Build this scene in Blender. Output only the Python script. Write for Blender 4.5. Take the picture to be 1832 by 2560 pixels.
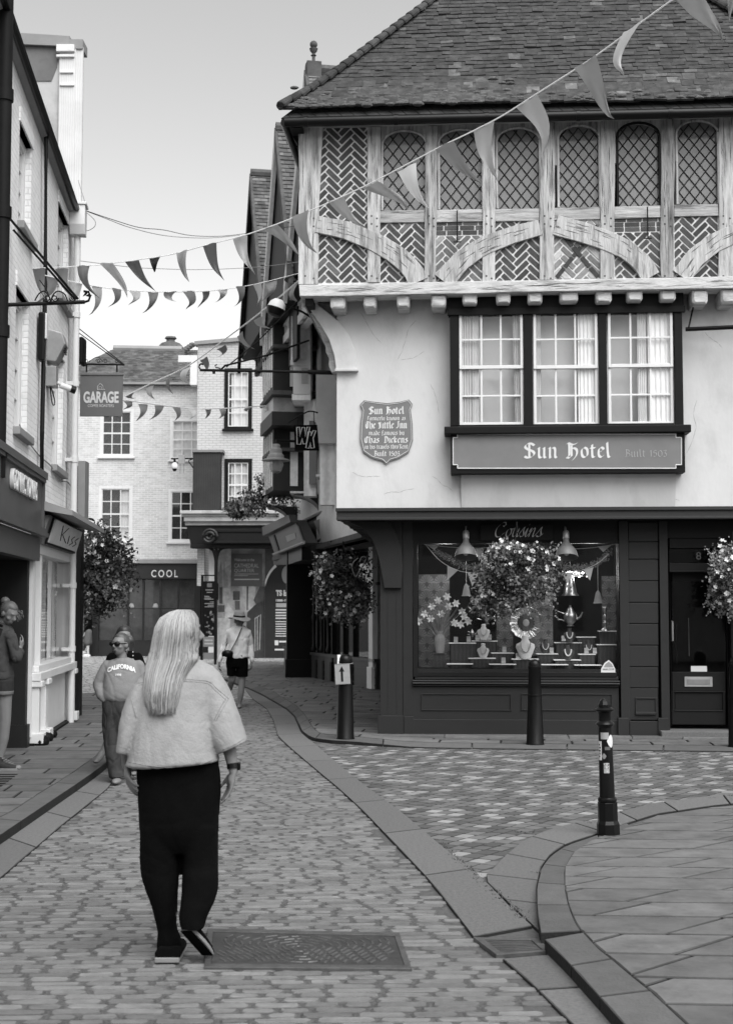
import bpy, bmesh, math, random
from mathutils import Vector, Matrix, noise
random.seed(7)
R = math.radians
S = bpy.context.scene
COL = S.collection
for o in list(bpy.data.objects): bpy.data.objects.remove(o)

# ------------------------------------------------------------ camera
F = 3555.0; PITCH = math.atan(243 / F); CX, CY, CH = 916.0, 1280.0, 1.7
cd = bpy.data.cameras.new('camera'); cam = bpy.data.objects.new('camera', cd); COL.objects.link(cam)
cam.location = (0, 0, CH); cam.rotation_euler = (math.pi / 2 + PITCH, 0, 0)
cd.sensor_fit = 'VERTICAL'; cd.sensor_height = 36; cd.lens = F / 2560 * 36
cd.clip_start = 0.1; cd.clip_end = 2000
cd.dof.use_dof = True; cd.dof.focus_distance = 12.5; cd.dof.aperture_fstop = 5.6
S.camera = cam
# ------------------------------------------------------------ sky, sun, exposure
SUN_EL, SUN_AZ = 52, 156          # azimuth of the sun clockwise from +Y
W = bpy.data.worlds.new('World'); S.world = W; W.use_nodes = True
nt = W.node_tree; nt.nodes.clear()
def N(t, typ, **kw):
    n = t.nodes.new(typ)
    for k, v in kw.items(): setattr(n, k, v)
    return n
sky = N(nt, 'ShaderNodeTexSky'); sky.sky_type = 'NISHITA'; sky.sun_disc = False
sky.sun_elevation = R(SUN_EL); sky.sun_rotation = R(SUN_AZ)
sky.air_density = 1.0; sky.dust_density = 1.6; sky.ozone_density = 1.0
bw = N(nt, 'ShaderNodeRGBToBW'); bg = N(nt, 'ShaderNodeBackground'); ou = N(nt, 'ShaderNodeOutputWorld')
bg.inputs['Strength'].default_value = 0.10
nt.links.new(sky.outputs[0], bw.inputs[0]); nt.links.new(bw.outputs[0], bg.inputs[0]); nt.links.new(bg.outputs[0], ou.inputs[0])
sl = bpy.data.lights.new('sun', 'SUN'); sl.energy = 1.4; sl.angle = R(55); sl.color = (1, 1, 1)
so = bpy.data.objects.new('sun', sl); COL.objects.link(so); so.location = (0, -20, 40)
az = R(SUN_AZ); el = R(SUN_EL)
d = Vector((math.sin(az) * math.cos(el), math.cos(az) * math.cos(el), math.sin(el)))
so.rotation_euler = d.to_track_quat('Z', 'Y').to_euler()
S.view_settings.view_transform = 'Standard'; S.view_settings.look = 'None'
S.view_settings.exposure = 1.5; S.view_settings.gamma = 1
S.render.resolution_x = 732; S.render.resolution_y = 1024
S.cycles.max_bounces = 6

# ------------------------------------------------------------ photo pixel -> place
_CT, _ST = math.cos(PITCH), math.sin(PITCH)
def ray(px, py):
    dx = (px - CX) / F; dy = -(py - CY) / F
    return Vector((dx, _CT - dy * _ST, _ST + dy * _CT))
def at(px, py, Y):
    r = ray(px, py); t = Y / r.y
    return Vector((r.x * t, Y, CH + r.z * t))
def gp(px, py, z=0.0):
    r = ray(px, py); t = (z - CH) / r.z
    return (r.x * t, r.y * t)
class Fac:
    """vertical plane through (x0,y0); u runs to the viewer's right, local y points inward"""
    def __init__(s, x0, y0, dx, dy):
        l = math.hypot(dx, dy); s.o = (x0, y0); s.d = (dx / l, dy / l); s.a = math.atan2(dy, dx)
        s.n = (-s.d[1], s.d[0])
    def uz(s, px, py, p=0.0):
        r = ray(px, py)
        ox, oy = s.o[0] - s.n[0] * p, s.o[1] - s.n[1] * p
        t = (ox * s.n[0] + oy * s.n[1]) / (r.x * s.n[0] + r.y * s.n[1])
        x, y, z = r.x * t, r.y * t, CH + r.z * t
        return ((x - s.o[0]) * s.d[0] + (y - s.o[1]) * s.d[1], z)
    def u(s, px, py, p=0.0): return s.uz(px, py, p)[0]
    def z(s, px, py, p=0.0): return s.uz(px, py, p)[1]
    def place(s, o):
        o.location = (s.o[0], s.o[1], 0); o.rotation_euler = (0, 0, s.a)
# ------------------------------------------------------------ mesh builder
class MB:
    def __init__(s): s.v = []; s.f = []; s.m = []; s.t = []; s.tone = 1.0; s.mi = 0
    def face(s, ids):
        s.f.append(tuple(ids)); s.m.append(s.mi); s.t.append(s.tone)
    def poly(s, pts):
        b = len(s.v); s.v += [tuple(p) for p in pts]; s.face(range(b, b + len(pts)))
    def box(s, x0, x1, y0, y1, z0, z1, j=0):
        if x0 > x1: x0, x1 = x1, x0
        if y0 > y1: y0, y1 = y1, y0
        if z0 > z1: z0, z1 = z1, z0
        b = len(s.v)
        for z in (z0, z1):
            for x, y in ((x0, y0), (x1, y0), (x1, y1), (x0, y1)):
                s.v.append((x + random.uniform(-j, j), y + random.uniform(-j, j), z + random.uniform(-j, j)))
        for q in ((0, 3, 2, 1), (4, 5, 6, 7), (0, 1, 5, 4), (1, 2, 6, 5), (2, 3, 7, 6), (3, 0, 4, 7)):
            s.face([b + i for i in q])
        return s
    def prism(s, pts, f0, f1):
        """pts: 2-D outline; f0,f1 map (a,b)->3-D for the two ends"""
        n = len(pts); b = len(s.v)
        s.v += [tuple(f0(*p)) for p in pts] + [tuple(f1(*p)) for p in pts]
        s.face(list(range(b, b + n))[::-1]); s.face(range(b + n, b + 2 * n))
        for i in range(n):
            k = (i + 1) % n; s.face((b + i, b + k, b + n + k, b + n + i))
        return s
    def plate(s, pts, y0, y1):      # outline in (u,z), thick in y
        return s.prism(pts, lambda a, c: (a, y0, c), lambda a, c: (a, y1, c))
    def slab(s, pts, z0, z1):       # outline in (x,y), thick in z
        return s.prism(pts, lambda a, c: (a, c, z0), lambda a, c: (a, c, z1))
    def tube(s, path, r, n=8, cap=True):
        P = [Vector(p) for p in path]; rings = []
        up = Vector((0, 0, 1)); 
        for i, p in enumerate(P):
            t = (P[min(i + 1, len(P) - 1)] - P[max(i - 1, 0)]).normalized()
            a = t.cross(up)
            if a.length < 0.05: a = t.cross(Vector((0, 1, 0)))
            a.normalize(); b = t.cross(a).normalized()
            rr = r[i] if isinstance(r, (list, tuple)) else r
            rings.append([p + (a * math.cos(2 * math.pi * k / n) + b * math.sin(2 * math.pi * k / n)) * rr for k in range(n)])
        return s.rings(rings, cap)
    def rings(s, rings, cap=True):
        b = len(s.v); n = len(rings[0])
        for rg in rings: s.v += [tuple(p) for p in rg]
        for i in range(len(rings) - 1):
            for k in range(n):
                l = (k + 1) % n
                s.face((b + i * n + k, b + i * n + l, b + (i + 1) * n + l, b + (i + 1) * n + k))
        if cap:
            s.face(range(b, b + n)); s.face(list(range(b + (len(rings) - 1) * n, b + len(rings) * n))[::-1])
        return s
    def lathe(s, prof, c=(0, 0, 0), n=20, cap=True):
        return s.rings([[(c[0] + r * math.cos(2 * math.pi * k / n), c[1] + r * math.sin(2 * math.pi * k / n), c[2] + z)
                         for k in range(n)] for r, z in prof], cap)
    def ball(s, c, rx, ry=None, rz=None, n=16, m=10):
        ry = ry or rx; rz = rz or rx
        rg = []
        for i in range(m + 1):
            a = -math.pi / 2 + math.pi * (0.02 + 0.96 * i / m)
            rg.append([(c[0] + rx * math.cos(a) * math.cos(2 * math.pi * k / n), c[1] + ry * math.cos(a) * math.sin(2 * math.pi * k / n), c[2] + rz * math.sin(a)) for k in range(n)])
        return s.rings(rg)
    def mesh(s, name, fix=True):
        me = bpy.data.meshes.new(name); me.from_pydata(s.v, [], s.f); me.polygons.foreach_set('material_index', s.m)
        a = me.color_attributes.new('tone', 'FLOAT_COLOR', 'CORNER'); vals = []
        for f, t in zip(s.f, s.t): vals += [t, t, t, 1.0] * len(f)
        a.data.foreach_set('color', vals)
        if fix:
            bm = bmesh.new(); bm.from_mesh(me); bmesh.ops.recalc_face_normals(bm, faces=bm.faces); bm.to_mesh(me); bm.free()
        return me
    def build(s, name, mats, parent=None, smooth=False, bevel=0, fix=True, label=None):
        me = s.mesh(name, fix)
        return mk(name, me, mats, parent, smooth, bevel, label)
def mk(name, me, mats, parent=None, smooth=False, bevel=0, label=None):
    for m in (mats if isinstance(mats, (list, tuple)) else [mats]): me.materials.append(m)
    o = bpy.data.objects.new(name, me); COL.objects.link(o); o.parent = parent
    if smooth:
        me.polygons.foreach_set('use_smooth', [True] * len(me.polygons))
        if smooth != 2: me.set_sharp_from_angle(angle=R(40))
    if bevel:
        b = o.modifiers.new('bevel', 'BEVEL'); b.width = bevel; b.segments = 2; b.limit_method = 'ANGLE'; b.angle_limit = R(50)
    if label: o['label'] = label
    return o
def tag(o, label, cat, group=None):
    o['label'] = label; o['category'] = cat
    if group: o['group'] = group
    return o
def empty(name, label, cat, loc=(0, 0, 0), rz=0, group=None):
    o = bpy.data.objects.new(name, None); COL.objects.link(o); o.location = loc; o.rotation_euler = (0, 0, rz)
    o.empty_display_size = 0.2
    return tag(o, label, cat, group)
def struct(o): o['kind'] = 'structure'; return o
def evalmesh(o):
    dg = bpy.context.evaluated_depsgraph_get(); dg.update()
    me = bpy.data.meshes.new_from_object(o.evaluated_get(dg)); return me
def copy_tree(o, parent=None):
    c = o.copy(); COL.objects.link(c); c.parent = parent
    for ch in [x for x in bpy.data.objects if x.parent == o]: copy_tree(ch, c)
    return c
# ------------------------------------------------------------ materials (a monochrome place: every colour is a grey)
MATS = {}
def g4(v): return (v, v, v, 1)
def mat(name, v, rough=0.8, var=0.12, scale=6.0, bump=0.0, bscale=60.0, tone=True, spec=0.3, metal=0.0,
        stretch=(1, 1, 1), dirt=0.0, dscale=1.5, dval=0.3, brick=None, wave=None, detail=6):
    if name in MATS: return MATS[name]
    m = bpy.data.materials.new(name); m.use_nodes = True; t = m.node_tree; t.nodes.clear(); L = t.links.new
    out = N(t, 'ShaderNodeOutputMaterial'); b = N(t, 'ShaderNodeBsdfPrincipled'); L(b.outputs[0], out.inputs[0])
    b.inputs['Roughness'].default_value = rough; b.inputs['Metallic'].default_value = metal
    b.inputs['Specular IOR Level'].default_value = spec
    tc = N(t, 'ShaderNodeTexCoord'); mp = N(t, 'ShaderNodeMapping'); mp.inputs['Scale'].default_value = stretch
    L(tc.outputs['Object'], mp.inputs[0])
    no = N(t, 'ShaderNodeTexNoise'); no.inputs['Scale'].default_value = scale; no.inputs['Detail'].default_value = detail
    no.inputs['Roughness'].default_value = 0.65
    L(mp.outputs[0], no.inputs[0])
    mr = N(t, 'ShaderNodeMapRange'); mr.inputs['From Min'].default_value = 0.3; mr.inputs['From Max'].default_value = 0.7
    mr.inputs['To Min'].default_value = v * (1 - var); mr.inputs['To Max'].default_value = v * (1 + var)
    L(no.outputs[0], mr.inputs[0]); val = mr.outputs[0]
    def math_(op, a, c):
        q = N(t, 'ShaderNodeMath', operation=op)
        for i, x in enumerate((a, c)):
            if isinstance(x, (int, float)): q.inputs[i].default_value = x
            else: L(x, q.inputs[i])
        return q.outputs[0]
    hgt = None
    if brick:      # (width, height, mortar tone factor, mortar size)
        sp = N(t, 'ShaderNodeSeparateXYZ'); L(tc.outputs['Object'], sp.inputs[0])
        cb = N(t, 'ShaderNodeCombineXYZ'); L(math_('ADD', sp.outputs[0], sp.outputs[1]), cb.inputs[0]); L(sp.outputs[2], cb.inputs[1])
        # wobble so that courses are never ruler straight
        nw = N(t, 'ShaderNodeTexNoise'); nw.inputs['Scale'].default_value = 5; L(tc.outputs['Object'], nw.inputs[0])
        va = N(t, 'ShaderNodeVectorMath', operation='SCALE'); va.inputs['Scale'].default_value = 0.03; L(nw.outputs['Color'], va.inputs[0])
        vb = N(t, 'ShaderNodeVectorMath', operation='ADD'); L(cb.outputs[0], vb.inputs[0]); L(va.outputs[0], vb.inputs[1])
        br = N(t, 'ShaderNodeTexBrick'); L(vb.outputs[0], br.inputs[0])
        br.inputs['Scale'].default_value = 1; br.inputs['Brick Width'].default_value = brick[0]; br.inputs['Row Height'].default_value = brick[1]
        br.inputs['Mortar Size'].default_value = brick[3]; br.inputs['Mortar Smooth'].default_value = 0.5
        br.inputs['Color1'].default_value = g4(1); br.inputs['Color2'].default_value = g4(brick[4] if len(brick) > 4 else 0.9)
        br.inputs['Mortar'].default_value = g4(brick[2])
        val = math_('MULTIPLY', val, br.outputs[0])
        hgt = math_('SUBTRACT', 1.0, br.outputs['Fac'])
    if wave:       # (scale, contrast, direction) grain or corduroy
        wv = N(t, 'ShaderNodeTexWave'); wv.bands_direction = wave[2]; wv.inputs['Scale'].default_value = wave[0]
        wv.inputs['Distortion'].default_value = 3; wv.inputs['Detail'].default_value = 3; L(tc.outputs['Object'], wv.inputs[0])
        w2 = N(t, 'ShaderNodeMapRange'); w2.inputs['To Min'].default_value = 1 - wave[1]; w2.inputs['To Max'].default_value = 1
        L(wv.outputs[1], w2.inputs[0]); val = math_('MULTIPLY', val, w2.outputs[0])
    if dirt:
        n2 = N(t, 'ShaderNodeTexNoise'); n2.inputs['Scale'].default_value = dscale; n2.inputs['Detail'].default_value = 8
        n2.inputs['Roughness'].default_value = 0.7
        L(mp.outputs[0], n2.inputs[0])
        r2 = N(t, 'ShaderNodeMapRange'); r2.inputs['From Min'].default_value = 0.50; r2.inputs['From Max'].default_value = 0.66
        r2.inputs['To Min'].default_value = 1; r2.inputs['To Max'].default_value = 1 - dirt * (1 - dval); L(n2.outputs[0], r2.inputs[0])
        val = math_('MULTIPLY', val, r2.outputs[0])
    if tone:
        ta = N(t, 'ShaderNodeAttribute'); ta.attribute_name = 'tone'; val = math_('MULTIPLY', val, ta.outputs['Fac'])
    L(val, b.inputs['Base Color'])
    if bump or hgt is not None:
        nb = N(t, 'ShaderNodeTexNoise'); nb.inputs['Scale'].default_value = bscale; nb.inputs['Detail'].default_value = 5; L(mp.outputs[0], nb.inputs[0])
        h = math_('MULTIPLY', nb.outputs[0], bump)
        if hgt is not None: h = math_('ADD', h, math_('MULTIPLY', hgt, 0.5))
        bp = N(t, 'ShaderNodeBump'); bp.inputs['Strength'].default_value = 0.7; bp.inputs['Distance'].default_value = 0.012
        L(h, bp.inputs['Height']); L(bp.outputs[0], b.inputs['Normal'])
    MATS[name] = m; return m
def glassmat(name, v=0.02, alpha=0.5, rough=0.03):
    if name in MATS: return MATS[name]
    m = bpy.data.materials.new(name); m.use_nodes = True; t = m.node_tree; t.nodes.clear(); L = t.links.new
    out = N(t, 'ShaderNodeOutputMaterial'); gl = N(t, 'ShaderNodeBsdfGlossy'); gl.inputs['Roughness'].default_value = rough
    gl.inputs['Color'].default_value = g4(0.9)
    tr = N(t, 'ShaderNodeBsdfTransparent'); df = N(t, 'ShaderNodeBsdfDiffuse'); df.inputs[0].default_value = g4(v)
    m1 = N(t, 'ShaderNodeMixShader'); m1.inputs[0].default_value = alpha; L(tr.outputs[0], m1.inputs[1]); L(df.outputs[0], m1.inputs[2])
    fr = N(t, 'ShaderNodeFresnel'); fr.inputs[0].default_value = 1.52
    tc = N(t, 'ShaderNodeTexCoord'); nz = N(t, 'ShaderNodeTexNoise'); nz.inputs['Scale'].default_value = 2.2; L(tc.outputs['Object'], nz.inputs[0])
    bp = N(t, 'ShaderNodeBump'); bp.inputs['Strength'].default_value = 0.05; bp.inputs['Distance'].default_value = 0.02; L(nz.outputs[0], bp.inputs['Height'])
    ge = N(t, 'ShaderNodeNewGeometry'); iv = N(t, 'ShaderNodeMath', operation='SUBTRACT'); iv.inputs[0].default_value = 1; L(ge.outputs['Backfacing'], iv.inputs[1]); mu = N(t, 'ShaderNodeMath', operation='MULTIPLY'); L(fr.outputs[0], mu.inputs[0]); L(iv.outputs[0], mu.inputs[1])
    m2 = N(t, 'ShaderNodeMixShader'); L(mu.outputs[0], m2.inputs[0]); L(m1.outputs[0], m2.inputs[1]); L(gl.outputs[0], m2.inputs[2])
    L(m2.outputs[0], out.inputs[0]); MATS[name] = m; return m
def emat(name, v, s):
    m = bpy.data.materials.new(name); m.use_nodes = True; t = m.node_tree; t.nodes.clear()
    e = N(t, 'ShaderNodeEmission'); e.inputs[0].default_value = g4(v); e.inputs[1].default_value = s
    o = N(t, 'ShaderNodeOutputMaterial'); t.links.new(e.outputs[0], o.inputs[0]); return m
M_plaster = mat('lime_plaster', 0.55, 0.9, 0.07, 1.2, 0.4, 14, stretch=(1, 1, .55), dirt=0.28, dscale=1.7, dval=0.5)
M_paintbrick = mat('painted_brick', 0.80, 0.85, 0.06, 2.0, 0.3, 30, brick=(0.215, 0.072, 0.84, 0.008, 0.97), dirt=0.3, dscale=2.6, dval=0.5)
M_paintbrick2 = mat('bright_painted_brick', 0.52, 0.85, 0.05, 1.0, 0.3, 30, brick=(0.25, 0.085, 0.66, 0.012, 0.94), dirt=0.2, dscale=0.8, dval=0.6)
M_palebrick = mat('pale_brick', 0.56, 0.9, 0.10, 3.0, 0.3, 30, brick=(0.225, 0.075, 1.12, 0.014, 0.80), dirt=0.15, dscale=0.8, dval=0.6)
M_oak = mat('weathered_oak', 0.42, 0.85, 0.35, 6, 0.9, 30, stretch=(5, 5, 0.45), dirt=0.85, dscale=3.2, dval=0.2)
M_oakh = mat('weathered_oak_rail', 0.42, 0.85, 0.35, 6, 0.9, 30, stretch=(0.45, 5, 5), dirt=0.85, dscale=3.2, dval=0.2)
M_limed = mat('limewashed_oak', 0.52, 0.85, 0.2, 6, 0.9, 40, stretch=(0.6, 3, 3), dirt=0.7, dscale=5, dval=0.3)
M_darkoak = mat('dark_oak', 0.07, 0.8, 0.3, 6, 0.4, 40)
M_brick = mat('red_brick', 0.06, 0.9, 0.25, 12, 0.5, 50)
M_mortar = mat('lime_mortar', 0.66, 0.95, 0.15, 10, 0.5, 60)
M_tile = mat('clay_roof_tile', 0.045, 0.9, 0.35, 9, 0.6, 30, dirt=0.3, dscale=9, dval=1.7)
M_black = mat('black_gloss_paint', 0.005, 0.35, 0.2, 5, 0.05, 20, spec=0.2)
M_blackw = mat('black_window_timber', 0.007, 0.6, 0.2, 5, 0.1, 30, spec=.15)
M_iron = mat('wrought_iron', 0.006, 0.6, 0.3, 20, 0.1, 50, spec=.15)
M_shop = mat('grey_green_shop_paint', 0.019, 0.5, 0.10, 3, 0.06, 25, stretch=(0.4, 1, 3), dirt=0.15, dscale=3, dval=0.6)
M_shopd = mat('dark_shop_paint', 0.009, 0.5, 0.10, 3, 0.05, 25, spec=.2)
M_white = mat('white_gloss_paint', 0.64, 0.45, 0.04, 4, 0.08, 20, dirt=0.12, dscale=7, dval=0.6)
M_white2 = mat('white_boards', 0.62, 0.7, 0.08, 3, 0.1, 20, wave=(9, 0.12, 'X'))
M_sign = mat('sign_enamel', 0.16, 0.5, 0.08, 4)
M_letter = mat('cream_lettering', 0.62, 0.6, 0.05, 6)
M_curtain = mat('cotton_curtain', 0.7, 0.9, 0.06, 8)
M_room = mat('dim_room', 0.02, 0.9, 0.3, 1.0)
M_grey = mat('mid_grey_paint', 0.25, 0.7, 0.1, 3)
M_zinc = mat('grey_metal', 0.28, 0.45, 0.15, 6, metal=0.3)
M_leaf = mat('leaf', 0.075, 0.6, 0.4, 8, tone=True)
M_petal = mat('petal', 0.62, 0.7, 0.1, 20)
M_lead = mat('window_lead', 0.025, 0.6, 0.2, 10)
M_skin = mat('skin', 0.17, 0.55, 0.06, 10, spec=0.35)
G_win = glassmat('window_glass', 0.10, 0.10)
G_lead = glassmat('leaded_glass', 0.26, 0.62, 0.08)
G_shop = glassmat('shop_glass', 0.01, 0.04)
G_dark = glassmat('dark_glass', 0.02, 0.75)
def lead_line(mb, pts, r, y): mb.tube([(a, y, c) for a, c in pts], r, 4, False)
# ------------------------------------------------------------ polygon helpers
def inside(p, poly):
    x, y = p; c = False; n = len(poly)
    for i in range(n):
        x1, y1 = poly[i]; x2, y2 = poly[(i + 1) % n]
        if (y1 > y) != (y2 > y) and x < (x2 - x1) * (y - y1) / (y2 - y1) + x1: c = not c
    return c
def clip(poly, x0, x1, y0, y1):
    def cut(P, f, g):
        o = []
        for i in range(len(P)):
            a, b = P[i - 1], P[i]; fa, fb = f(a), f(b)
            if fb >= 0:
                if fa < 0: o.append(g(a, b, fa, fb))
                o.append(b)
            elif fa >= 0: o.append(g(a, b, fa, fb))
        return o
    def g(a, b, fa, fb):
        t = fa / (fa - fb); return (a[0] + (b[0] - a[0]) * t, a[1] + (b[1] - a[1]) * t)
    for f in (lambda p: p[0] - x0, lambda p: x1 - p[0], lambda p: p[1] - y0, lambda p: y1 - p[1]):
        if poly: poly = cut(poly, f, g)
    return poly
def offset_in(poly, d):
    cx = sum(p[0] for p in poly) / len(poly); cy = sum(p[1] for p in poly) / len(poly); o = []
    for x, y in poly:
        l = math.hypot(x - cx, y - cy) or 1; k = max(0.2, 1 - d * 1.3 / l); o.append((cx + (x - cx) * k, cy + (y - cy) * k))
    return o
def stone(mb, poly, zf, h, rnd=0.012, rough=0.004):
    """one paving stone: skirt + rounded shoulder + top"""
    b = len(mb.v); n = len(poly); inn = offset_in(poly, rnd)
    for p in poly: mb.v.append((p[0], p[1], zf(*p) - 0.03))
    for p in poly: mb.v.append((p[0], p[1], zf(*p) + h * 0.45))
    for p in inn: mb.v.append((p[0], p[1], zf(*p) + h + random.uniform(-rough, rough)))
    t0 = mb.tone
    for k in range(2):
        mb.tone = t0 * (0.15 if k == 0 else 0.5)  # joint grime and shade painted into the skirt and shoulder tones
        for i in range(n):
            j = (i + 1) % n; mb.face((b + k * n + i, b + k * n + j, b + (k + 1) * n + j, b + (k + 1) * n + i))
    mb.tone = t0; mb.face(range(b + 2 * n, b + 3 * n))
def resample(P, n):
    L = [0]
    for a, b in zip(P, P[1:]): L.append(L[-1] + math.dist(a, b))
    o = []
    for i in range(n):
        s = L[-1] * i / (n - 1); k = 0
        while k < len(P) - 2 and L[k + 1] < s: k += 1
        t = (s - L[k]) / max(1e-9, L[k + 1] - L[k]); o.append(tuple(P[k][j] + (P[k + 1][j] - P[k][j]) * t for j in range(len(P[k]))))
    return o
# ============================================================ GROUND
M_bed = mat('grit_bed', 0.04, 0.95, 0.3, 25, 0.8, 90)
M_sett = mat('worn_granite_sett', 0.15, 0.48, 0.18, 14, 0.5, 70, spec=0.4)
M_block = mat('block_paver', 0.11, 0.8, 0.12, 12, 0.3, 90)
M_gran = mat('granite_strip', 0.125, 0.85, 0.22, 45, 0.9, 120, detail=3)
M_flag = mat('york_flagstone', 0.118, 0.8, 0.24, 4, 0.7, 25, dirt=0.6, dscale=4.5, dval=0.6)
M_kerb = mat('kerb_stone', 0.095, 0.85, 0.18, 6, 0.7, 60)
M_cast = mat('cast_iron', 0.085, 0.5, 0.3, 14, 0.2, 60, metal=0.3)
base = MB(); base.poly([(-300, -40, -0.05), (300, -40, -0.05), (300, 500, -0.05), (-300, 500, -0.05)])
struct(base.build('ground', M_bed))
def zr(x, y):      # near right pavement: high kerb close by, nearly flush past the bollard
    t = min(1, max(0, (y - 7.6) / 2.6)); return 0.075 * (1 - t) + 0.012 * t
HOLES = []
def tiles_along(mb, poly, ang, pitch, lmin, lmax, gap, zf, h, tones, rnd=0.012, rough=0.004, jig=0.006, org=(0, 0), shear=0.0):
    c, s_ = math.cos(ang), math.sin(ang)
    Q = [((x - org[0]) * c + (y - org[1]) * s_, -(x - org[0]) * s_ + (y - org[1]) * c) for x, y in poly]
    Q = [(x - shear * y, y) for x, y in Q]
    x0 = min(p[0] for p in Q); x1 = max(p[0] for p in Q); y0 = min(p[1] for p in Q); y1 = max(p[1] for p in Q)
    y = y0
    while y < y1:
        ph = pitch * random.uniform(0.92, 1.08) if jig else pitch
        x = x0 - random.uniform(0, lmax)
        while x < x1:
            l = random.uniform(lmin, lmax)
            cc = (x + l / 2, y + ph / 2)
            g = gap / 2
            if not jig:
                a = clip(Q, x + g, x + l - g, y + g, y + ph - g)
            elif inside(cc, Q):
                k = min(0.017, pitch * 0.2)
                a = [(x + g + k, y + g), (x + l - g - k, y + g), (x + l - g, y + g + k), (x + l - g, y + ph - g - k), (x + l - g - k, y + ph - g), (x + g + k, y + ph - g), (x + g, y + ph - g - k), (x + g, y + g + k)]
                a = [(px + random.uniform(-jig, jig), py + random.uniform(-jig, jig)) for px, py in a]
            else: a = []
            if len(a) > 2:
                a = [(px + shear * py, py) for px, py in a]
                a = [(px * c - py * s_ + org[0], px * s_ + py * c + org[1]) for px, py in a]
                mx_ = (sum(q[0] for q in a) / len(a), sum(q[1] for q in a) / len(a))
                if any(inside(mx_, h_) for h_ in HOLES): x += l; continue
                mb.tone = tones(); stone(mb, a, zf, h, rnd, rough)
            x += l
        y += ph
    return mb
flat = lambda z: (lambda x, y: z)
HOLES += [[gp(*p) for p in [(521, 2420), (1018, 2424), (991, 2340), (528, 2330)]], [gp(*p) for p in [(1240, 2398), (1380, 2388), (1346, 2354), (1180, 2350)]]]
# --- centre strip edges (pixels on the photograph, intersected with the ground)
SL = [(560, 1700), (609, 1720), (633, 1751), (666, 1773), (684, 1804), (695, 1844), (728, 1875), (764, 1906), (848, 1977), (901, 2026), (972, 2100), (1080, 2215), (1184, 2352)]
SR = [(590, 1700), (613, 1716), (648, 1733), (680, 1751), (713, 1771), (735, 1793), (752, 1835), (790, 1866), (857, 1924), (906, 1964), (1003, 2035), (1100, 2119), (1204, 2200), (1280, 2281), (1352, 2342)]
gp2_ = lambda P: [gp(*p) for p in P]
SLw = [gp(*p) for p in SL]; SRw = [gp(*p) for p in SR]
LE = [gp(*p) for p in [(-420, 2560), (0, 2203), (155, 2068), (266, 1979), (310, 1925), (372, 1850), (410, 1800), (425, 1760), (420, 1735)]]
road = LE + [(-3.0, 28.5)] + [gp(540, 1690)] + SLw + [gp(*p) for p in [(1200, 2390), (1300, 2440), (1420, 2560), (1500, 2700)]] + [(0.9, 4.2), (-3, 4.2)]
bed = MB(); bed.poly([(x, y, 0.003) for x, y in [(-9, 3.5), (6, 3.5), (9, 16), (9, 19.5), (0.5, 20), (0, 30), (-2, 44), (-14, 44), (-14, 20), (-5, 18)]])
struct(bed.build('road_bed', mat('road_mortar', 0.085, 0.95, 0.3, 30, 0.9, 110)))
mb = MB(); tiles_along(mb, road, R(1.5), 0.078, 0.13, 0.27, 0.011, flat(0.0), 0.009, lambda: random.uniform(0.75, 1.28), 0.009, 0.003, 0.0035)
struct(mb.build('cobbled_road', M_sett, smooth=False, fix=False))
# far square of pale setts (each still a stone)
mb = MB(); sq = [(-16, 29), (-3.2, 29), (-3.2, 27), (0, 27), (-1.2, 37), (-2.0, 52), (-16, 52)]
tiles_along(mb, sq, R(8), 0.17, 0.2, 0.34, 0.02, flat(0.0), 0.010, lambda: random.uniform(0.95, 1.35), 0.012, 0.003, 0.007)
struct(mb.build('far_road', mat('pale_sett', 0.27, 0.85, 0.15, 10, 0.4, 60), fix=False))
# granite strips
def strip(mb, A, B, n, z, gap=0.01, tones=(0.85, 1.15), z2=None):
    A = resample(A, n * 3 + 1); B = resample(B, n * 3 + 1)
    for i in range(n):
        a = A[i * 3:i * 3 + 4]; b = B[i * 3:i * 3 + 4]
        # shrink the ends for a joint
        def sh(P):
            P = [list(p) for p in P]; l = math.dist(P[0], P[-1]) or 1; t = gap / l
            P[0] = [P[0][k] + (P[-1][k] - P[0][k]) * t for k in (0, 1)]; P[-1] = [P[-1][k] + (P[0][k] - P[-1][k]) * t for k in (0, 1)]; return P
        pts = [tuple(p) for p in sh(a)] + [tuple(p) for p in sh(b)][::-1]
        mb.tone = random.uniform(*tones); zf = z if callable(z) else flat(z)
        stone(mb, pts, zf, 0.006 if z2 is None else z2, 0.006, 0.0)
mb = MB(); strip(mb, SLw, gp2_(SR[:-1] + [(1330, 2325)]), 16, 0.016)
gp2 = lambda P, z=0.0: [gp(x, y, z) for x, y in P]
# continuation past the drain towards the viewer
strip(mb, gp2([(1255, 2405), (1330, 2470), (1420, 2560), (1560, 2700)]), gp2([(1372, 2395), (1418, 2425), (1497, 2503), (1700, 2700)]), 3, 0.014)
# left gutter strip
strip(mb, LE[:6], gp2([(-420, 2440), (0, 2100), (83, 2046), (145, 2003), (271, 1915), (330, 1850)]), 9, 0.014)
# wedge of granite blocks between strip and near kerb
wo = gp2([(1345, 2335), (1280, 2274), (1206, 2202), (1220, 2190), (1253, 2155), (1298, 2114), (1352, 2087), (1420, 2066), (1488, 2056), (1542, 2036), (1641, 2012), (1776, 1995), (1960, 1978)])
wi = gp2([(1347, 2336), (1343, 2300), (1341, 2223), (1352, 2173), (1375, 2142), (1415, 2115), (1488, 2092), (1560, 2066), (1641, 2040), (1776, 2020), (1960, 2000)])
strip(mb, wo, wi, 9, 0.016, gap=0.008)
struct(mb.build('granite_paving_strip', M_gran, fix=False))
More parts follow.
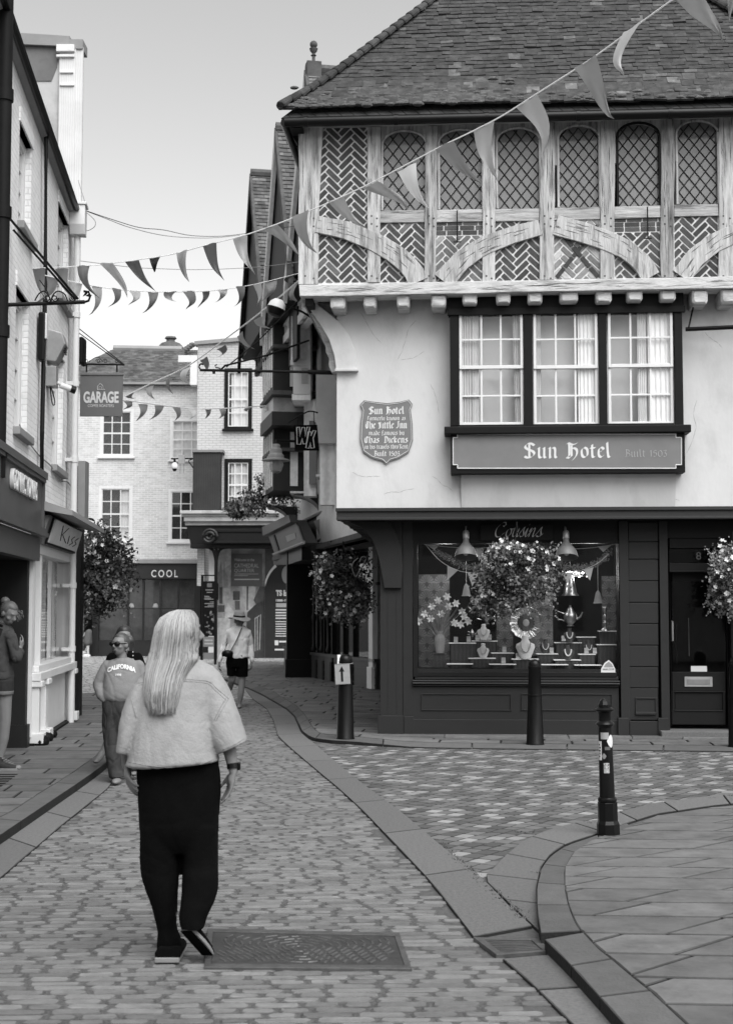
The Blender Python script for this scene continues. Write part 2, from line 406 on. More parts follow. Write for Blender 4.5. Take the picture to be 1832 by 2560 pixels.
# chequered block paving in front of the hotel
bl = gp2([(752, 1850), (790, 1864), (857, 1924), (906, 1964), (1003, 2035), (1100, 2119), (1204, 2200), (1217, 2206), (1253, 2160), (1298, 2119), (1352, 2092), (1488, 2062), (1542, 2040), (1641, 2018), (1776, 2000), (1960, 1984), (2100, 1975), (2100, 1872), (1200, 1870), (1000, 1866)])
bt = [0]
def btone():
    bt[0] += 1; r = random.random(); k = bt[0] % 5
    return random.uniform(1.8, 2.5) if (k == 0 and r < .75) or r < .03 else (random.uniform(0.6, 0.85) if k in (2, 3) and r < .8 else random.uniform(0.95, 1.25))
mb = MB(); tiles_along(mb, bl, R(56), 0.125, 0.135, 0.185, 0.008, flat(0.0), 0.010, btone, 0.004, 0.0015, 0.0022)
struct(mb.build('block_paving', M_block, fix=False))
# --- pavements
def slabs(name, poly, ang, pitch, lmin, lmax, zf, base_z, tones=(0.8, 1.15), hidden=None, shear=0.0):
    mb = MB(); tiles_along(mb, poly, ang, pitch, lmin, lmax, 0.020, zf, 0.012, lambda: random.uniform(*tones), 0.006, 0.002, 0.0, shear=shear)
    mb.tone = 0.45; mb.mi = 1
    zz = min(zf(x, y) for x, y in poly)
    mb.poly([(x, y, zz - 0.006) for x, y in poly])
    return struct(mb.build(name, [M_flag, M_bed], fix=False))
# near right pavement
ko = [(1560, 2056), (1488, 2092), (1415, 2115), (1375, 2142), (1352, 2173), (1341, 2223), (1343, 2290), (1352, 2335)]
ki = [(1580, 2068), (1474, 2106), (1433, 2133), (1411, 2173), (1411, 2218), (1420, 2268), (1438, 2310), (1450, 2330)]
kob = [(1360, 2350), (1415, 2403), (1497, 2493), (1570, 2575), (1680, 2700)]
kib = [(1456, 2333), (1492, 2371), (1551, 2420), (1636, 2490), (1700, 2550), (1850, 2690)]
def gz(P):
    o = []
    for p in P:
        x, y = gp(*p, 0.05)
        for _ in range(3): x, y = gp(*p, zr(x, y))
        o.append((x, y))
    return o
kiw = gz([(1960, 2010), (1776, 2022), (1641, 2042)]) + gz(ki) + gz(kib)
rp = kiw + [(4.6, 4.4), (7.5, 9), (7.5, 14)]
slabs('right_pavement', rp, R(-5), 0.42, 0.5, 1.0, zr, 0, shear=0.85)
mb = MB(); strip(mb, gz(ko), gz(ki), 6, zr, gap=0.006); strip(mb, gz(kob), gz(kib), 4, zr, gap=0.006)
mb.v = [(x, y, z if z > zr(x, y) - 0.001 else -0.03) for x, y, z in mb.v]
struct(mb.build('right_kerb', M_kerb, fix=False))
# left pavement
zl = flat(0.085)
kl = [(-420, 2440), (-150, 2210), (0, 2089), (83, 2034), (145, 1992), (210, 1949), (271, 1904), (335, 1838), (372, 1795), (385, 1765), (380, 1738)]
kl2 = [(-480, 2420), (-210, 2185), (-60, 2075), (34, 2029), (100, 1985), (173, 1940), (240, 1893), (308, 1830), (340, 1795), (352, 1765), (348, 1738)]
kw = [gp(*p, 0.085) for p in kl]; kw2 = [gp(*p, 0.085) for p in kl2]
slabs('left_pavement', kw2 + [(-9, 28), (-9, 20), (-4.6, 20), (-3.9, 12), (-3.6, 5)], R(4), 0.45, 0.5, 1.2, zl, 0)
mb = MB(); strip(mb, kw2, kw, 9, 0.085, gap=0.006)
mb.v = [(x, y, z if z > 0.08 else -0.03) for x, y, z in mb.v]
struct(mb.build('left_kerb', M_kerb, fix=False))
# hotel pavement and far right pavement
def zh(x, y): return 0.05 - 0.032 * min(1, max(0, (x + 0.2) / 0.9))
kf = [(560, 1697), (600, 1712), (620, 1719), (655, 1735), (690, 1755), (716, 1770), (738, 1790), (756, 1828), (775, 1842), (800, 1850), (850, 1852), (1010, 1862), (1300, 1866), (1832, 1872), (2150, 1876)]
kf2 = [(585, 1690), (622, 1705), (648, 1714), (685, 1730), (715, 1750), (742, 1766), (762, 1788), (782, 1820), (795, 1832), (815, 1838), (862, 1840), (1010, 1850), (1300, 1854), (1832, 1859), (2150, 1862)]
kfw = [gp(*p, 0.05) for p in kf]; kf2w = [gp(*p, 0.05) for p in kf2]
slabs('hotel_pavement', kf2w + [(7, 19.4), (1.0, 19.4), (1.0, 30), (-0.5, 38), (-1.5, 45), (-3.6, 45), (-3.2, 36)], R(-6), 0.4, 0.45, 1.0, zh, 0, (0.85, 1.25))
mb = MB(); strip(mb, kfw, kf2w, 20, zh, gap=0.006)
mb.v = [(x, y, z if z > zh(x, y) - .004 else -0.03) for x, y, z in mb.v]
struct(mb.build('hotel_kerb', M_kerb, fix=False))
# --- manhole cover and drain grate
def quadmap(P, z):
    W4 = [gp(*p, z) for p in P]
    def f(a, b):
        x = (1 - b) * ((1 - a) * W4[0][0] + a * W4[1][0]) + b * ((1 - a) * W4[3][0] + a * W4[2][0])
        y = (1 - b) * ((1 - a) * W4[0][1] + a * W4[1][1]) + b * ((1 - a) * W4[3][1] + a * W4[2][1]); return x, y
    return f
mf = quadmap([(521, 2418), (1018, 2422), (990, 2340), (528, 2330)], 0.012)   # near-left, near-right, far-right, far-left
root = empty('manhole_cover', 'large rectangular cast iron manhole cover with curved ridges in the cobbles', 'manhole cover', (*mf(0.5, 0.5), 0))
ox, oy = mf(0.5, 0.5)
def P3(a, b, z): x, y = mf(a, b); return (x - ox, y - oy, z)
fr = MB()
for a0, a1, b0, b1 in ((-0.02, 1.02, -0.05, 0.04), (-0.02, 1.02, 0.96, 1.05), (-0.02, 0.012, 0.04, 0.96), (0.988, 1.02, 0.04, 0.96)):
    fr.prism([(a0, b0), (a1, b0), (a1, b1), (a0, b1)], lambda a, b: P3(a, b, 0.0), lambda a, b: P3(a, b, 0.023))
fr.build('frame', M_cast, root, bevel=0.003)
pl = MB(); pl.prism([(0.013, 0.045), (0.987, 0.045), (0.987, 0.955), (0.013, 0.955)], lambda a, b: P3(a, b, 0.0), lambda a, b: P3(a, b, 0.018))
pl.build('plate', mat('cast_iron_dark', 0.05, 0.55, 0.3, 14, 0.2, 60, metal=0.3), root)
rd = MB()
for cxa, mx in ((0.22, 9), (0.5, 13), (0.72, 9)):
    pass
for k in range(1, 15):
    rr = k * 0.038
    nseg = max(6, int(rr * 2 * math.pi / 0.07))
    for i in range(nseg):
        th = 2 * math.pi * (i + 0.5 * (k % 2)) / nseg; dt = 2.2 / nseg
        pts = []
        for q in (-1, 0, 1):
            t2 = th + q * dt; a = 0.47 + rr * math.cos(t2) * (1 + 0.25 * math.sin(3 * t2)); b = 0.5 + rr * math.sin(t2) * 2.0
            pts.append((a, b))
        if all(0.04 < a < 0.96 and 0.09 < b < 0.91 for a, b in pts): rd.tube([P3(a, b, 0.0145) for a, b in pts], 0.0085, 6)
rd.build('ridges', M_cast, root)
gf = quadmap([(1240, 2396), (1378, 2386), (1345, 2356), (1182, 2352)], 0.008); ox, oy = gf(0.5, 0.5)
root = empty('drain_grate', 'slotted cast iron drain grate beside the high right-hand kerb', 'drain grate', (ox, oy, 0))
def P4(a, b, z): x, y = gf(a, b); return (x - ox, y - oy, z)
fr = MB()
for a0, a1, b0, b1 in ((0, 1, 0, 0.1), (0, 1, 0.9, 1), (0, 0.13, 0.1, 0.9), (0.87, 1, 0.1, 0.9)):
    fr.prism([(a0, b0), (a1, b0), (a1, b1), (a0, b1)], lambda a, b: P4(a, b, 0.004), lambda a, b: P4(a, b, 0.028))
fr.build('frame', M_cast, root, bevel=0.003)
br = MB()
for i in range(7):
    b = 0.17 + i * 0.11
    cv_ = [(0.12 + 0.76 * q / 6, b - 0.05 * math.sin(math.pi * q / 6)) for q in range(7)]
    br.prism(cv_ + [(a, c + .05) for a, c in cv_[::-1]], lambda a, b: P4(a, b, 0.016), lambda a, b: P4(a, b, 0.021))
br.build('bars', M_cast, root)
dk = MB(); dk.prism([(0.1, 0.08), (0.9, 0.08), (0.9, 0.92), (0.1, 0.92)], lambda a, b: P4(a, b, 0.0), lambda a, b: P4(a, b, 0.008)); dk.build('pit', mat('pit_black', .002, 1, spec=0), root)  # flat slab painted black for the shade down in the drain
# small access cover in the left pavement
sf = quadmap([(72, 1890), (120, 1893), (128, 1882), (55, 1880)], 0.085); ox, oy = sf(.5, .5)
q = MB(); q.prism([(0, 0), (1, 0), (1, 1), (0, 1)], lambda a, b: (sf(a, b)[0] - ox, sf(a, b)[1] - oy, 0.08), lambda a, b: (sf(a, b)[0] - ox, sf(a, b)[1] - oy, 0.096))
o = q.build('access_cover', M_cast); o.location = (ox, oy, 0); tag(o, 'small iron access cover let into the left pavement flagstones', 'access cover')
# ============================================================ LETTERING
# broad-nib black letter: each glyph = strokes on a 0..1 high grid (x,y); ascender 1.5, descender -.45
BL = {
 'S': (1.0, [[(.85, 1.2), (.6, 1.4), (.3, 1.38), (.12, 1.1), (.3, .85), (.7, .65), (.85, .38), (.65, .08), (.3, .0), (.08, .15)], [(.45, 1.38), (.45, .02)]]),
 'H': (1.15, [[(.08, 1.3), (.3, 1.4), (.32, .7), (.3, .15), (.1, .02), (.35, -.05)], [(.32, 1.38), (.6, 1.25), (.95, 1.4)], [(.32, .8), (.7, .92), (.92, .7), (.9, .25), (.7, -.1), (.55, -.3)], [(.5, 1.2), (.5, .1)]]),
 'h': (.75, [[(.12, 1.4), (.14, .1), (.26, 0)], [(.14, .75), (.42, .98), (.6, .8), (.58, .25), (.4, -.2)]]),
 'u': (.8, [[(.05, .88), (.16, .95), (.16, .15), (.32, .0), (.56, .18)], [(.46, .88), (.57, .95), (.57, .1), (.7, .0)]]),
 'n': (.8, [[(.03, .88), (.16, .95), (.16, .06), (.25, 0)], [(.16, .78), (.42, .98), (.57, .8), (.57, .1), (.7, .0)]]),
 'm': (1.15, [[(.03, .88), (.16, .95), (.16, .02)], [(.16, .78), (.4, .98), (.52, .8), (.52, .02)], [(.52, .78), (.76, .98), (.9, .8), (.9, .1), (1.02, 0)]]),
 'o': (.68, [[(.3, .98), (.1, .75), (.12, .2), (.32, .0), (.54, .22), (.52, .78), (.3, .98)]]),
 't': (.52, [[(.18, 1.25), (.18, .2), (.3, 0), (.45, .1)], [(.02, .92), (.42, .92)]]),
 'e': (.62, [[(.5, .2), (.32, 0), (.12, .2), (.12, .75), (.32, .98), (.5, .75), (.14, .48)]]),
 'l': (.42, [[(.1, 1.45), (.17, .15), (.32, 0)]]),
 'B': (.9, [[(.1, 1.3), (.3, 1.38), (.3, .08), (.1, 0)], [(.3, 1.38), (.65, 1.3), (.68, .9), (.35, .75), (.75, .6), (.78, .15), (.4, 0)]]),
 'i': (.38, [[(.05, .88), (.16, .95), (.16, .12), (.28, 0)], [(.15, 1.22), (.2, 1.28)]]),
 'F': (.85, [[(.1, 1.2), (.4, 1.4), (.8, 1.3)], [(.35, 1.35), (.3, .2), (.05, 0)], [(.15, .75), (.65, .78)]]),
 'r': (.52, [[(.04, .88), (.16, .95), (.16, .1), (.25, 0)], [(.18, .75), (.36, .98), (.46, .85)]]),
 'y': (.72, [[(.05, .88), (.15, .95), (.15, .3), (.3, .08), (.52, .2)], [(.42, .88), (.54, .95), (.52, 0), (.2, -.35)]]),
 'k': (.68, [[(.12, 1.4), (.14, .1), (.24, 0)], [(.16, .55), (.4, .95), (.5, .75), (.18, .5), (.5, .05)]]),
 'w': (1.05, [[(.08, 1.0), (.14, .2), (.3, .02), (.5, .2), (.5, .95)], [(.5, .2), (.68, .02), (.88, .3), (.82, .98)]]),
 'a': (.68, [[(.12, .85), (.35, .98), (.5, .82), (.5, .12), (.62, 0)], [(.5, .55), (.2, .48), (.12, .2), (.28, 0), (.5, .2)]]),
 's': (.58, [[(.48, .85), (.3, .98), (.12, .78), (.45, .4), (.42, .12), (.22, 0), (.06, .14)]]),
 'T': (.9, [[(.05, 1.15), (.3, 1.38), (.85, 1.3)], [(.5, 1.3), (.2, .9), (.2, .3), (.45, 0), (.8, .2)], [(.55, 1.2), (.55, .1)]]),
 'L': (.85, [[(.3, 1.35), (.12, 1.1), (.35, .8), (.3, .2), (.1, 0), (.5, .06), (.78, .18)], [(.5, 1.3), (.5, .15)]]),
 'I': (.7, [[(.1, 1.2), (.35, 1.38), (.6, 1.3)], [(.4, 1.3), (.4, .3), (.15, 0), (.02, .2)]]),
 'd': (.68, [[(.15, 1.35), (.5, .8), (.52, .22), (.3, 0), (.1, .22), (.12, .72), (.35, .9)]]),
 'f': (.48, [[(.45, 1.3), (.25, 1.38), (.17, 1.1), (.17, -.2)], [(.02, .9), (.42, .9)]]),
 'b': (.68, [[(.1, 1.4), (.14, .15), (.32, 0), (.54, .22), (.5, .8), (.2, .85)]]),
 'C': (.85, [[(.75, 1.15), (.5, 1.38), (.18, 1.1), (.12, .35), (.38, 0), (.75, .2)], [(.48, 1.3), (.48, .1)]]),
 'D': (.95, [[(.1, 1.3), (.5, 1.35), (.82, .9), (.75, .25), (.4, 0), (.1, .08)], [(.3, 1.3), (.3, .1)]]),
 'c': (.55, [[(.46, .8), (.3, .98), (.12, .75), (.12, .2), (.3, 0), (.48, .16)]]),
 'v': (.68, [[(.08, 1.0), (.14, .2), (.3, 0), (.54, .3), (.48, .95)]]),
 'K': (.9, [[(.1, 1.3), (.28, 1.38), (.28, .1), (.1, 0)], [(.3, .7), (.6, 1.3), (.8, 1.2)], [(.35, .7), (.7, .1), (.85, .05)]]),
 '.': (.3, [[(.1, .02), (.15, .08)]]), "'": (.25, [[(.1, 1.1), (.13, 1.4)]]), ' ': (.45, []),
 '1': (.5, [[(.08, 1.0), (.25, 1.2), (.25, 0)]]),
 '5': (.68, [[(.52, 1.2), (.18, 1.18), (.14, .7), (.4, .75), (.54, .4), (.35, 0), (.08, .1)]]),
 '0': (.74, [[(.36, 1.2), (.1, .95), (.08, .25), (.36, 0), (.62, .25), (.6, .95), (.36, 1.2)]]),
 '3': (.65, [[(.08, 1.15), (.5, 1.2), (.28, .75), (.54, .45), (.38, 0), (.06, .06)]]),
}
def nib(mb, text, u0, zb, wid, h, y, d=.004, w=.17, ang=38, track=.06, italic=0, font=None):
    """write text along +x in the x/z plane; h = x-height"""
    font = font or BL; tot = sum(font[c][0] + track for c in text) * h; sx = wid / tot
    nx, nz = math.cos(R(ang)) * w * h / 2, math.sin(R(ang)) * w * h / 2; x = u0
    for c in text:
        adv, strokes = font[c]
        for si, st_ in enumerate(strokes):
            P = st_ if len(st_) < 3 else smooth_path(st_, 3)
            P = [(x + (a + italic * b_) * h * sx, zb + b_ * h) for a, b_ in P]
            yy = y - .0006 * si
            for (a, b_), (c2, d2) in zip(P, P[1:]):
                mb.poly([(a - nx, yy, b_ - nz), (a + nx, yy, b_ + nz), (c2 + nx, yy, d2 + nz), (c2 - nx, yy, d2 - nz)])
        x += (adv + track) * h * sx
def smooth_path(P, k):
    o = []; n = len(P)
    for i in range(n - 1):
        p0, p1, p2, p3 = P[max(0, i - 1)], P[i], P[i + 1], P[min(n - 1, i + 2)]
        for q in range(k):
            t = q / k
            o.append(tuple(.5 * (2 * b + (c - a) * t + (2 * a - 5 * b + 4 * c - d_) * t * t + (3 * b - a - 3 * c + d_) * t ** 3) for a, b, c, d_ in zip(p0, p1, p2, p3)))
    o.append(tuple(P[-1])); return o
def text_mesh(txt, width, height, depth=.004, bold=0.0, shear=0, spacing=1):
    cu = bpy.data.curves.new('t', 'FONT'); cu.body = txt; cu.extrude = depth / 2; cu.offset = bold; cu.shear = shear; cu.space_character = spacing
    o = bpy.data.objects.new('t', cu); COL.objects.link(o); me = evalmesh(o); bpy.data.objects.remove(o)
    xs = [v.co.x for v in me.vertices]; ys = [v.co.y for v in me.vertices]
    sx = width / (max(xs) - min(xs)); sy = height / (max(ys) - min(ys)); x0, y0 = min(xs), min(ys)
    for v in me.vertices: v.co = Vector(((v.co.x - x0) * sx, -v.co.z, (v.co.y - y0) * sy))   # stands upright facing -y
    if 'tone' not in me.color_attributes:
        a = me.color_attributes.new('tone', 'FLOAT_COLOR', 'CORNER'); a.data.foreach_set('color', [1.0] * (4 * len(me.loops)))
    me.materials.clear(); return me
def text_on(name, txt, u0, z0, width, height, y, m, parent, **kw):
    me = text_mesh(txt, width, height, **kw)
    for v in me.vertices: v.co += Vector((u0, y, z0))
    return mk(name, me, m, parent)
def split(mb, a, c, l, dx, dz, y, w=.006):
    """a drying split: a tapering dark crack in the face of a timber (second material)"""
    mb.mi = 1; P = []; n = 6
    for k in range(n + 1): P.append((a + dx * l * k / n + random.uniform(-.004, .004) * abs(dz), c + dz * l * k / n + random.uniform(-.004, .004) * abs(dx)))
    for k in range(n):
        (x0, z0), (x1, z1) = P[k], P[k + 1]; w0, w1 = w * math.sin(math.pi * (k + .05) / n) / 2 + .0006, w * math.sin(math.pi * min(n, k + 1.05) / n) / 2 + .0006
        mb.poly([(x0 - dz * w0, y, z0 + dx * w0), (x0 + dz * w0, y, z0 - dx * w0), (x1 + dz * w1, y, z1 - dx * w1), (x1 - dz * w1, y, z1 + dx * w1)])
    mb.mi = 0
def peg(mb, a, c, y, r=.013):
    mb.mi = 1; mb.poly([(a + r * math.cos(q), y, c + r * math.sin(q)) for q in [math.pi / 4 * k for k in range(8)]]); mb.mi = 0
# ============================================================ THE HOTEL
SK = -0.067
H = Fac(-0.40, 18.55, 1, SK)            # plane of the plastered first floor; upper floor p=+.45, shop p=-.45
PU, PS = 0.45, -0.42
hotel = empty('timber_framed_hotel', 'jettied timber framed corner hotel with brick herringbone and oriel above a dark shop', 'building'); H.place(hotel)
def hb(mb, x0, y0, x1, y1, p, depth=0.1, j=0):
    """box whose front face covers photo pixels x0..x1, y0..y1 on the plane with protrusion p"""
    u0, z1 = H.uz(x0, y0, p); u1, z0 = H.uz(x1, y1, p)
    return mb.box(u0, u1, -p, -p + depth, z0, z1, j)
def rect(x0, y0, x1, y1, p):
    u0, z1 = H.uz(x0, y0, p); u1, z0 = H.uz(x1, y1, p); return u0, u1, z0, z1
U0 = H.u(752, 500, PU); UR = 6.3; UP0 = H.u(842, 1000, 0); US0 = H.u(948, 1600, PS)
DEP = 10.0; DEPU = 7.2
zb = H.z(900, 1272, 0.02); zj = H.z(900, 738, PU)
# first-floor wall (front, left side) and shop core
m = MB(); zjw = H.z(900, 742, 0) + 0.05
m.box(UP0, UR, 0, 0.25, zb, zjw); m.box(UP0, UP0 + 0.25, 0.25, DEPU, zb, zjw)
for (x0, y0, dx, dz, l) in ((900, 780, .7, -.7, .5), (1040, 800, -.5, -.85, .6), (1080, 1190, .75, -.6, .35), (1075, 960, .2, -1, .4), (1740, 1000, -.1, -1, .7), (880, 1180, .9, -.2, .4), (1760, 830, .6, -.8, .3), (1600, 1235, 1, -.1, .5), (960, 1235, 1, .1, .4), (1000, 900, .9, .3, .35)):
    a, c = H.uz(x0, y0, 0)
    for k in range(4): q = random.uniform(-.35, .35); split(m, a, c, l / 4, dx + q * dz, dz - q * dx, -.0015, .004); a += (dx + q * dz) * l / 4; c += (dz - q * dx) * l / 4
m.build('plaster_wall', [M_plaster, M_grey], hotel, fix=False)
m = MB(); hb(m, 1150, 1183, 1690, 1216, 0.05, 0.05); 
u0, u1, z0, z1 = rect(1152, 1181, 1688, 1226, 0.06); m.v = []; m.f = []; m.m = []; m.t = []
m.prism([(0, z1), (0.10, z1), (0.0, z0 - 0.25)], lambda a, c: (u0, -a, c), lambda a, c: (u1, -a, c)); m.build('oriel_base', M_plaster, hotel)
# upper wall side (left) + back core that closes the volume
zE = H.z(900, 300, PU); 
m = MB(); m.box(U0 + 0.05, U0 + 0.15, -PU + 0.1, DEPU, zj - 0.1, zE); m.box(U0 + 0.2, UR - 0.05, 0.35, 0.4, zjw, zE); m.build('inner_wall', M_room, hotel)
m = MB(); m.box(U0, UR, -PU + 0.09, DEPU, zjw - 0.01, zjw + 0.05); m.build('jetty_soffit', M_plaster, hotel)
# ---- upper floor frame. posts: (x at top, x at bottom, half width, y top, y bottom)
posts = [(777, 769, 25, 313, 711), (936, 934, 16, 317, 706), (1080, 1075, 14, 314, 706), (1222, 1221, 15, 312, 704), (1369, 1366, 18, 306, 700), (1519, 1517, 18, 300, 697), (1668, 1667, 17, 292, 694), (1815, 1814, 19, 288, 692)]
def wobble(pts, j): return [(a + random.uniform(-j, j), c + random.uniform(-j, j)) for a, c in pts]
for i, (xt, xb_, hw, yt, yb) in enumerate(posts):
    m = MB(); L = []; Rr = []
    for k in range(7):
        t = k / 6; y = yt + (yb - yt) * t; x = xt + (xb_ - xt) * t
        w = hw * (1.0 + (0.25 * (1 - t) ** 3 if i == 0 else 0))
        a, z = H.uz(x - w, y, PU); b_, _ = H.uz(x + w, y, PU)
        L.append((a + random.uniform(-.008, .008), z)); Rr.append((b_ + random.uniform(-.008, .008), z))
    m.tone = 1.15 if i == 0 else random.uniform(0.82, 1.1)
    if i == 6: m.tone = 0.7
    m.plate(L + Rr[::-1], -PU, -PU + 0.16)
    for k in range(9):
        t = random.uniform(.03, .85); j = min(5, int(t * 6)); a0, a1 = L[j][0] + .02, Rr[j][0] - .02; split(m, random.uniform(a0, a1), L[j][1], random.uniform(.12, .5), 0, -1, -PU - .0015, random.uniform(.003, .009))
    for yy in (540, 560, 690): a, c = H.uz((xt + xb_) / 2 - hw * .4, yy, PU); peg(m, a, c, -PU - .0015); a, c = H.uz((xt + xb_) / 2 + hw * .45, yy + 6, PU); peg(m, a, c, -PU - .0015)
    m.build('post', [M_oak, M_darkoak], hotel, bevel=0.006, fix=False)
m = MB(); uz = [H.uz(751, 713, PU), H.uz(1200, 706, PU), H.uz(1832, 692, PU)]
zt0, zt1 = H.z(751, 712, PU + .04), H.z(1832, 690, PU + .04); zbt0, zbt1 = H.z(751, 741, PU + .04), H.z(1832, 720, PU + .04)
uA, uB = H.u(748, 720, PU + .04), H.u(1832, 700, PU + .04)
top = [(uA + (UR - uA) * k / 12, zt0 + (zt1 - zt0) * k / 12 * (UR - uA) / (uB - uA)) for k in range(13)]
bot = [(uA + (UR - uA) * k / 12, zbt0 + (zbt1 - zbt0) * k / 12 * (UR - uA) / (uB - uA)) for k in range(13)]
m.plate(wobble(top, .005) + wobble(bot, .008)[::-1], -PU - 0.04, -PU + 0.3)
for k in range(34): t = random.uniform(0, .95); a = uA + (UR - uA) * t; c = zbt0 + (zbt1 - zbt0) * t * (UR - uA) / (uB - uA) + random.uniform(.03, .11); split(m, a, c, random.uniform(.1, .45), 1, .02, -PU - .0415, random.uniform(.003, .009))
m.build('bressummer', [M_limed, M_darkoak], hotel, bevel=0.008, fix=False)
m = MB(); m.box(uA, uA + 0.2, -PU + 0.302, DEPU, zbt0, zt0); m.build('side_bressummer', M_limed, hotel)
# top plate under the eave
m = MB(); a, z1 = H.uz(752, 298, PU + .02); _, z0 = H.uz(752, 318, PU + .02); b_, z3 = H.uz(1832, 276, PU + .02); _, z2 = H.uz(1832, 292, PU + .02)
m.plate([(a, z0), (b_, z2), (UR, z2 + .02), (UR, z3 + .25), (b_, z3 + .25), (a, z1 + .1)], -PU - 0.02, -PU + .14); m.tone = 0.7; m.build('wall_plate', M_oakh, hotel, bevel=.006)
# ---- leaded windows
wins = [(953, 1068, 325, 525), (1094, 1209, 322, 523), (1238, 1352, 318, 521), (1391, 1501, 312, 518), (1538, 1651, 306, 514), (1686, 1798, 300, 510)]
def arch(u0, u1, z0, z1, n=7):
    w = u1 - u0; r = w * 0.42; P = [(u0, z0), (u1, z0)]
    P += [(u1 - w * 0.5 * (1 - math.cos(a)) , z1 - r * 0.75 + r * 0.75 * math.sin(a)) for a in [math.pi / 2 * k / n for k in range(n + 1)]]
    P += [(u0 + w * 0.5 * (1 - math.cos(a)), z1 - r * 0.75 + r * 0.75 * math.sin(a)) for a in [math.pi / 2 * k / n for k in range(n, -1, -1)]]
    return P
for i, (x0, x1, y0, y1) in enumerate(wins):
    u0, u1, z0, z1 = rect(x0, y0, x1, y1, PU - 0.05); zc = z1 + 0.03
    yf = -PU + 0.05
    # carved head: spandrel board with the arch cut out
    A = arch(u0 + .012, u1 - .012, z0, z1 - .02); arc = A[2:]
    h = MB(); h.tone = random.uniform(.75, 1)
    half = len(arc) // 2
    right = arc[:half]; left = arc[half:]
    h.plate([(u1 + .03, right[0][1] - .35), (u1 + .03, zc + .05), ((u0 + u1) / 2, zc + .05)] + right[::-1] + [(u1 - .012, right[0][1] - .35)], yf - .02, yf + .05)
    h.plate([(u0 - .03, left[-1][1] - .35), (u0 + .012, left[-1][1] - .35)] + left[::-1] + [((u0 + u1) / 2, zc + .05), (u0 - .03, zc + .05)], yf - .018, yf + .05)
    h2 = h.build('window_head', M_oak, hotel)
    win = MB(); win.plate(A, yf + .045, yf + .05); wo_ = win.build('leaded_window', G_lead, hotel)
    if i in (4,): wo_['label'] = 'leaded casement with a black iron frame'
    mo = MB()    # arch moulding
    mo.tube([(a, yf - .022, c) for a, c in [(A[1][0], A[1][1])] + arc + [A[0]]], 0.017, 6); mo.tone = .9; mo.build('moulding', M_oak if i != 4 else M_iron, wo_)
    ld = MB(); cu = (u0 + u1) / 2; s1 = (u1 - u0) / 4.0; s2 = s1 * 1.28
    # diamonds: two families of slanted cames clipped to the opening
    def inA(a, c): return inside((a, c), A)
    for fam in (-1, 1):
        for k in range(-12, 22):
            pts = []
            for q in range(0, 61):
                c = z0 + (z1 - z0) * q / 60; a = u0 + (k * s1) + fam * (c - z0) / s2 * s1 + 0.02 * (i % 3)
                if inA(a, c): pts.append((a, c))
                elif len(pts) > 1: lead_line(ld, [pts[0], pts[-1]], .0072, yf + .038); pts = []
                else: pts = []
            if len(pts) > 1: lead_line(ld, [pts[0], pts[-1]], .0072, yf + .038)
    for k in range(1, 7):
        c = z0 + (z1 - z0) * k / 7.2; lead_line(ld, [(u0 + .01, c), (u1 - .01, c)], .0025, yf + .052)
    ld.build('lead_cames', M_lead, wo_)
    # what stands behind the glass: pale curtain or blind
    cb = MB(); cb.tone = [0.95, .4, .38, .36, 1.15, .34][i]
    n = 16
    a0, a1 = (u0, u0 + .17) if i == 0 else ((u0 + .2, u1) if i == 4 else (u0, u1))
    for k in range(n):
        x_, xn = a0 + (a1 - a0) * k / n, a0 + (a1 - a0) * (k + 1) / n
        cb.poly([(x_, yf + .2 + .02 * math.sin(k * 1.9), z0), (xn, yf + .2 + .02 * math.sin(k * 1.9 + 1.9), z0), (xn, yf + .2 + .02 * math.sin(k * 1.9 + 1.9), z1 - (.25 if i in (1, 2, 3, 5) else 0.06)), (x_, yf + .2 + .02 * math.sin(k * 1.9), z1 - (.25 if i in (1, 2, 3, 5) else .06))])
    cb.build('curtain', M_curtain, hotel)
    r0 = rect(posts[i + 1][1] + posts[i + 1][2], y1 + 2, posts[i + 2][1] - posts[i + 2][2], y1 + 30, PU - .02) if i < 6 else None
    q = MB(); q.tone = random.uniform(.8, 1.15); q.box(r0[0], r0[1], -PU + .02, -PU + .15, r0[2], r0[3], .004); q.build('sill_rail', M_oakh, hotel, bevel=.006)
    if i in (1, 4):
        q = MB(); uu = (u0 + u1) / 2 + (.1 if i == 4 else -.05); q.tube([(uu, -PU - .02, z0 - .03), (uu, -PU - .02, z0 - .45)], .008, 6); q.tube([(uu - .05, -PU - .02, z0 - .44), (uu + .05, -PU - .02, z0 - .44)], .008, 6); q.build('iron_stay', M_iron, hotel)
# ---- herringbone brick panels
def herring(mb, u0, u1, z0, z1, y, kind=0):
    w = 0.079; L3 = 3; cu, cz = (u0 + u1) / 2, (z0 + z1) / 2; c45 = math.cos(math.pi / 4)
    def emit(x0, y0, x1, y1, tone):
        g = .0105; k = .007
        P = [(x0 + g + k, y0 + g), (x1 - g - k, y0 + g), (x1 - g, y0 + g + k), (x1 - g, y1 - g - k), (x1 - g - k, y1 - g), (x0 + g + k, y1 - g), (x0 + g, y1 - g - k), (x0 + g, y0 + g + k)]
        P = [((a - c) * c45 + cu + random.uniform(-.002, .002), (a + c) * c45 + cz + random.uniform(-.002, .002)) for a, c in P]
        P = clip(P, u0 + .012, u1 - .012, z0 + .012, z1 - .012)
        if len(P) > 2: mb.tone = tone; mb.plate(P, y, y + .02)
    n = 26
    def tn():
        r = random.random(); return random.uniform(.75, 1.25) if r > .12 else random.uniform(1.6, 2.6)
    for a in range(-n, n):
        for c in range(-n, n):
            k = (a - c) % 6
            if k == 0: emit(a * w, c * w, (a + 3) * w, (c + 1) * w, tn() * kind)
            elif k == 3: emit(a * w, (c - 2) * w, (a + 1) * w, (c + 1) * w, tn() * kind)
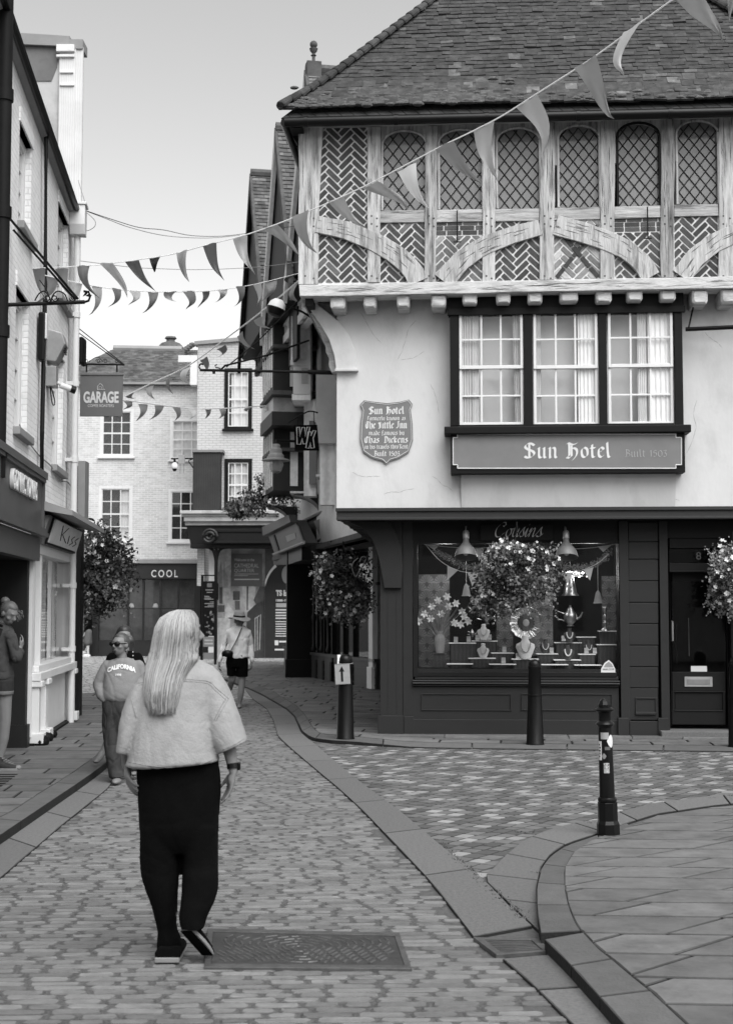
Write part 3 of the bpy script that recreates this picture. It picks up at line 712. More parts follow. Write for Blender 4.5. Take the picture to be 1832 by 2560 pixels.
bays = [(posts[i][1] + posts[i][2] * (1.0 if i else .9), posts[i + 1][1] - posts[i + 1][2]) for i in range(7)]
for i, (xa, xb_) in enumerate(bays):
    ya, yb = (320, 707) if i == 0 else (wins[i - 1][3] + 30, [707, 706, 705, 702, 698, 696, 694][i])
    u0, u1, z0, z1 = rect(xa - 2, ya, xb_ + 2, yb, PU - .05)
    m = MB(); m.box(u0 - .01, u1 + .01, -PU + .05, -PU + .14, z0 - .02, z1 + .02); pn = m.build('brick_panel', M_mortar, hotel)
    b = MB()
    if i == 4:      # faded panel with a dark brick saltire
        herring(b, u0, u1, z0, z1, -PU + .040, 3.0)
        for sg in (-1, 1):
            for k in range(5):
                c0, c1 = (k + .06) / 5, (k + .94) / 5
                f = lambda t: (u0 + .03 + (u1 - u0 - .06) * (t if sg > 0 else 1 - t), z0 + .02 + (z1 - z0) * .86 * (1 - t))
                p0, p1 = f(c0), f(c1); dxx = p1[0] - p0[0]; dzz = p1[1] - p0[1]; l = math.hypot(dxx, dzz); nx, nz = -dzz / l * .026, dxx / l * .026
                b.tone = .8; b.plate([(p0[0] + nx, p0[1] + nz), (p1[0] + nx, p1[1] + nz), (p1[0] - nx, p1[1] - nz), (p0[0] - nx, p0[1] - nz)], -PU + (.030 if sg > 0 else .034), -PU + .05)
    elif i in (2, 5):
        zc = z1 - .19
        for r_ in range(3):
            x = u0 + .01 - random.uniform(0, .1)
            while x < u1:
                P = clip([(x + .006, z1 - .063 * (r_ + 1) + .006), (x + .19, z1 - .063 * (r_ + 1) + .006), (x + .19, z1 - .063 * r_ - .006), (x + .006, z1 - .063 * r_ - .006)], u0 + .01, u1 - .01, z0, z1)
                if len(P) > 2: b.tone = random.uniform(.8, 1.6); b.plate(P, -PU + .040, -PU + .06)
                x += .2
        herring(b, u0, u1, z0, zc, -PU + .040, 2.2 if i == 2 else 1.2)
    else: herring(b, u0, u1, z0, z1, -PU + .040, 1.0)
    b.build('brickwork', M_brick, pn)
# ---- curved braces
def brace(cl, w0, w1, tone, endcap=None):
    P = resample([H.uz(x, y, PU + .01) for x, y in cl], 13); L = []; Rr = []
    for i, (a, c) in enumerate(P):
        p0, p1 = P[max(0, i - 1)], P[min(12, i + 1)]; l = math.hypot(p1[0] - p0[0], p1[1] - p0[1]); nx, nz = -(p1[1] - p0[1]) / l, (p1[0] - p0[0]) / l
        w = (w0 + (w1 - w0) * i / 12) / 2; j = random.uniform(-.006, .006)
        L.append((a + nx * (w + j), c + nz * (w + j))); Rr.append((a - nx * w, c - nz * w))
    zmin = H.z(900, 707, PU); umin = H.u(796, 600, PU)
    m = MB(); m.tone = tone; y0, y1 = -PU - .012, -PU + .1
    m.rings([[(l[0], y0, l[1]), (r[0], y0, r[1]), (r[0], y1, r[1]), (l[0], y1, l[1])] for l, r in zip(L, Rr)])
    for k in range(22):
        j = random.randrange(0, 10); t = random.uniform(.12, .88); a, c = L[j][0] + (Rr[j][0] - L[j][0]) * t, L[j][1] + (Rr[j][1] - L[j][1]) * t; q = (L[j + 1][0] - L[j][0], L[j + 1][1] - L[j][1]); l = math.hypot(*q); split(m, a, c, random.uniform(.06, .24), q[0] / l, q[1] / l, -PU - .0135, random.uniform(.003, .010))
    m.build('curved_brace', [M_oak, M_darkoak], hotel, bevel=.005, fix=False)
brace([(792, 560), (859, 573), (928, 600), (988, 634), (1031, 672), (1045, 704)], .22, .26, 1.0)
brace([(1109, 703), (1147, 655), (1203, 616), (1280, 587), (1350, 568)], .27, .20, 1.0)
brace([(1388, 562), (1453, 580), (1511, 599), (1570, 626), (1605, 657), (1626, 692)], .26, .24, 1.05)
brace([(1702, 690), (1735, 645), (1783, 608), (1845, 580), (1900, 570)], .26, .22, 1.05)
# ---- joist ends
for x0, x1, y0, y1 in [(825, 863, 740, 771), (908, 940, 739, 770), (991, 1024, 738, 768), (1077, 1115, 737, 768), (1155, 1193, 731, 760), (1239, 1276, 730, 758), (1318, 1356, 730, 757), (1398, 1445, 729, 755), (1488, 1529, 728, 756), (1566, 1606, 727, 752), (1649, 1689, 725, 751), (1728, 1769, 724, 760), (1800, 1840, 722, 758)]:
    m = MB(); u0, z1 = H.uz(x0, y0, PU - .03); u1, z0 = H.uz(x1, y1, PU - .03); n = 10
    rg = []
    for yy, s_ in ((-PU + .015, .72), (-PU + .04, .97), (-PU + .5, 1.0)):
        rg.append([((u0 + u1) / 2 + (u1 - u0) / 2 * s_ * sx, yy + random.uniform(-.005, .005), (z0 + z1) / 2 + (z1 - z0) / 2 * s_ * sz) for sx, sz in ((-1, -.6), (-.8, -1), (.8, -1), (1, -.6), (1, .9), (.8, 1), (-.8, 1), (-1, .9))])
    m.rings(rg); m.build('joist_end', M_limed, hotel, smooth=True)
# ---- corner bracket, cove under the side jetty
inner = [(765, 758), (797, 804), (823, 849), (836, 889), (840, 922)]; outer = [(893, 922), (887, 876), (871, 836), (844, 802), (815, 778), (790, 758)]
m = MB(); m.plate([H.uz(x, y, .06) for x, y in inner + outer], -.06, .12); hb(m, 837, 921, 895, 927, .09, .22); m.build('corner_bracket', M_plaster, hotel, bevel=.006)
m = MB(); cv = [H.uz(x, y, .0) for x, y in [(760, 752), (785, 800), (805, 845), (818, 889), (824, 926)]]
cv = resample(cv, 12); base_u = H.u(842, 850, 0)
pts = []
for i, (a, c) in enumerate(cv): pts.append((a + (.012 if i % 2 else -.008), c))
m.prism(pts + [(base_u, cv[-1][1]), (base_u, cv[0][1])], lambda a, c: (a, .13, c), lambda a, c: (a, 5.5, c)); m.tone = .75; m.build('side_cove', M_limed, hotel)
# ---- oriel window
OR = 0.26
def ob(mb, x0, y0, x1, y1, p, d, j=0): return hb(mb, x0, y0, x1, y1, p, d, j)
m = MB(); ob(m, 1120, 738, 1708, 776, OR, .26)
for x0, x1 in ((1124, 1147), (1308, 1332), (1495, 1518), (1684, 1708)): ob(m, x0, 777, x1, 1064, OR, .06)
ob(m, 1147, 1062, 1684, 1066, OR - .002, .06)
for x0, x1 in ((1124, 1129), (1703, 1708)): ob(m, x0, 776, x1, 1064, OR - .062, .19)
ob(m, 1118, 772, 1712, 779, OR + .03, .07)
of = m.build('oriel_frame', M_blackw, hotel, bevel=.006)
m = MB(); ob(m, 1110, 1066, 1727, 1080, OR + .09, .34); m.build('oriel_sill', M_blackw, hotel, bevel=.012)
m = MB(); ob(m, 1126, 1081, 1712, 1181, OR + .01, .26); m.build('sign_board', M_blackw, hotel, bevel=.005)
m = MB(); q = [H.uz(x, y, OR + .02) for x, y in [(1143, 1085), (1688, 1085), (1688, 1094), (1702, 1094), (1702, 1162), (1688, 1162), (1688, 1171), (1143, 1171), (1143, 1162), (1132, 1162), (1132, 1094), (1143, 1094)]]
m.plate(q, -OR - .02, -OR - .008); sgn = m.build('sign_panel', M_sign, hotel)
m = MB()
for a, c in zip(q, q[1:] + q[:1]): m.tube([(a[0], -OR - .022, a[1]), (c[0], -OR - .022, c[1])], .007, 4)
m.build('gilt_line', M_letter, sgn)
sashes = [(1147, 1308, 777, 1063), (1332, 1495, 776, 1063), (1518, 1684, 771, 1061)]
for i, (x0, x1, y0, y1) in enumerate(sashes):
    u0, u1, z0, z1 = rect(x0, y0, x1, y1, OR - .02); zm = z0 + (z1 - z0) * .505; s_ = MB()
    for (za, zc, yy) in ((zm - .02, z1, -OR + .02), (z0, zm + .02, -OR + .045)):
        for a, b_ in ((u0, u0 + .035), (u1 - .035, u1)): s_.box(a, b_, yy, yy + .03, za, zc)
        s_.box(u0 + .035, u1 - .035, yy + .001, yy + .031, zc - .04, zc); s_.box(u0 + .035, u1 - .035, yy + .001, yy + .031, za, za + .045)
        for k in (1, 2):
            a = u0 + .035 + (u1 - u0 - .07) * k / 3; s_.box(a - .013, a + .013, yy + .004, yy + .028, za + .045, zc - .04)
        c = (za + zc) / 2
        s_.box(u0 + .035, u1 - .035, yy + .006, yy + .026, c - .012, c + .012)
    sw = s_.build('sash_window', M_white, hotel, bevel=.004)
    gl = MB(); gl.poly([(u0 + .02, -OR + .04, zm), (u1 - .02, -OR + .04, zm), (u1 - .02, -OR + .04, z1 - .02), (u0 + .02, -OR + .04, z1 - .02)]); gl.poly([(u0 + .02, -OR + .065, z0 + .02), (u1 - .02, -OR + .065, z0 + .02), (u1 - .02, -OR + .065, zm), (u0 + .02, -OR + .065, zm)])
    gl.build('pane', G_win, sw, fix=False)
    for (a0, a1, tn, top_) in {0: ((0.02, .2, .75, 0), (.2, .31, 1.0, 0), (.84, .98, .7, 1)), 1: ((.02, .12, .9, 0), (.7, .98, 1.15, 0)), 2: ((.46, .6, 1.0, 0), (.62, .98, 1.2, 0))}[i]:
        c = MB(); c.tone = tn; n = 14; ww = u1 - u0
        for k in range(n):
            f = lambda q, zz: (u0 + ww * (a0 + (a1 - a0) * q / n) + (.03 * (1 - zz) if top_ else 0), -OR + .085 + .012 * math.sin(q * 2.1), z0 + (z1 - z0) * zz)
            c.poly([f(k, 0.01), f(k + 1, 0.01), f(k + 1, .98), f(k, .98)])
        c.build('curtain', M_curtain, hotel, fix=False)
    # patterned lining: little leaf prints
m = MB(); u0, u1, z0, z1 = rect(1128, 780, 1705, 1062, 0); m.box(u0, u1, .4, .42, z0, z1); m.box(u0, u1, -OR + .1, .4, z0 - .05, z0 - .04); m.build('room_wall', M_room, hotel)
# ---- sign lettering and plaque
L1 = MB(); u0, z1 = H.uz(1308, 1112, OR + .02); u1, z0 = H.uz(1529, 1143, OR + .02)
nib(L1, 'Sun Hotel', u0, z0, u1 - u0, (z1 - z0) * .78, -OR - .024, w=.26); L1.build('lettering', M_letter, sgn, fix=False)
L1 = MB(); u0, z1 = H.uz(1560, 1127, OR + .02); u1, z0 = H.uz(1668, 1141, OR + .02)
nib(L1, 'Built 1503', u0, z0, u1 - u0, (z1 - z0) * .85, -OR - .024, w=.13); L1.build('lettering', mat('dull_lettering', .38, .6), sgn, fix=False)
plq = empty('wall_plaque', 'grey shield shaped plaque with gothic lettering on the white hotel wall', 'plaque')
plq.parent = None; H.place(plq)
sh = [(900, 1011), (910, 1001), (938, 1005), (967, 1008), (998, 1005), (1022, 999), (1031, 1010), (1026, 1022), (1031, 1060), (1032, 1100), (1022, 1130), (998, 1145), (975, 1152), (966, 1161), (956, 1152), (930, 1145), (908, 1130), (900, 1100), (901, 1060), (906, 1024)]
q = [H.uz(x, y, .02) for x, y in sh]
m = MB(); m.plate(q, -.03, -.0); m.build('shield', M_sign, plq)
qi = offset_in(q, .015); m = MB()
for a, c in zip(qi, qi[1:] + qi[:1]): m.tube([(a[0], -.032, a[1]), (c[0], -.032, c[1])], .0035, 4)
m.build('border', M_letter, plq)
L1 = MB()
for txt, yb, xh, xa, xb_, w in [('Sun Hotel', 1035, 12.5, 922, 1011, .3), ('Formerly known as', 1051, 7.5, 917, 1014, .24), ('The Little Inn', 1071, 12, 913, 1018, .3), ('made famous by', 1088, 8, 922, 1011, .24), ('Chas. Dickens', 1107, 11, 911, 1020, .3), ("in his travels thro'Kent", 1122, 7.5, 912, 1020, .24), ('Built 1503', 1140, 9, 934, 1000, .26)]:
    u0, z0 = H.uz(xa, yb, .03); u1, _ = H.uz(xb_, yb, .03); nib(L1, txt, u0, z0, u1 - u0, xh / 190, -.034, w=w)
L1.build('lettering', M_letter, plq, fix=False)
# black hanging-sign pole on the right of the oriel, and the long bracket on the corner
pr = empty('iron_wall_pole', 'black iron pole fixed to the hotel wall right of the oriel', 'sign bracket'); H.place(pr)
m = MB(); a, c = H.uz(1708, 829, .1); a2, c2 = H.uz(1840, 823, .3); m.tube([(a, -.25, c), (a2 + .8, -.6, c2)], .028, 8); m.build('pole', M_iron, pr)
m = MB(); a, c = H.uz(1732, 756, .1); a2, c2 = H.uz(1718, 822, .2); m.tube([(a, -.2, c), (a2, -.28, c2)], .012, 6); m.build('stay', M_iron, pr)
# ---- roof: hipped, real tiles in courses
PE = PU + .32
uL = H.u(702, 290, PE); zEa = H.z(702, 288, PE); zEb = H.z(1832, 262, PE); uRr = uL + 7.55; SLP = math.tan(R(50))
rf = MB()
dep = 3.6; ncour = int(dep / math.cos(R(50)) / 0.098)
def ez(u): return zEa + (zEb - zEa) * (u - uL) / (H.u(1832, 262, PE) - uL)
for k in range(ncour):
    d = k * 0.098 * math.cos(R(50)); flare = 0.10 * max(0, 1 - d / .7) ** 2      # bell-cast eave
    zz = d * SLP * 1.0 + flare; ua, ub = uL + d, uRr - d
    x = ua - random.uniform(0, .16); sag = random.uniform(-.004, .004)
    while x < ub:
        w = random.uniform(.155, .175); x0, x1 = max(x, ua - .03), min(x + w - .004, ub + .03)
        if x1 - x0 > .02:
            lift = random.uniform(0, .014) + (random.random() < .04) * .012; z0 = ez((x0 + x1) / 2) + zz + sag + .012 * math.sin(x * 1.3 + k * .2) + random.uniform(-.004, .004)
            L_ = .19; dy_, dz_ = L_ * math.cos(R(47)), L_ * math.sin(R(47)); tilt = random.uniform(-.006, .006)
            r = random.random(); rf.tone = random.uniform(.72, 1.15) if r > .035 else random.uniform(1.5, 2.3)
            if d < .5: rf.tone *= random.uniform(.9, 1.5)
            y0 = -PE + d; t = .024
            b = len(rf.v)
            rf.v += [(x0, y0, z0 + lift + tilt), (x1, y0, z0 + lift - tilt), (x1, y0 + dy_, z0 + dz_), (x0, y0 + dy_, z0 + dz_),
                     (x0, y0 + .01, z0 + lift + tilt - t), (x1, y0 + .01, z0 + lift - tilt - t)]
            rf.face((b, b + 1, b + 2, b + 3)); rf.tone *= .15; rf.face((b, b + 4, b + 5, b + 1)); rf.face((b, b + 3, b + 4)); rf.face((b + 1, b + 5, b + 2))  # shade of the course gaps painted into front and side faces
        x += w
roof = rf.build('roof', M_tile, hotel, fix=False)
# the other three slopes and underlay as closed body (tile texture in the material)
u = MB(); zr_ = zEa + dep * SLP; yr = -PE + dep
A = (uL, -PE + .03, zEa - .03); B = (uRr, -PE + .03, ez(uRr) - .03); C = (uRr, DEPU, ez(uRr) - .03); D = (uL, DEPU, zEa - .03); E1 = (uL + dep, yr, zr_ - .03); E2 = (uRr - dep, yr, zr_ - .03); E3 = (uRr - dep, DEPU - dep, zr_ - .03); E4 = (uL + dep, DEPU - dep, zr_ - .03)
u.poly([A, B, E2, E1]); u.poly([B, C, E3, E2]); u.poly([C, D, E4, E3]); u.poly([D, A, E1, E4]); u.poly([E1, E2, E3, E4]); u.poly([A, D, C, B])
u.build('roof_underlay', mat('tile_underlay', .05, .9, .2, 8, brick=(.165, .1, .3, .012)), hotel)
for sgn_, uu in ((1, uL), (-1, uRr)):
    hp = MB()       # bonnet hip tiles
    n = 34
    for k in range(n):
        d = .03 + dep * k / n; fl = 0.10 * max(0, 1 - d / .7) ** 2; c = Vector((uu + sgn_ * d, -PE + d, ez(uu) + d * SLP + fl + .03))
        ax = Vector((sgn_, 1, SLP)).normalized(); s1 = Vector((0, 0, 1)).cross(ax).normalized(); s2 = ax.cross(s1)
        ra = []
        for t, rr in ((0, .078), (.02, .088), (.24, .06)):
            p = c + ax * (t - .06); ra.append([p + s1 * math.cos(a) * rr + s2 * math.sin(a) * rr * .75 for a in [math.pi * (1.25 * q / 8 - .125) for q in range(9)]])
        hp.tone = random.uniform(.5, 1.3); b = len(hp.v)
        for rg in ra: hp.v += [tuple(p) for p in rg]
        for i in range(2):
            for q in range(8): hp.face((b + i * 9 + q, b + i * 9 + q + 1, b + (i + 1) * 9 + q + 1, b + (i + 1) * 9 + q))
        hp.face(range(b, b + 9))
    hp.build('hip_tiles', M_tile, hotel)
# moss pads along the eave
ms = MB()
for i in range(260):
    a = random.uniform(uL + .1, uL + 3) if i % 2 else random.uniform(uL, uRr); d = abs(random.gauss(0, .22 if i % 2 else .1)); r = random.uniform(.02, .05)
    ms.tone = random.uniform(.7, 1.5); ms.ball((a, -PE + d, ez(a) + d * SLP + .10 * max(0, 1 - d / .7) ** 2 + .0), r * 1.6, r, r * .6, 7, 5)
ms.build('moss', mat('moss', .085, 1, .4, 40, 1, 90), hotel, smooth=True)['kind'] = 'stuff'
g = MB(); g.tube([(uL + .05 + (uRr - uL) * k / 14, -PE + .02, ez(uL + (uRr - uL) * k / 14) - .085) for k in range(15)], .062, 10)
for k in range(7): a = uL + .3 + k * 1.15; g.tube([(a, -PE + .02, ez(a) - .085), (a + .05, -PE + .02, ez(a + .05) - .085)], .07, 10)
g.tube([(uL + .05, -PE + .04, ez(uL) - .085), (uL + .05, DEPU, ez(uL) - .1)], .06, 10)
g.build('gutter', M_black, hotel, smooth=True)
m = MB(); m.box(uL + .1, U0 + .04, -PE + .08, DEPU, zEa - .14, zEa - .1); 
for k in range(19): y = -PU + .1 + k * .38; m.prism([(uL + .1, zEa - .14), (U0 + .05, zEa - .14), (U0 + .05, zEa - .42)], lambda a, c: (a, y, c), lambda a, c: (a, y + .07, c))
m.box(U0, UR, -PE + .06, -PU - .03, zEa - .06, zEa - .045); m.build('eave_boards', M_iron, hotel)
# ---- SHOPFRONT (p = PS plane, u from US0)
zf0, zf1 = H.z(900, 1304, .1), H.z(900, 1273, .1)
m = MB(); m.tone = 1.3; m.box(H.u(841, 1290, .1), UR, -.10, .12, zf0 + .02, zf1); m.box(H.u(841, 1290, .1) - .01, UR, -.13, -.10, zf1 - .03, zf1 + .015); m.box(H.u(841, 1290, .1), UR, -.115, -.10, zf0 + .02, zf0 + .05)
m.build('shop_fascia', M_shop, hotel, bevel=.004)
m = MB()
for k in range(44): m.box(UP0 + .02, US0 + .2, .14 + k * .22, .14 + k * .22 + .20, zf0 + .04 + random.uniform(-.01, .01), zf0 + .08)
m.box(US0 + .2, UR, .12, .6, zf0 + .05, zf0 + .09); m.build('soffit_boards', M_darkoak, hotel)
SP = PS
def sb(mb, x0, y0, x1, y1, dp=0, d=.1): return hb(mb, x0, y0, x1, y1, SP + dp, d)
shop = hotel
ZG = 0.0
def sbg(mb, x0, y0, x1, dp, d): # to the ground
    u0, z1 = H.uz(x0, y0, SP + dp); u1, _ = H.uz(x1, y0, SP + dp); mb.box(u0, u1, -(SP + dp), -(SP + dp) + d, ZG, z1)
m = MB(); sbg(m, 950, 1303, 1005, .03, .35); sbg(m, 1006, 1303, 1031, 0, .3); sbg(m, 944, 1789, 1008, .05, .36); sbg(m, 1009, 1791, 1033, .02, .3)
for x in (968, 990): sb(m, x, 1480, x + 2, 1785, .034, .01)
m.build('corner_post', M_shop, hotel, bevel=.008)
br_o = [(870, 1304), (903, 1318), (931, 1350), (945, 1390), (953, 1430), (960, 1470)]; br_i = [(1003, 1470), (1006, 1420), (1003, 1372), (990, 1335), (975, 1304)]
m = MB(); m.plate([H.uz(x, y, SP + .12) for x, y in br_o + br_i], -SP - .10, -SP + .05); m.build('corner_brace', M_shop, hotel, bevel=.006)
# header, pilasters, stall riser
m = MB(); sb(m, 1030, 1283, 1545, 1350, 0, .12); sb(m, 1545, 1283, 1900, 1303, -.03, .12); m.build('header', M_shopd, hotel)
m = MB(); sb(m, 1200, 1311, 1382, 1351, .06, .04); sg2 = m.build('name_board', M_shopd, hotel, bevel=.004)
for i, (x0, x1, y0) in enumerate([(1546, 1569, 1303), (1646, 1667, 1303)]):
    m = MB(); sbg(m, x0, y0, x1, .05, .2); sbg(m, x0 - 2, 1795, x1 + 2, .07, .2); m.build('pilaster', M_shop, hotel, bevel=.005)
m = MB(); ys = [1305, 1354, 1398, 1452, 1506, 1559, 1613, 1667, 1720]
for a, c in zip(ys, ys[1:]): sb(m, 1570, a + 1.5, 1645, c - 1, .012, .1)
sb(m, 1570, 1305, 1645, 1800, -.01, .1); sb(m, 1570, 1721, 1645, 1800, .012, .02); sbg(m, 1569, 1803, 1646, .05, .1)
m.build('boarding', M_shop, hotel, bevel=.004)
m = MB()
def panel(mb, x0, y0, x1, y1, dp=.012):   # raised moulding round a sunk panel
    for q in ((x0, y0, x1, y0 + 3), (x0, y1 - 3, x1, y1), (x0, y0, x0 + 3, y1), (x1 - 3, y0, x1, y1)): sb(mb, *q, dp + .018, .02)
panel(m, 1587, 1744, 1640, 1786, .012); sb(m, 1588, 1780, 1639, 1787, .045, .03)
sbg(m, 1031, 1716, 1546, 0, .12); panel(m, 1052, 1734, 1278, 1777, 0); panel(m, 1302, 1734, 1530, 1777, 0); sbg(m, 1032, 1798, 1546, .012, .1)
m.build('stall_riser', M_shop, hotel, bevel=.004)
m = MB(); m.tone = 1.25; sb(m, 1030, 1700, 1549, 1706, .05, .1); sb(m, 1030, 1706, 1549, 1712, .075, .1); sb(m, 1030, 1712, 1547, 1717, .045, .1); sb(m, 1036, 1690, 1546, 1700, .0, .1); m.build('window_sill', M_shop, hotel, bevel=.008)
m = MB(); sb(m, 1032, 1350, 1546, 1358, .015, .1); sb(m, 1032, 1358, 1044, 1692, .015, .1); sb(m, 1541, 1358, 1546, 1692, .015, .1); sb(m, 1044, 1680, 1541, 1692, .015, .1)
sw = m.build('shop_window', M_shopd, hotel, bevel=.006)
m = MB(); u0, u1, z0, z1 = rect(1043, 1357, 1542, 1681, SP - .02); m.poly([(u0, -SP + .03, z0), (u1, -SP + .03, z0), (u1, -SP + .03, z1), (u0, -SP + .03, z1)]); m.build('glass', G_shop, sw, fix=False)
text_on('lettering', 'Cousins', 0, 0, 1, 1, 0, M_letter, sg2) if False else None
# script lettering
SC = {'C': (.95, [[(.8, 1.15), (.72, 1.4), (.45, 1.35), (.15, .9), (.1, .4), (.3, 0), (.6, .05), (.85, .4)], [(.8, 1.2), (.7, 1.0), (.6, 1.1)]]), 'o': (.55, [[(.3, .85), (.1, .6), (.08, .2), (.25, 0), (.45, .3), (.42, .7), (.28, .8), (.45, .75), (.6, .8)]]),
      'u': (.62, [[(0, .7), (.12, .85), (.08, .25), (.2, 0), (.4, .3), (.5, .85)], [(.5, .85), (.44, .2), (.52, 0), (.65, .25)]]), 's': (.45, [[(0, .3), (.3, .95), (.28, .6), (.38, .2), (.2, 0), (.02, .1)], [(.2, 0), (.42, .12), (.5, .3)]]),
      'i': (.34, [[(0, .3), (.15, .85), (.1, .2), (.18, 0), (.35, .3)], [(.2, 1.15), (.22, 1.2)]]), 'n': (.66, [[(0, .5), (.12, .85), (.05, 0)], [(.08, .3), (.3, .82), (.42, .75), (.38, .15), (.46, 0), (.65, .3)]])}
L1 = MB(); u0, z0 = H.uz(1232, 1342, SP + .065); u1, _ = H.uz(1352, 1342, SP + .065)
nib(L1, 'Cousins', u0, z0, u1 - u0, .135, -SP - .065, w=.13, ang=35, track=.0, italic=.25, font=SC); L1.build('lettering', M_letter, sg2, fix=False)
# swan-neck shop lamps
lm0 = None
for px, lab in ((1164, 'bell shaped metal lamp left of the flower basket at the shop window'), (1414, 'bell shaped metal lamp right of the flower basket at the shop window')):
    a, zt = H.uz(px, 1345, SP + .25); e = empty('shop_lamp', lab, 'lamp', group='lamps over the shop window'); 
    ox_, oy_ = H.o[0] + H.d[0] * a - H.n[0] * (SP + .25), H.o[1] + H.d[1] * a - H.n[1] * (SP + .25)
    e.location = (ox_, oy_, zt); e.rotation_euler = (R(-18), 0, H.a)
    m = MB(); m.lathe([(.035, .0), (.04, -.06), (.075, -.11), (.125, -.17), (.147, -.25), (.148, -.27), (.135, -.26), (.115, -.18), (.03, -.08)], n=24, cap=False); m.build('shade', mat('aged_zinc', .13, .5, .15, 8, metal=.2), e, smooth=True)
    m = MB(); m.lathe([(.03, -.02), (.042, .0), (.042, .08), (.03, .1), (.012, .11)], n=16); m.tube([(0, 0, .1), (0, .02, .16), (0, .1, .2), (0, .2, .2)], .01, 6); m.build('neck', M_zinc, e, smooth=True)
    m = MB(); m.ball((0, 0, -.19), .04, .04, .055); m.build('bulb', M_white, e, smooth=True)
# ---- door
m = MB(); sb(m, 1667, 1303, 1840, 1345, .0, .12); sb(m, 1667, 1345, 1672, 1815, -.02, .12); sb(m, 1822, 1345, 1845, 1815, .0, .2); sb(m, 1672, 1408, 1822, 1426, -.02, .08); sb(m, 1672, 1426, 1822, 1430, .0, .08); sb(m, 1672, 1345, 1822, 1370, -.03, .08); m.build('door_frame', M_shopd, hotel, bevel=.004)
m = MB(); D0 = -.16
for q in ((1672, 1430, 1679, 1812), (1813, 1430, 1822, 1812), (1679, 1430, 1813, 1453), (1679, 1680, 1813, 1728), (1679, 1777, 1813, 1812), (1679, 1728, 1686, 1777), (1805, 1728, 1813, 1777)): sb(m, *q, D0, .05)
sb(m, 1686, 1728, 1805, 1777, D0 - .02, .02)
for q in ((1684, 1728, 1807, 1731), (1684, 1775, 1807, 1779)): sb(m, *q, D0 + .012, .02)
dr = m.build('door', M_shopd, hotel, bevel=.004)
m = MB(); u0, u1, z0, z1 = rect(1678, 1452, 1814, 1681, SP + D0 - .02); m.poly([(u0, -SP - D0 + .025, z0), (u1, -SP - D0 + .025, z0), (u1, -SP - D0 + .025, z1), (u0, -SP - D0 + .025, z1)])
u0, u1, z0, z1 = rect(1672, 1369, 1822, 1409, SP + D0); m.poly([(u0, -SP - D0, z0), (u1, -SP - D0, z0), (u1, -SP - D0, z1), (u0, -SP - D0, z1)]); m.build('door_glass', G_shop, dr, fix=False)
m = MB(); m.tone = 1.2; sb(m, 1710, 1692, 1780, 1717, D0 + .015, .02); m.build('letter_plate', M_zinc, dr, bevel=.003)
m = MB(); m.tone = .8; sb(m, 1716, 1698, 1774, 1711, D0 + .022, .01); m.build('letter_flap', M_zinc, dr, bevel=.003)
m = MB(); a, c = H.uz(1678, 1553, SP + D0); a2, c2 = H.uz(1678, 1602, SP + D0); yh = -SP - D0; m.tube([(a, yh, c), (a, yh - .06, c), (a, yh - .06, c2), (a, yh, c2)], .009, 8); m.tube([(a, yh - .065, c), (a, yh - .065, c2)], .013, 8); m.build('door_handle', M_zinc, dr, smooth=True)
m = MB(); sb(m, 1726, 1665, 1766, 1679, D0 + .0, .01); m.build('notice', M_letter, dr)
nm = text_on('house_number', '8', *[H.uz(1739, 1399, SP + D0)[i] for i in (0, 1)], .065, .1, -SP - D0 - .004, M_sign, hotel)
m = MB(); sb(m, 1690, 1560, 1691.5, 1660, D0 - .2, .02); sb(m, 1720, 1545, 1722, 1640, D0 - .3, .02); m.build('inner_rail', M_zinc, hotel)
m = MB(); m.tone = 1.05; a, _ = H.uz(1652, 1830, SP + .2); z_ = .05
m.box(a, UR, -SP - .22, -SP + .3, .03, .13); m.build('door_step', M_gran, hotel, bevel=.01)
m = MB(); x = US0 - .1
while x < UR: w = random.uniform(.5, 1.1); m.tone = random.uniform(.9, 1.4); m.box(x + .005, x + w - .005, -SP - .26, -SP + .1, .02, .062, .004); x += w
m.build('plinth_stones', M_flag, hotel, bevel=.006)
# dark core behind the shop
uw0, uw1, _, _ = rect(1043, 1357, 1542, 1681, SP)
m = MB(); yb = -SP + 1.25; zfl = H.z(1200, 1672, SP - .3)
m.box(uw0 - .1, UR, yb + 1.2, yb + 1.25, 0, zf0 + .04); m.box(US0 + .02, US0 + .12, .5, DEP, 0, zf0 + .04); m.box(UR - .1, UR, .5, yb + 1.2, 0, zf0 + .04)
m.box(uw0 - .2, UR, -SP + .12, yb + 1.2, zf0 - .04, zf0); m.box(uw1 + .15, uw1 + .2, -SP + .1, yb + .4, 0, zf0 - .05); m.build('shop_interior', mat('dark_interior', .012, .8, .3, 2), hotel)
m = MB(); m.tone = .6; m.box(uw0 - .08, uw1 + .1, -SP + .1, yb, zfl - .04, zfl); m.box(uw0 - .08, uw1 + .1, -SP + .04, -SP + .1, H.z(1200, 1695, SP), zfl + .01); m.build('display_shelf', M_shop, hotel)
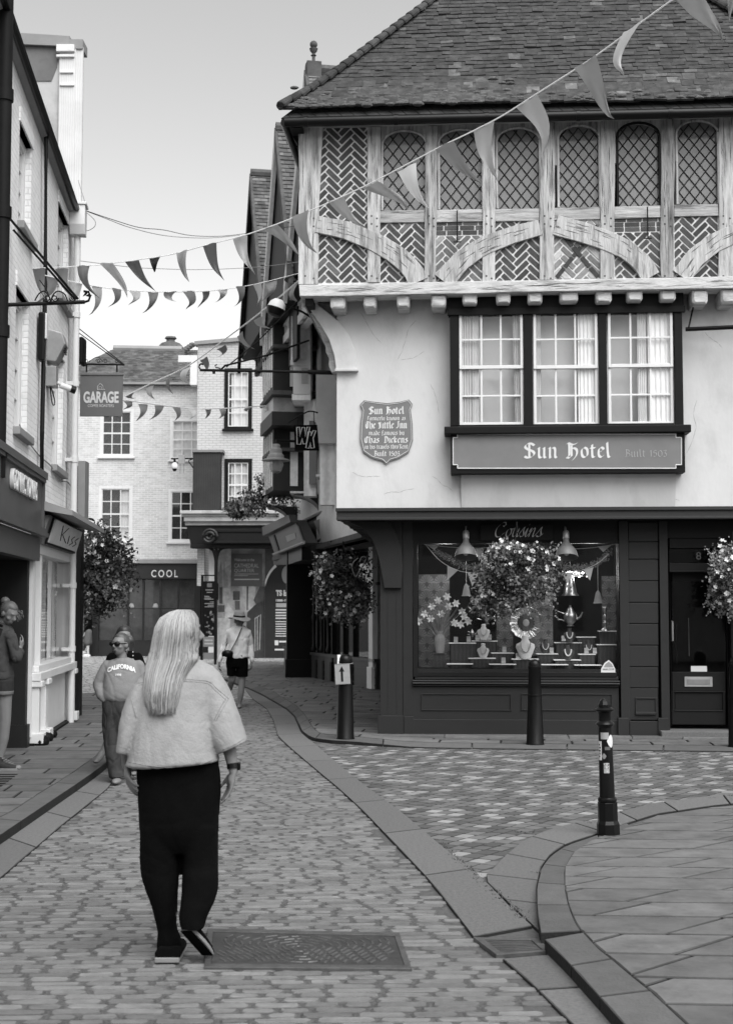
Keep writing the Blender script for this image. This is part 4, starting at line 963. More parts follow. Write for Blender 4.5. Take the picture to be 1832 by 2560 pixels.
# the bay past the right edge of the picture, closed like the others
ulp = H.u(1836, 500, PU); zl0, zl1 = H.z(1832, 692, PU), H.z(1832, 290, PU)
m = MB(); m.box(ulp - .02, UR - .2, -PU + .05, -PU + .14, zl0 - .02, zl1 + .1); pn = m.build('brick_panel', M_mortar, hotel)
m = MB(); herring(m, ulp - .01, UR - .2, zl0, zl1 + .08, -PU + .04, 1.0); m.build('brickwork', M_brick, pn)
m = MB(); m.box(UR - .22, UR, -PU, -PU + .16, zl0, zl1 + .1, .004); m.box(ulp + .5, ulp + .7, -PU + .002, -PU + .15, zl0, zl1 + .1, .004); m.build('post', M_oak, hotel, bevel=.008)
udr = H.u(1846, 1600, PS); m = MB(); m.box(udr, UR, -PS, -PS + .2, 0, zf0 + .04); m.box(udr, udr + .2, -PS - .05, -PS, 0, zf0)
for k in range(8): m.box(udr + .22, UR - .01, -PS - .012, -PS - .001, .36 + .3 * k, .645 + .3 * k)
m.box(UR - .12, UR, -PS + .2, DEPU, 0, zE); m.build('end_boarding', M_shop, hotel, bevel=.004)
# ============================================================ WINDOW DISPLAY
YD = -SP
def dpt(px, py, dd): return H.uz(px, py, SP - dd)      # dd = metres behind the glass plane
def Hloc(o, a, dd, c, rz=0): o.location = (H.o[0] + H.d[0] * a - H.n[0] * (SP - dd), H.o[1] + H.d[1] * a - H.n[1] * (SP - dd), c); o.rotation_euler = (0, 0, H.a + rz)
M_disp = mat('linen_bust', .50, .8, .05, 10, spec=.2); M_silver = mat('polished_silver', .4, .38, .1, 20, metal=1.0); M_plinth = mat('walnut_plinth', .045, .35, .2, 5, wave=(6, .4, 'X'))
M_wall = mat('fan_wallpaper', .12, .8, .15, 3)
# patterned screens (fans)
for i, (x0, x1, y0, y1) in enumerate([(1046, 1124, 1436, 1672), (1240, 1282, 1505, 1640), (1322, 1382, 1500, 1640), (1503, 1541, 1440, 1630)]):
    a0, z1 = dpt(x0, y0, .8); a1, z0 = dpt(x1, y1, .8); e = empty('fan_pattern_screen', ['fan patterned screen at the left end of the shop display', 'narrow fan patterned screen left of the round silver plate', 'narrow fan patterned screen right of the round silver plate', 'fan patterned screen at the right end of the shop display'][i], 'screen', group='fan patterned screens in the shop window'); Hloc(e, (a0 + a1) / 2, .8, z0)
    w = (a1 - a0) / 2; m = MB(); m.tone = .55; m.box(-w, w, 0, .02, 0, z1 - z0); m.build('board', M_wall, e)
    m = MB(); r = .105; row = 0; zc = .02
    while zc < z1 - z0 - .06:
        k = -3
        while k < 4:
            cx_ = k * 2 * r * .95 + (row % 2) * r * .95
            for q in range(9):
                t0, t1 = math.pi * q / 9 + .06, math.pi * (q + 1) / 9 - .02
                P = [(cx_ + .02 * math.cos(t0), zc + .02 * math.sin(t0)), (cx_ + r * math.cos(t0), zc + r * 1.15 * math.sin(t0)), (cx_ + r * math.cos(t1), zc + r * 1.15 * math.sin(t1)), (cx_ + .02 * math.cos(t1), zc + .02 * math.sin(t1))]
                P = clip(P, -w, w, 0, z1 - z0)
                if len(P) > 2: m.tone = 1.1 + .5 * abs(q - 4) / 4; m.poly([(a, -.004 - .0004 * (row % 2), c) for a, c in P])
            k += 1
        zc += r * 1.0; row += 1
    m.build('fan_print', M_wall, e, fix=False)
# plinths and shelves
shelf_pos = [(1121, 1190, 1607, 1672, .35), (1178, 1244, 1602, 1672, .6), (1170, 1239, 1645, 1658, .25), (1227, 1285, 1632, 1672, .4), (1278, 1346, 1647, 1672, .2), (1340, 1395, 1634, 1672, .4), (1385, 1454, 1606, 1634, .6), (1383, 1452, 1649, 1672, .25), (1440, 1490, 1592, 1672, .6), (1445, 1489, 1635, 1672, .3), (1490, 1541, 1611, 1665, .35), (1495, 1541, 1577, 1611, .5), (1080, 1115, 1633, 1660, .25), (1116, 1182, 1659, 1664, .12), (1222, 1290, 1660, 1665, .12), (1352, 1420, 1661, 1665, .12), (1435, 1503, 1662, 1666, .12)]
whr = ['beneath the glass vase of flowers', 'beside the ring boxes at the left of the display']
lab_sh = ['dark display plinth carrying ring boxes right of the vase', 'tall dark plinth below the upper left necklace bust', 'low dark plinth under the lower left necklace bust', 'dark plinth under the small earring box left of the big bust', 'low dark plinth under the big central necklace bust', 'dark plinth just right of the big central bust', 'dark plinth under the upper dark necklace', 'low plinth under the lower dark necklace', 'tall plinth below the pendants on the right', 'short plinth in front of the pendants on the right', 'tall dark plinth by the right window edge', 'dark block carrying the silver candlestick', 'block under the crystal vase', 'leftmost of the thin white trays on the window floor', 'second thin white tray from the left on the window floor', 'third thin white tray from the left on the window floor', 'rightmost thin white tray on the window floor']
for i, (x0, x1, y0, y1, dd) in enumerate(shelf_pos):
    a0, z1 = dpt(x0, y0, dd); a1, z0 = dpt(x1, y1, dd); z0 = max(zfl, min(z0, zfl + .02)) if i not in (6, 11) else z0
    if i in (6, 11): z0 = zfl
    e = empty('display_plinth', lab_sh[i], 'plinth' if i < 13 else 'tray', group='plinths and trays in the shop window'); Hloc(e, (a0 + a1) / 2, dd, z0); w = (a1 - a0) / 2; hh = max(.012, z1 - z0)
    if i < 13: m = MB(); m.box(-w * .85, w * .85, 0, .14, 0, hh - .012); m.build('block', M_plinth, e)
    m = MB(); m.tone = 1.1; m.box(-w, w, -.015, .16, hh - .011, hh); m.build('top', M_white if i != 12 else M_plinth, e, bevel=.003)
def bust(px, py0, py1, dd, s, lab, dark=False):
    a, z1 = dpt(px, py0, dd); _, z0 = dpt(px, py1, dd); hh = z1 - z0; e = empty('necklace_bust', lab, 'necklace bust', group='necklace busts in the shop window'); Hloc(e, a, dd, z0)
    m = MB(); rg = []
    for t, w, dp_ in ((0, .22, .12), (.06, .25, .13), (.5, .43, .12), (.62, .40, .12), (.72, .2, .14), (.85, .14, .13), (.97, .16, .14), (1, .1, .1)):
        rg.append([(w * hh * math.cos(q) * .95, -.02 + (1 - t) * -.03 + dp_ * hh * math.sin(q), t * hh) for q in [2 * math.pi * k / 18 for k in range(18)]])
    m.rings(rg); m.build('bust', M_plinth if dark else M_disp, e, smooth=True)
    m = MB()
    for k in range(22): q = math.pi * (k / 21) ; m.ball((.17 * hh * math.cos(q) * 1.2, -.03 - .15 * hh - .02, hh * (.68 - .38 * math.sin(q))), .0065 * s, n=6, m=4)
    m.build('necklace', M_white if dark else M_silver, e, smooth=True)
bust(1208, 1560, 1600, .6, 1, 'linen necklace bust above another, left of centre in the shop window'); bust(1207, 1608, 1645, .3, 1, 'lower linen necklace bust, left of centre in the shop window'); bust(1312, 1588, 1647, .25, 1.5, 'largest linen necklace bust, below the round silver plate')
bust(1422, 1570, 1606, .6, 1.2, 'dark bust with a bright necklace under the silver teapot', True); bust(1418, 1612, 1650, .3, 1.5, 'dark bust with a bead necklace, lowest in the right half of the window', True); bust(1470, 1602, 1634, .45, .8, 'dark bust with a thin pendant near the right of the display', True); bust(1362, 1598, 1634, .5, .9, 'small dark bust right of the big linen bust', True)
# ring boxes
labs = ['ring box right of the vase', 'open ring box beside the first one', 'ring box at the foot of the upper left bust', 'earring box below the round plate, left side', 'ring box left of the large bust', 'ring box behind the lowest dark bust', 'small box on the right hand trays', 'ring box at the left foot of the upper left bust', 'earring card box in the middle of the window floor', 'small dark box beside the dark necklace', 'small box right of the dark necklace']
for i, (x, y, dd) in enumerate([(1139, 1606, .35), (1171, 1605, .35), (1223, 1600, .55), (1260, 1631, .4), (1294, 1647, .22), (1378, 1633, .4), (1465, 1634, .3), (1193, 1601, .55), (1258, 1658, .15), (1408, 1603, .55), (1486, 1634, .3)]):
    a, c = dpt(x, y, dd); e = empty('ring_box', 'small pale ' + labs[i], 'jewellery box', group='jewellery boxes in the shop window'); Hloc(e, a, dd - .02, c)
    m = MB(); m.tone = .8; m.box(-.028, .028, 0, .04, 0, .03); m.build('box', M_disp, e, bevel=.003); m = MB(); m.tone = .65; m.box(-.028, .028, .03, .042, .03, .075); m.build('lid', M_disp, e, bevel=.003)
# round silver plate
a, c = dpt(1314, 1557, .45); e = empty('silver_plate', 'round scalloped silver plate with a dark centre, upright in the middle of the shop window', 'plate'); Hloc(e, a, .45, c)
m = MB(); rg = []
for r_, yy in ((.11, .01), (.15, 0), (.185, -.008), (.215, -.022), (.222, -.012), (.20, .01)):
    rg.append([(r_ * math.cos(q) * (1 + .025 * math.cos(14 * q)), yy + random.uniform(-.004, .004), r_ * math.sin(q) * (1 + .025 * math.cos(14 * q))) for q in [2 * math.pi * k / 84 for k in range(84)]])
m.rings(rg, False); m.build('rim', M_silver, e)
m = MB(); m.plate([((.125 if k % 2 else .10) * math.cos(math.pi * k / 18), (.125 if k % 2 else .10) * math.sin(math.pi * k / 18)) for k in range(36)], .0, .01); m.build('centre', M_plinth, e)
m = MB(); m.ball((0, -.003, 0), .045, .01, .05, 12, 6); m.build('crest', M_zinc, e)
# crystal vase with flowers
a, c = dpt(1099, 1632, .25); e = empty('flower_vase', 'cut crystal vase of white lilies and grasses on the left of the shop window', 'vase'); Hloc(e, a, .25, c)
m = MB(); m.lathe([(.05, 0), (.055, .02), (.065, .08), (.075, .16), (.07, .2), (.05, .25), (.06, .29)], n=12, cap=False); m.build('vase', glassmat('crystal', .3, .55, .1), e)
m = MB()
for k in range(90):
    q = random.uniform(0, 6.28); l = random.uniform(.3, .62); sp = random.uniform(.1, .75); p0 = Vector((0, 0, .15)); p2 = Vector((math.cos(q) * l * sp, math.sin(q) * .1, .2 + l * (1 - .5 * sp))); m.tone = random.uniform(1, 3)
    m.tube([p0, (p0 + p2) / 2 + Vector((0, 0, .06)), p2], [.004, .004, .002], 4)
m.build('stems', M_leaf, e)
m = MB()
for (fx, fz) in [(-.2, .52), (-.1, .62), (-.02, .7), (.12, .62), (.22, .66), (.3, .55), (.33, .48), (.28, .38), (.2, .4), (-.28, .42), (.02, .52), (-.12, .46), (.38, .42), (.1, .75)]:
    for k in range(6):
        q = k * 1.05 + fx * 9; l = .05; c0 = Vector((fx, -.05 + random.uniform(-.03, .03), fz)); d1 = Vector((math.cos(q), random.uniform(-.5, 0), math.sin(q))) * l; d2 = Vector((math.cos(q + .5), -.2, math.sin(q + .5))) * l * .7; d3 = Vector((math.cos(q - .5), -.2, math.sin(q - .5))) * l * .7
        m.tone = random.uniform(.7, 1.2); m.poly([c0, c0 + d2, c0 + d1 * 1.2, c0 + d3])
m.build('blooms', M_petal, e, fix=False)
# silver teapots, candlestick, glass bells
def teapot(px, py, dd, s, lab):
    a, c = dpt(px, py, dd); e = empty('silver_teapot', lab, 'teapot', group='silver teapots in the shop window'); Hloc(e, a, dd, c)
    m = MB(); m.lathe([(.05 * s, 0), (.03 * s, .02 * s), (.07 * s, .06 * s), (.09 * s, .12 * s), (.075 * s, .17 * s), (.05 * s, .19 * s), (.04 * s, .22 * s), (.012 * s, .25 * s), (.015 * s, .27 * s)], n=16); m.build('pot', M_silver, e, smooth=True)
    m = MB(); m.tube([(-.08 * s, 0, .16 * s), (-.16 * s, 0, .19 * s), (-.16 * s, 0, .09 * s), (-.08 * s, 0, .07 * s)], .009 * s, 6); m.build('handle', M_silver, e, smooth=True)
    m = MB(); m.tube([(.08 * s, 0, .09 * s), (.13 * s, 0, .12 * s), (.16 * s, 0, .18 * s)], [.02 * s, .012 * s, .009 * s], 6); m.build('spout', M_silver, e, smooth=True)
teapot(1216, 1560, .85, .85, 'low silver teapot left of the round plate, under the flower basket'); teapot(1425, 1565, .65, 1.05, 'tall silver teapot on the right side of the shop window'); teapot(1180, 1592, .8, .4, 'tiny silver jug behind the ring boxes')
a, c = dpt(1512, 1577, .4); e = empty('candlestick', 'ornate silver candlestick near the right edge of the shop window', 'candlestick'); Hloc(e, a, .4, c)
m = MB(); m.lathe([(.06, 0), (.055, .02), (.02, .04), (.015, .08), (.03, .11), (.012, .14), (.025, .19), (.012, .22), (.03, .27), (.03, .3)], n=14); m.build('stem', M_silver, e, smooth=True); m = MB(); m.ball((0, 0, .31), .035, .035, .02); m.build('pan', M_silver, e)
bells = ['glass bell lamp above the lilies', 'glass bell lamp by the left wall of flowers', 'glass bell lamp below the right of the flower basket', 'glass bell lamp hanging on a thin rod at the right of the shop window', 'large silver bell lamp under the lit chandelier']
for i, (px, py, dd, s) in enumerate([(1165, 1470, .6, 1), (1203, 1465, .9, .8), (1368, 1492, .7, .9), (1494, 1488, .4, 1), (1424, 1455, .8, 1.7)]):
    a, c = dpt(px, py, dd); e = empty('bell_lamp', bells[i], 'lamp', group='bell lamps inside the shop window'); Hloc(e, a, dd, c)
    m = MB(); m.lathe([(.012 * s, .06 * s), (.03 * s, .03 * s), (.045 * s, -.03 * s), (.055 * s, -.09 * s), (.072 * s, -.11 * s)], n=14, cap=False); m.build('shade', glassmat('crystal', .3, .55, .1) if i < 4 else M_silver, e, smooth=True)
    m = MB(); m.tube([(0, 0, .05 * s), (0, 0, .5)], .004, 4); m.build('rod', M_zinc, e)
# chandelier, lit
a, c = dpt(1436, 1433, 1.0); e = empty('chandelier', 'lit crystal chandelier glowing behind the right hand shop bunting', 'chandelier'); Hloc(e, a, 1.0, c)
m = MB()
for k in range(60): q = random.uniform(0, 6.28); r_ = random.uniform(.03, .17); m.ball((r_ * math.cos(q), r_ * math.sin(q) * .5, random.uniform(-.05, .03)), .010, n=5, m=3)
m.build('drops', emat('lamp_glow', 1, 1.6), e)
for i, (px, py, dd, w_) in enumerate([(1436, 1433, .9, 5), (1250, 1385, .45, 5), (1110, 1385, .4, 4), (1480, 1385, .4, 2)]):  # first sits at the chandelier; the rest are added to brighten the display
    pl_ = bpy.data.lights.new('shop_fill_light', 'POINT'); pl_.energy = w_; pl_.shadow_soft_size = .12; po = bpy.data.objects.new('shop_fill_light', pl_); COL.objects.link(po); a_, c_ = dpt(px, py, dd); Hloc(po, a_, dd, c_)
m = MB(); m.lathe([(.18, -.04), (.19, -.03), (.18, -.02)], n=20, cap=False); m.build('ring', M_silver, e)
# shop-window bunting and garland
def flag_tri(mb, a, b_, l, y=0):
    mx = ((a[0] + b_[0]) / 2, (a[1] + b_[1]) / 2 - l); mb.plate([a, mx, b_], y, y + .002)
e = empty('shop_bunting', 'pale triangular bunting strung inside the shop window', 'bunting'); H.place(e)
for px in [(1066, 1362, 1100, 1360, 1085, 1375), (1188, 1371, 1212, 1368, 1197, 1403), (1237, 1367, 1262, 1367, 1249, 1385), (1118, 1415, 1145, 1425, 1118, 1450), (1168, 1432, 1196, 1434, 1180, 1466), (1405, 1432, 1434, 1430, 1417, 1458), (1458, 1425, 1482, 1418, 1474, 1452), (1493, 1366, 1528, 1362, 1507, 1380)]:
    m = MB(); m.tone = .75; P = [dpt(px[2 * k], px[2 * k + 1], .2) for k in range(3)]; m.plate([P[0], P[2], P[1]], YD + .2, YD + .203); m.build('flag', M_curtain, e)
m = MB()
for PL in ([(1060, 1361), (1130, 1368), (1200, 1370), (1270, 1366)], [(1380, 1364), (1430, 1372), (1490, 1368), (1540, 1360)], [(1064, 1362), (1100, 1402), (1150, 1428), (1210, 1433)], [(1395, 1436), (1440, 1430), (1490, 1410), (1520, 1385)]):
    m.tube([(a, YD + .2, c) for a, c in [dpt(*p, .2) for p in smooth_path(PL, 4)]], .0035, 4)
m.build('cord', M_curtain, e)
gr = MB()
for PL in ([(1085, 1375), (1130, 1400), (1180, 1420), (1230, 1405)], [(1390, 1410), (1440, 1420), (1490, 1408), (1525, 1380)]):
    for p in resample(smooth_path(PL, 4), 60):
        for _ in range(7):
            a, c = dpt(*p, .3); a += random.gauss(0, .02); c += random.gauss(0, .022); q = random.uniform(0, 6.28); l = .022; gr.tone = random.uniform(.8, 3.4)
            gr.poly([(a, YD + .3, c), (a + l * math.cos(q), YD + .3 + random.uniform(-.01, .01), c + l * math.sin(q)), (a + l * 1.3 * math.cos(q + .4), YD + .3, c + l * 1.3 * math.sin(q + .4)), (a + l * .6 * math.cos(q + .9), YD + .3, c + l * .6 * math.sin(q + .9))])
o = gr.build('leaf_garland', M_leaf, fix=False); H.place(o); tag(o, 'thin leafy garland hanging across the top of the shop window', 'garland')
# security sticker on the glass
e = empty('window_sticker', 'pale pointed security camera sticker low in the right corner of the shop window', 'sticker'); H.place(e)
P = [H.uz(x, y, SP - .01) for x, y in [(1501, 1686), (1538, 1686), (1537, 1672), (1530, 1658), (1521, 1650), (1510, 1658), (1502, 1672)]]; m = MB(); m.plate(P, YD + .02, YD + .023); m.build('label', M_letter, e)
P = [H.uz(x, y, SP - .01) for x, y in [(1508, 1668), (1532, 1668), (1528, 1660), (1521, 1654), (1513, 1660)]]; m = MB(); m.plate(P, YD + .017, YD + .0195); m.build('emblem', M_grey, e)
a, c = H.uz(1506, 1675, SP); text_on('lettering', '24HR CCTV', a, c, .15, .02, YD + .015, M_iron, e, depth=.002)
# ============================================================ WINDOWS AND WALLS FOR THE OTHER HOUSES
M_sashw = M_white
def fbox(Fc, mb, x0, y0, x1, y1, p, d, j=0):
    u0, z1 = Fc.uz(x0, y0, p); u1, z0 = Fc.uz(x1, y1, p); return mb.box(u0, u1, -p, -p + d, z0, z1, j)
def sash(parent, u0, u1, z0, z1, p, nx, nz, fr=.07, frm=None, bars=.02, split=True, curtain=None, sill=True, m_bar=None):
    """a sash window set in the plane p of the parent's frame: frame, bars, glass, sill"""
    frm = frm or M_white; m_bar = m_bar or M_white; y = -p
    m = MB(); m.box(u0, u0 + fr, y - .01, y + .06, z0, z1); m.box(u1 - fr, u1, y - .01, y + .06, z0, z1); m.box(u0 + fr, u1 - fr, y - .01, y + .06, z1 - fr, z1); m.box(u0 + fr, u1 - fr, y - .01, y + .06, z0, z0 + fr * .7)
    w = m.build('window', frm, parent)
    a, b, c, d_ = u0 + fr, u1 - fr, z0 + fr * .7, z1 - fr; mid = (c + d_) / 2; m = MB()
    for k in range(1, nx): x = a + (b - a) * k / nx; m.box(x - bars / 2, x + bars / 2, y + .025, y + .05, c, d_)
    for k in range(1, nz):
        z = c + (d_ - c) * k / nz; t = bars * (1.6 if split and k == nz // 2 else .9); m.box(a, b, y + .021, y + .047, z - t / 2, z + t / 2)
    e_ = .035
    for q in ((a, a + e_, c, d_), (b - e_, b, c, d_)): m.box(q[0], q[1], y + .015, y + .052, q[2], q[3])
    for q in ((c, c + e_), (d_ - e_, d_)): m.box(a + e_, b - e_, y + .014, y + .052, q[0], q[1])
    m.build('glazing_bars', m_bar, w)
    m = MB(); m.poly([(a, y + .055, c), (b, y + .055, c), (b, y + .055, d_), (a, y + .055, d_)]); m.build('pane', G_win, w, fix=False)
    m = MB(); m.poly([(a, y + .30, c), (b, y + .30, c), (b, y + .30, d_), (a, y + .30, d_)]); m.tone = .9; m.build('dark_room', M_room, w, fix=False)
    if curtain:
        for (s0, s1, tn) in curtain:
            m = MB(); m.tone = tn; n = 8
            for k in range(n): x0 = a + (b - a) * (s0 + (s1 - s0) * k / n); x1 = a + (b - a) * (s0 + (s1 - s0) * (k + 1) / n); m.poly([(x0, y + .1 + .02 * (k % 2), c), (x1, y + .1 + .02 * ((k + 1) % 2), c), (x1, y + .1 + .02 * ((k + 1) % 2), d_), (x0, y + .1 + .02 * (k % 2), d_)])
            m.build('curtain', M_curtain, w, fix=False)
    if sill: m = MB(); m.box(u0 - .06, u1 + .06, y - .10, y + .05, z0 - .07, z0); m.build('sill', frm, w, bevel=.008)
    return w
def wall_with_holes(u0, u1, z0, z1, y0, y1, holes, mb=None):
    """thick wall in local coordinates with rectangular openings"""
    mb = mb or MB(); us = sorted({u0, u1, *[h[0] for h in holes], *[h[1] for h in holes]})
    for a, b in zip(us, us[1:]):
        m = (a + b) / 2; hs = sorted([(h[2], h[3]) for h in holes if h[0] < m < h[1]]); z = z0
        for h0, h1 in hs:
            if h0 > z: mb.box(a, b, y0, y1, z, h0)
            z = h1
        if z1 > z: mb.box(a, b, y0, y1, z, z1)
    return mb
# ============================================================ LEFT HOUSE (white painted brick)
E = Fac(-3.56, 12.0, -.09, 1)
eh = empty('painted_brick_house', 'white painted brick house with two small shops along the left side of the street', 'building'); E.place(eh)
uEnd = E.u(193, 1300); uBeg = -2.0
zT0, zT1 = E.z(27, 40, .1), E.z(192, 522, .1); uT0, uT1 = E.u(27, 40, .1), E.u(192, 522, .1)
zEv = (zT0 + zT1) / 2
def ezl(u): return zT1 + (zT0 - zT1) * (u - uT1) / (uT0 - uT1)
wl = []   # windows as px corner data: (x near top-left, y), (x far bottom-right, y)
def prr(x0, y0, x1, y1): a, c = E.uz(x0, y0); b, d_ = E.uz(x1, y1); return a, b, d_, c
holes = []
for (xa, xb, zt_, zb_) in [(44, 75, (44, 290), (75, 604)), (144, 170, (144, 500), (168, 775)), (42, 74, (42, 715), (74, 1098)), (137, 163, (137, 873), (162, 1186))]:
    a = E.u(xa, 700); b = E.u(xb, 700); holes.append((a, b, E.z(*zb_), E.z(*zt_)))
zsh = E.z(110, 1260)
m = wall_with_holes(uBeg, uEnd, zsh - .25, 7.3, 0, .35, holes); m.plate([(uBeg, 7.301), (uEnd, 7.301), (uEnd, ezl(uEnd) - .04), (uBeg, ezl(uBeg) - .04)], 0, .35); m.build('brick_wall', M_paintbrick, eh)
m = MB(); m.box(uBeg, uEnd, 7.61, 7.9, 0, .2) if False else None
m = MB(); m.box(uEnd - .3, uEnd - .001, .35, 6, 0, 7.6); m.build('end_wall', M_paintbrick, eh)
for i, h in enumerate(holes):
    w = sash(eh, h[0] + .0, h[1], h[2], h[3], -.08, 2, 4, .09, curtain=[(0, .5, .9)] if i in (2, 3) else None, sill=False)
    m = MB(); m.box(h[0] - .08, h[1] + .08, -.08, .14, h[2] - .09, h[2]); m.tone = .55; m.build('stone_sill', M_grey, w, bevel=.01)
    m = MB(); m.box(h[0] - .06, h[1] + .06, -.02, .14, h[3], h[3] + .16); m.tone = .75; m.build('lintel', M_paintbrick, w)
# roof slope, eave boards and gutter
m = MB(); ya, yb = -.08, 3.6
u_a, u_b = uBeg, uT1 + .05
nr = 22; 
for k in range(nr):
    d0, d1 = k / nr, (k + 1) / nr
    y0, y1 = ya + (yb - ya) * d0, ya + (yb - ya) * d1; x = u_a
    while x < u_b:
        w_ = min(.17, u_b - x); m.tone = random.uniform(.6, 1.5); b0 = ezl(x) + (y0 - ya) * .9; m.box(x + .002, x + w_ - .002, y0 - .02, y1, b0, b0 + .02 + .0) if k > 0 else m.box(x + .002, x + w_ - .002, y0 - .02, y1, b0, b0 + .02)
        x += .17
    if k > 3: break
for k in range(12): y0 = .5 + k * .26; 
m.poly([(u_a, ya, ezl(u_a) + .01), (u_b, ya, ezl(u_b) + .01), (u_b, yb, ezl(u_b) + .01 + (yb - ya) * .9), (u_a, yb, ezl(u_a) + .01 + (yb - ya) * .9)]); m.build('roof', M_tile, eh, fix=False)
m = MB(); m.prism([(ya, 0), (.02, 0), (.02, -.12), (ya, -.09)], lambda a, c: (u_a, a, ezl(u_a) + c), lambda a, c: (u_b, a, ezl(u_b) + c)); m.build('eave_boards', M_grey, eh)
m = MB(); m.tube([(u_a, ya - .04, ezl(u_a) - .05), ((u_a + u_b) / 2, ya - .04, (ezl(u_a) + ezl(u_b)) / 2 - .07), (u_b, ya - .04, ezl(u_b) - .05)], .045, 8); m.build('gutter', M_black, eh, smooth=True)
# thin dark pipe down the middle
m = MB(); m.tube([(E.u(116, 330, .06), -.06, E.z(116, 330, .06)), (E.u(114, 700, .06), -.06, E.z(114, 700, .06)), (E.u(106, 1080, .06), -.06, E.z(106, 1080, .06)), (E.u(105, 1300, .06), -.06, E.z(105, 1300, .06))], .028, 8); m.build('drainpipe', M_black, eh, smooth=True)
m = MB(); a = E.u(4, 700, .10); m.tube([(a, -.10, 3.0), (a, -.10, 9.5)], .075, 12)
for z in (3.2, 4.4, 5.6, 6.8, 8.0): m.tube([(a, -.10, z), (a, -.10, z + .12)], .092, 12)
m.build('drainpipe', M_blackw, eh, smooth=True, label='thick black drainpipe with collars')
# white downpipe and hopper at the far end
a = E.u(190, 900, .12); m = MB(); zt = E.z(200, 600, .12); m.tube([(a, -.12, .1), (a, -.12, zt)], .047, 12)
for z in (1.1, 2.0, 3.0, 3.8, 4.9, 5.9): m.tube([(a, -.12, z), (a, -.12, z + .08)], .058, 12); m.box(a - .09, a + .09, -.10, 0.01, z + .01, z + .06)
dp = m.build('downpipe', M_white, eh, smooth=True)
m = MB(); z1 = E.z(200, 530, .12); m.prism([(-.11, zt - .02), (.09, zt - .02), (.12, zt + .12), (.12, z1), (-.16, z1), (-.16, zt + .12)], lambda q, c: (a + q, -.24, c), lambda q, c: (a + q, -.02, c)); m.box(a - .18, a + .14, -.26, -.01, z1, z1 + .04); m.build('hopper', M_white, dp, bevel=.008)
# shop 1 : fascia, soffit, dark front
a0, a1 = uBeg, E.u(103, 1260, .12); zt, zb_ = E.z(105, 1185, .14), E.z(100, 1325, .14)
m = MB(); m.box(a0, a1, -.14, -.0, zb_, zt); m.box(a0, a1, -.20, -.14, zt - .06, zt + .02); m.box(a0, a1, -.18, -.14, zt - .10, zt - .06); m.box(a0, a1, -.20, -.14, zb_ - .03, zb_ + .02); m.box(a0, a1, -.22, -.14, zb_ - .08, zb_ - .03); m.box(a1 - .06, a1, -.17, -.14, zb_ + .02, zt - .1)
m.tone = 1.6; f1 = m.build('shop_fascia', mat('blue_grey_fascia', .075, .45, .12, 2, wave=(5, .12, 'X')), eh)
m = MB(); m.tone = 1.1; m.box(a0, a1 - .01, -.12, .0, zb_ - .36, zb_ - .08); m.build('shop_lintel', mat('blue_grey_fascia', .075), eh)
m = MB(); m.tone = .2; m.box(a0, a1, -.02, .0, zt + .02, zt + .06); m.build('lead_flashing', M_grey, eh)
t0, z0_ = E.uz(26, 1215, .15); t1, _ = E.uz(86, 1290, .15); text_on('lettering', 'CONFECTIONERS', t0, E.z(86, 1252, .15), t1 - t0, .21, -.165, M_letter, f1, depth=.04, bold=.02)
zo = zb_ - .36; m = MB(); m.box(a0, a1 - .12, .75, .8, 0, zo); m.box(a0, a1 - .12, .0, .8, zo, zo + .03); m.box(a1 - .3, a1 - .14, -.02, .8, 0, zo); m.box(a1 - .32, a1 - .12, -.05, .3, .085, .36)
m.build('dark_shop_front', mat('matt_black_front', .012, .6, .2, 3), eh)
m = MB(); m.box(a1 - .125, a1 - .06, -.06, .3, .2, zo + .06); m.build('white_reveal', M_white, eh)
m = MB()
for k in range(16): m.box(a0 + 1.2 + k * .18, a0 + 1.2 + k * .18 + .07, -.35, .5, .095, .101)
m.tone = .3; m.build('mat_strips', M_iron, eh)
# shop 2 : white bay
b0, b1 = a1 - .05, E.u(176, 1500, .05); zt2 = E.z(150, 1265, .35); zb2 = E.z(160, 1372, .2)
m = MB(); m.prism([(0.02, zt2 + .12), (-.5, zt2 - .05), (-.5, zt2 - .11), (0.02, zt2 - .02)], lambda q, c: (b0, q, c), lambda q, c: (b1 + .25, q, c)); m.tone = .7; m.build('lead_canopy', M_grey, eh)
m = MB(); m.tone = .6; m.prism([(-.22, zt2 - .1), (-.12, zb2), (0, zb2), (0, zt2 - .1)], lambda q, c: (b0 + .12, q, c), lambda q, c: (b1 - .12, q, c)); f2 = m.build('shop_fascia', M_grey, eh)
m = MB(); m.tone = 1.05
tt = Vector((0, .10, zb2 - zt2 + .1)).normalized()
def f2p(u, t, o=0): q = -.22 + .10 * t; return (u, q - .02 - o, zt2 - .1 + (zb2 - zt2 + .1) * t)
mid0, mid1 = b0 + .42, b1 - .42
m.prism([(mid0, .1), (mid1, .1), (mid1, .92), (mid0, .92)], lambda u, t: f2p(u, t, .03), lambda u, t: f2p(u, t, -.01)); pb = m.build('shop_sign', M_white2, f2)
m = MB(); m.prism([(mid0 - .05, .03), (mid1 + .05, .03), (mid1 + .05, .99), (mid0 - .05, .99)], lambda u, t: f2p(u, t, .01), lambda u, t: f2p(u, t, -.012)); m.build('sign_frame', M_shopd, f2)
L1 = MB()
for st_ in ([(.25, .2), (.3, .75)], [(.45, .2), (.31, .5), (.5, .75)], [(.55, .45), (.57, .75)], [(.75, .4), (.66, .55), (.74, .65), (.64, .78)], [(.9, .4), (.8, .55), (.88, .65), (.78, .78)]):
    L1.tube([f2p(mid0 + (mid1 - mid0) * a, c, .036) for a, c in st_], .006, 4)
L1.build('script_lettering', M_iron, f2)
zs = .95; m = MB()
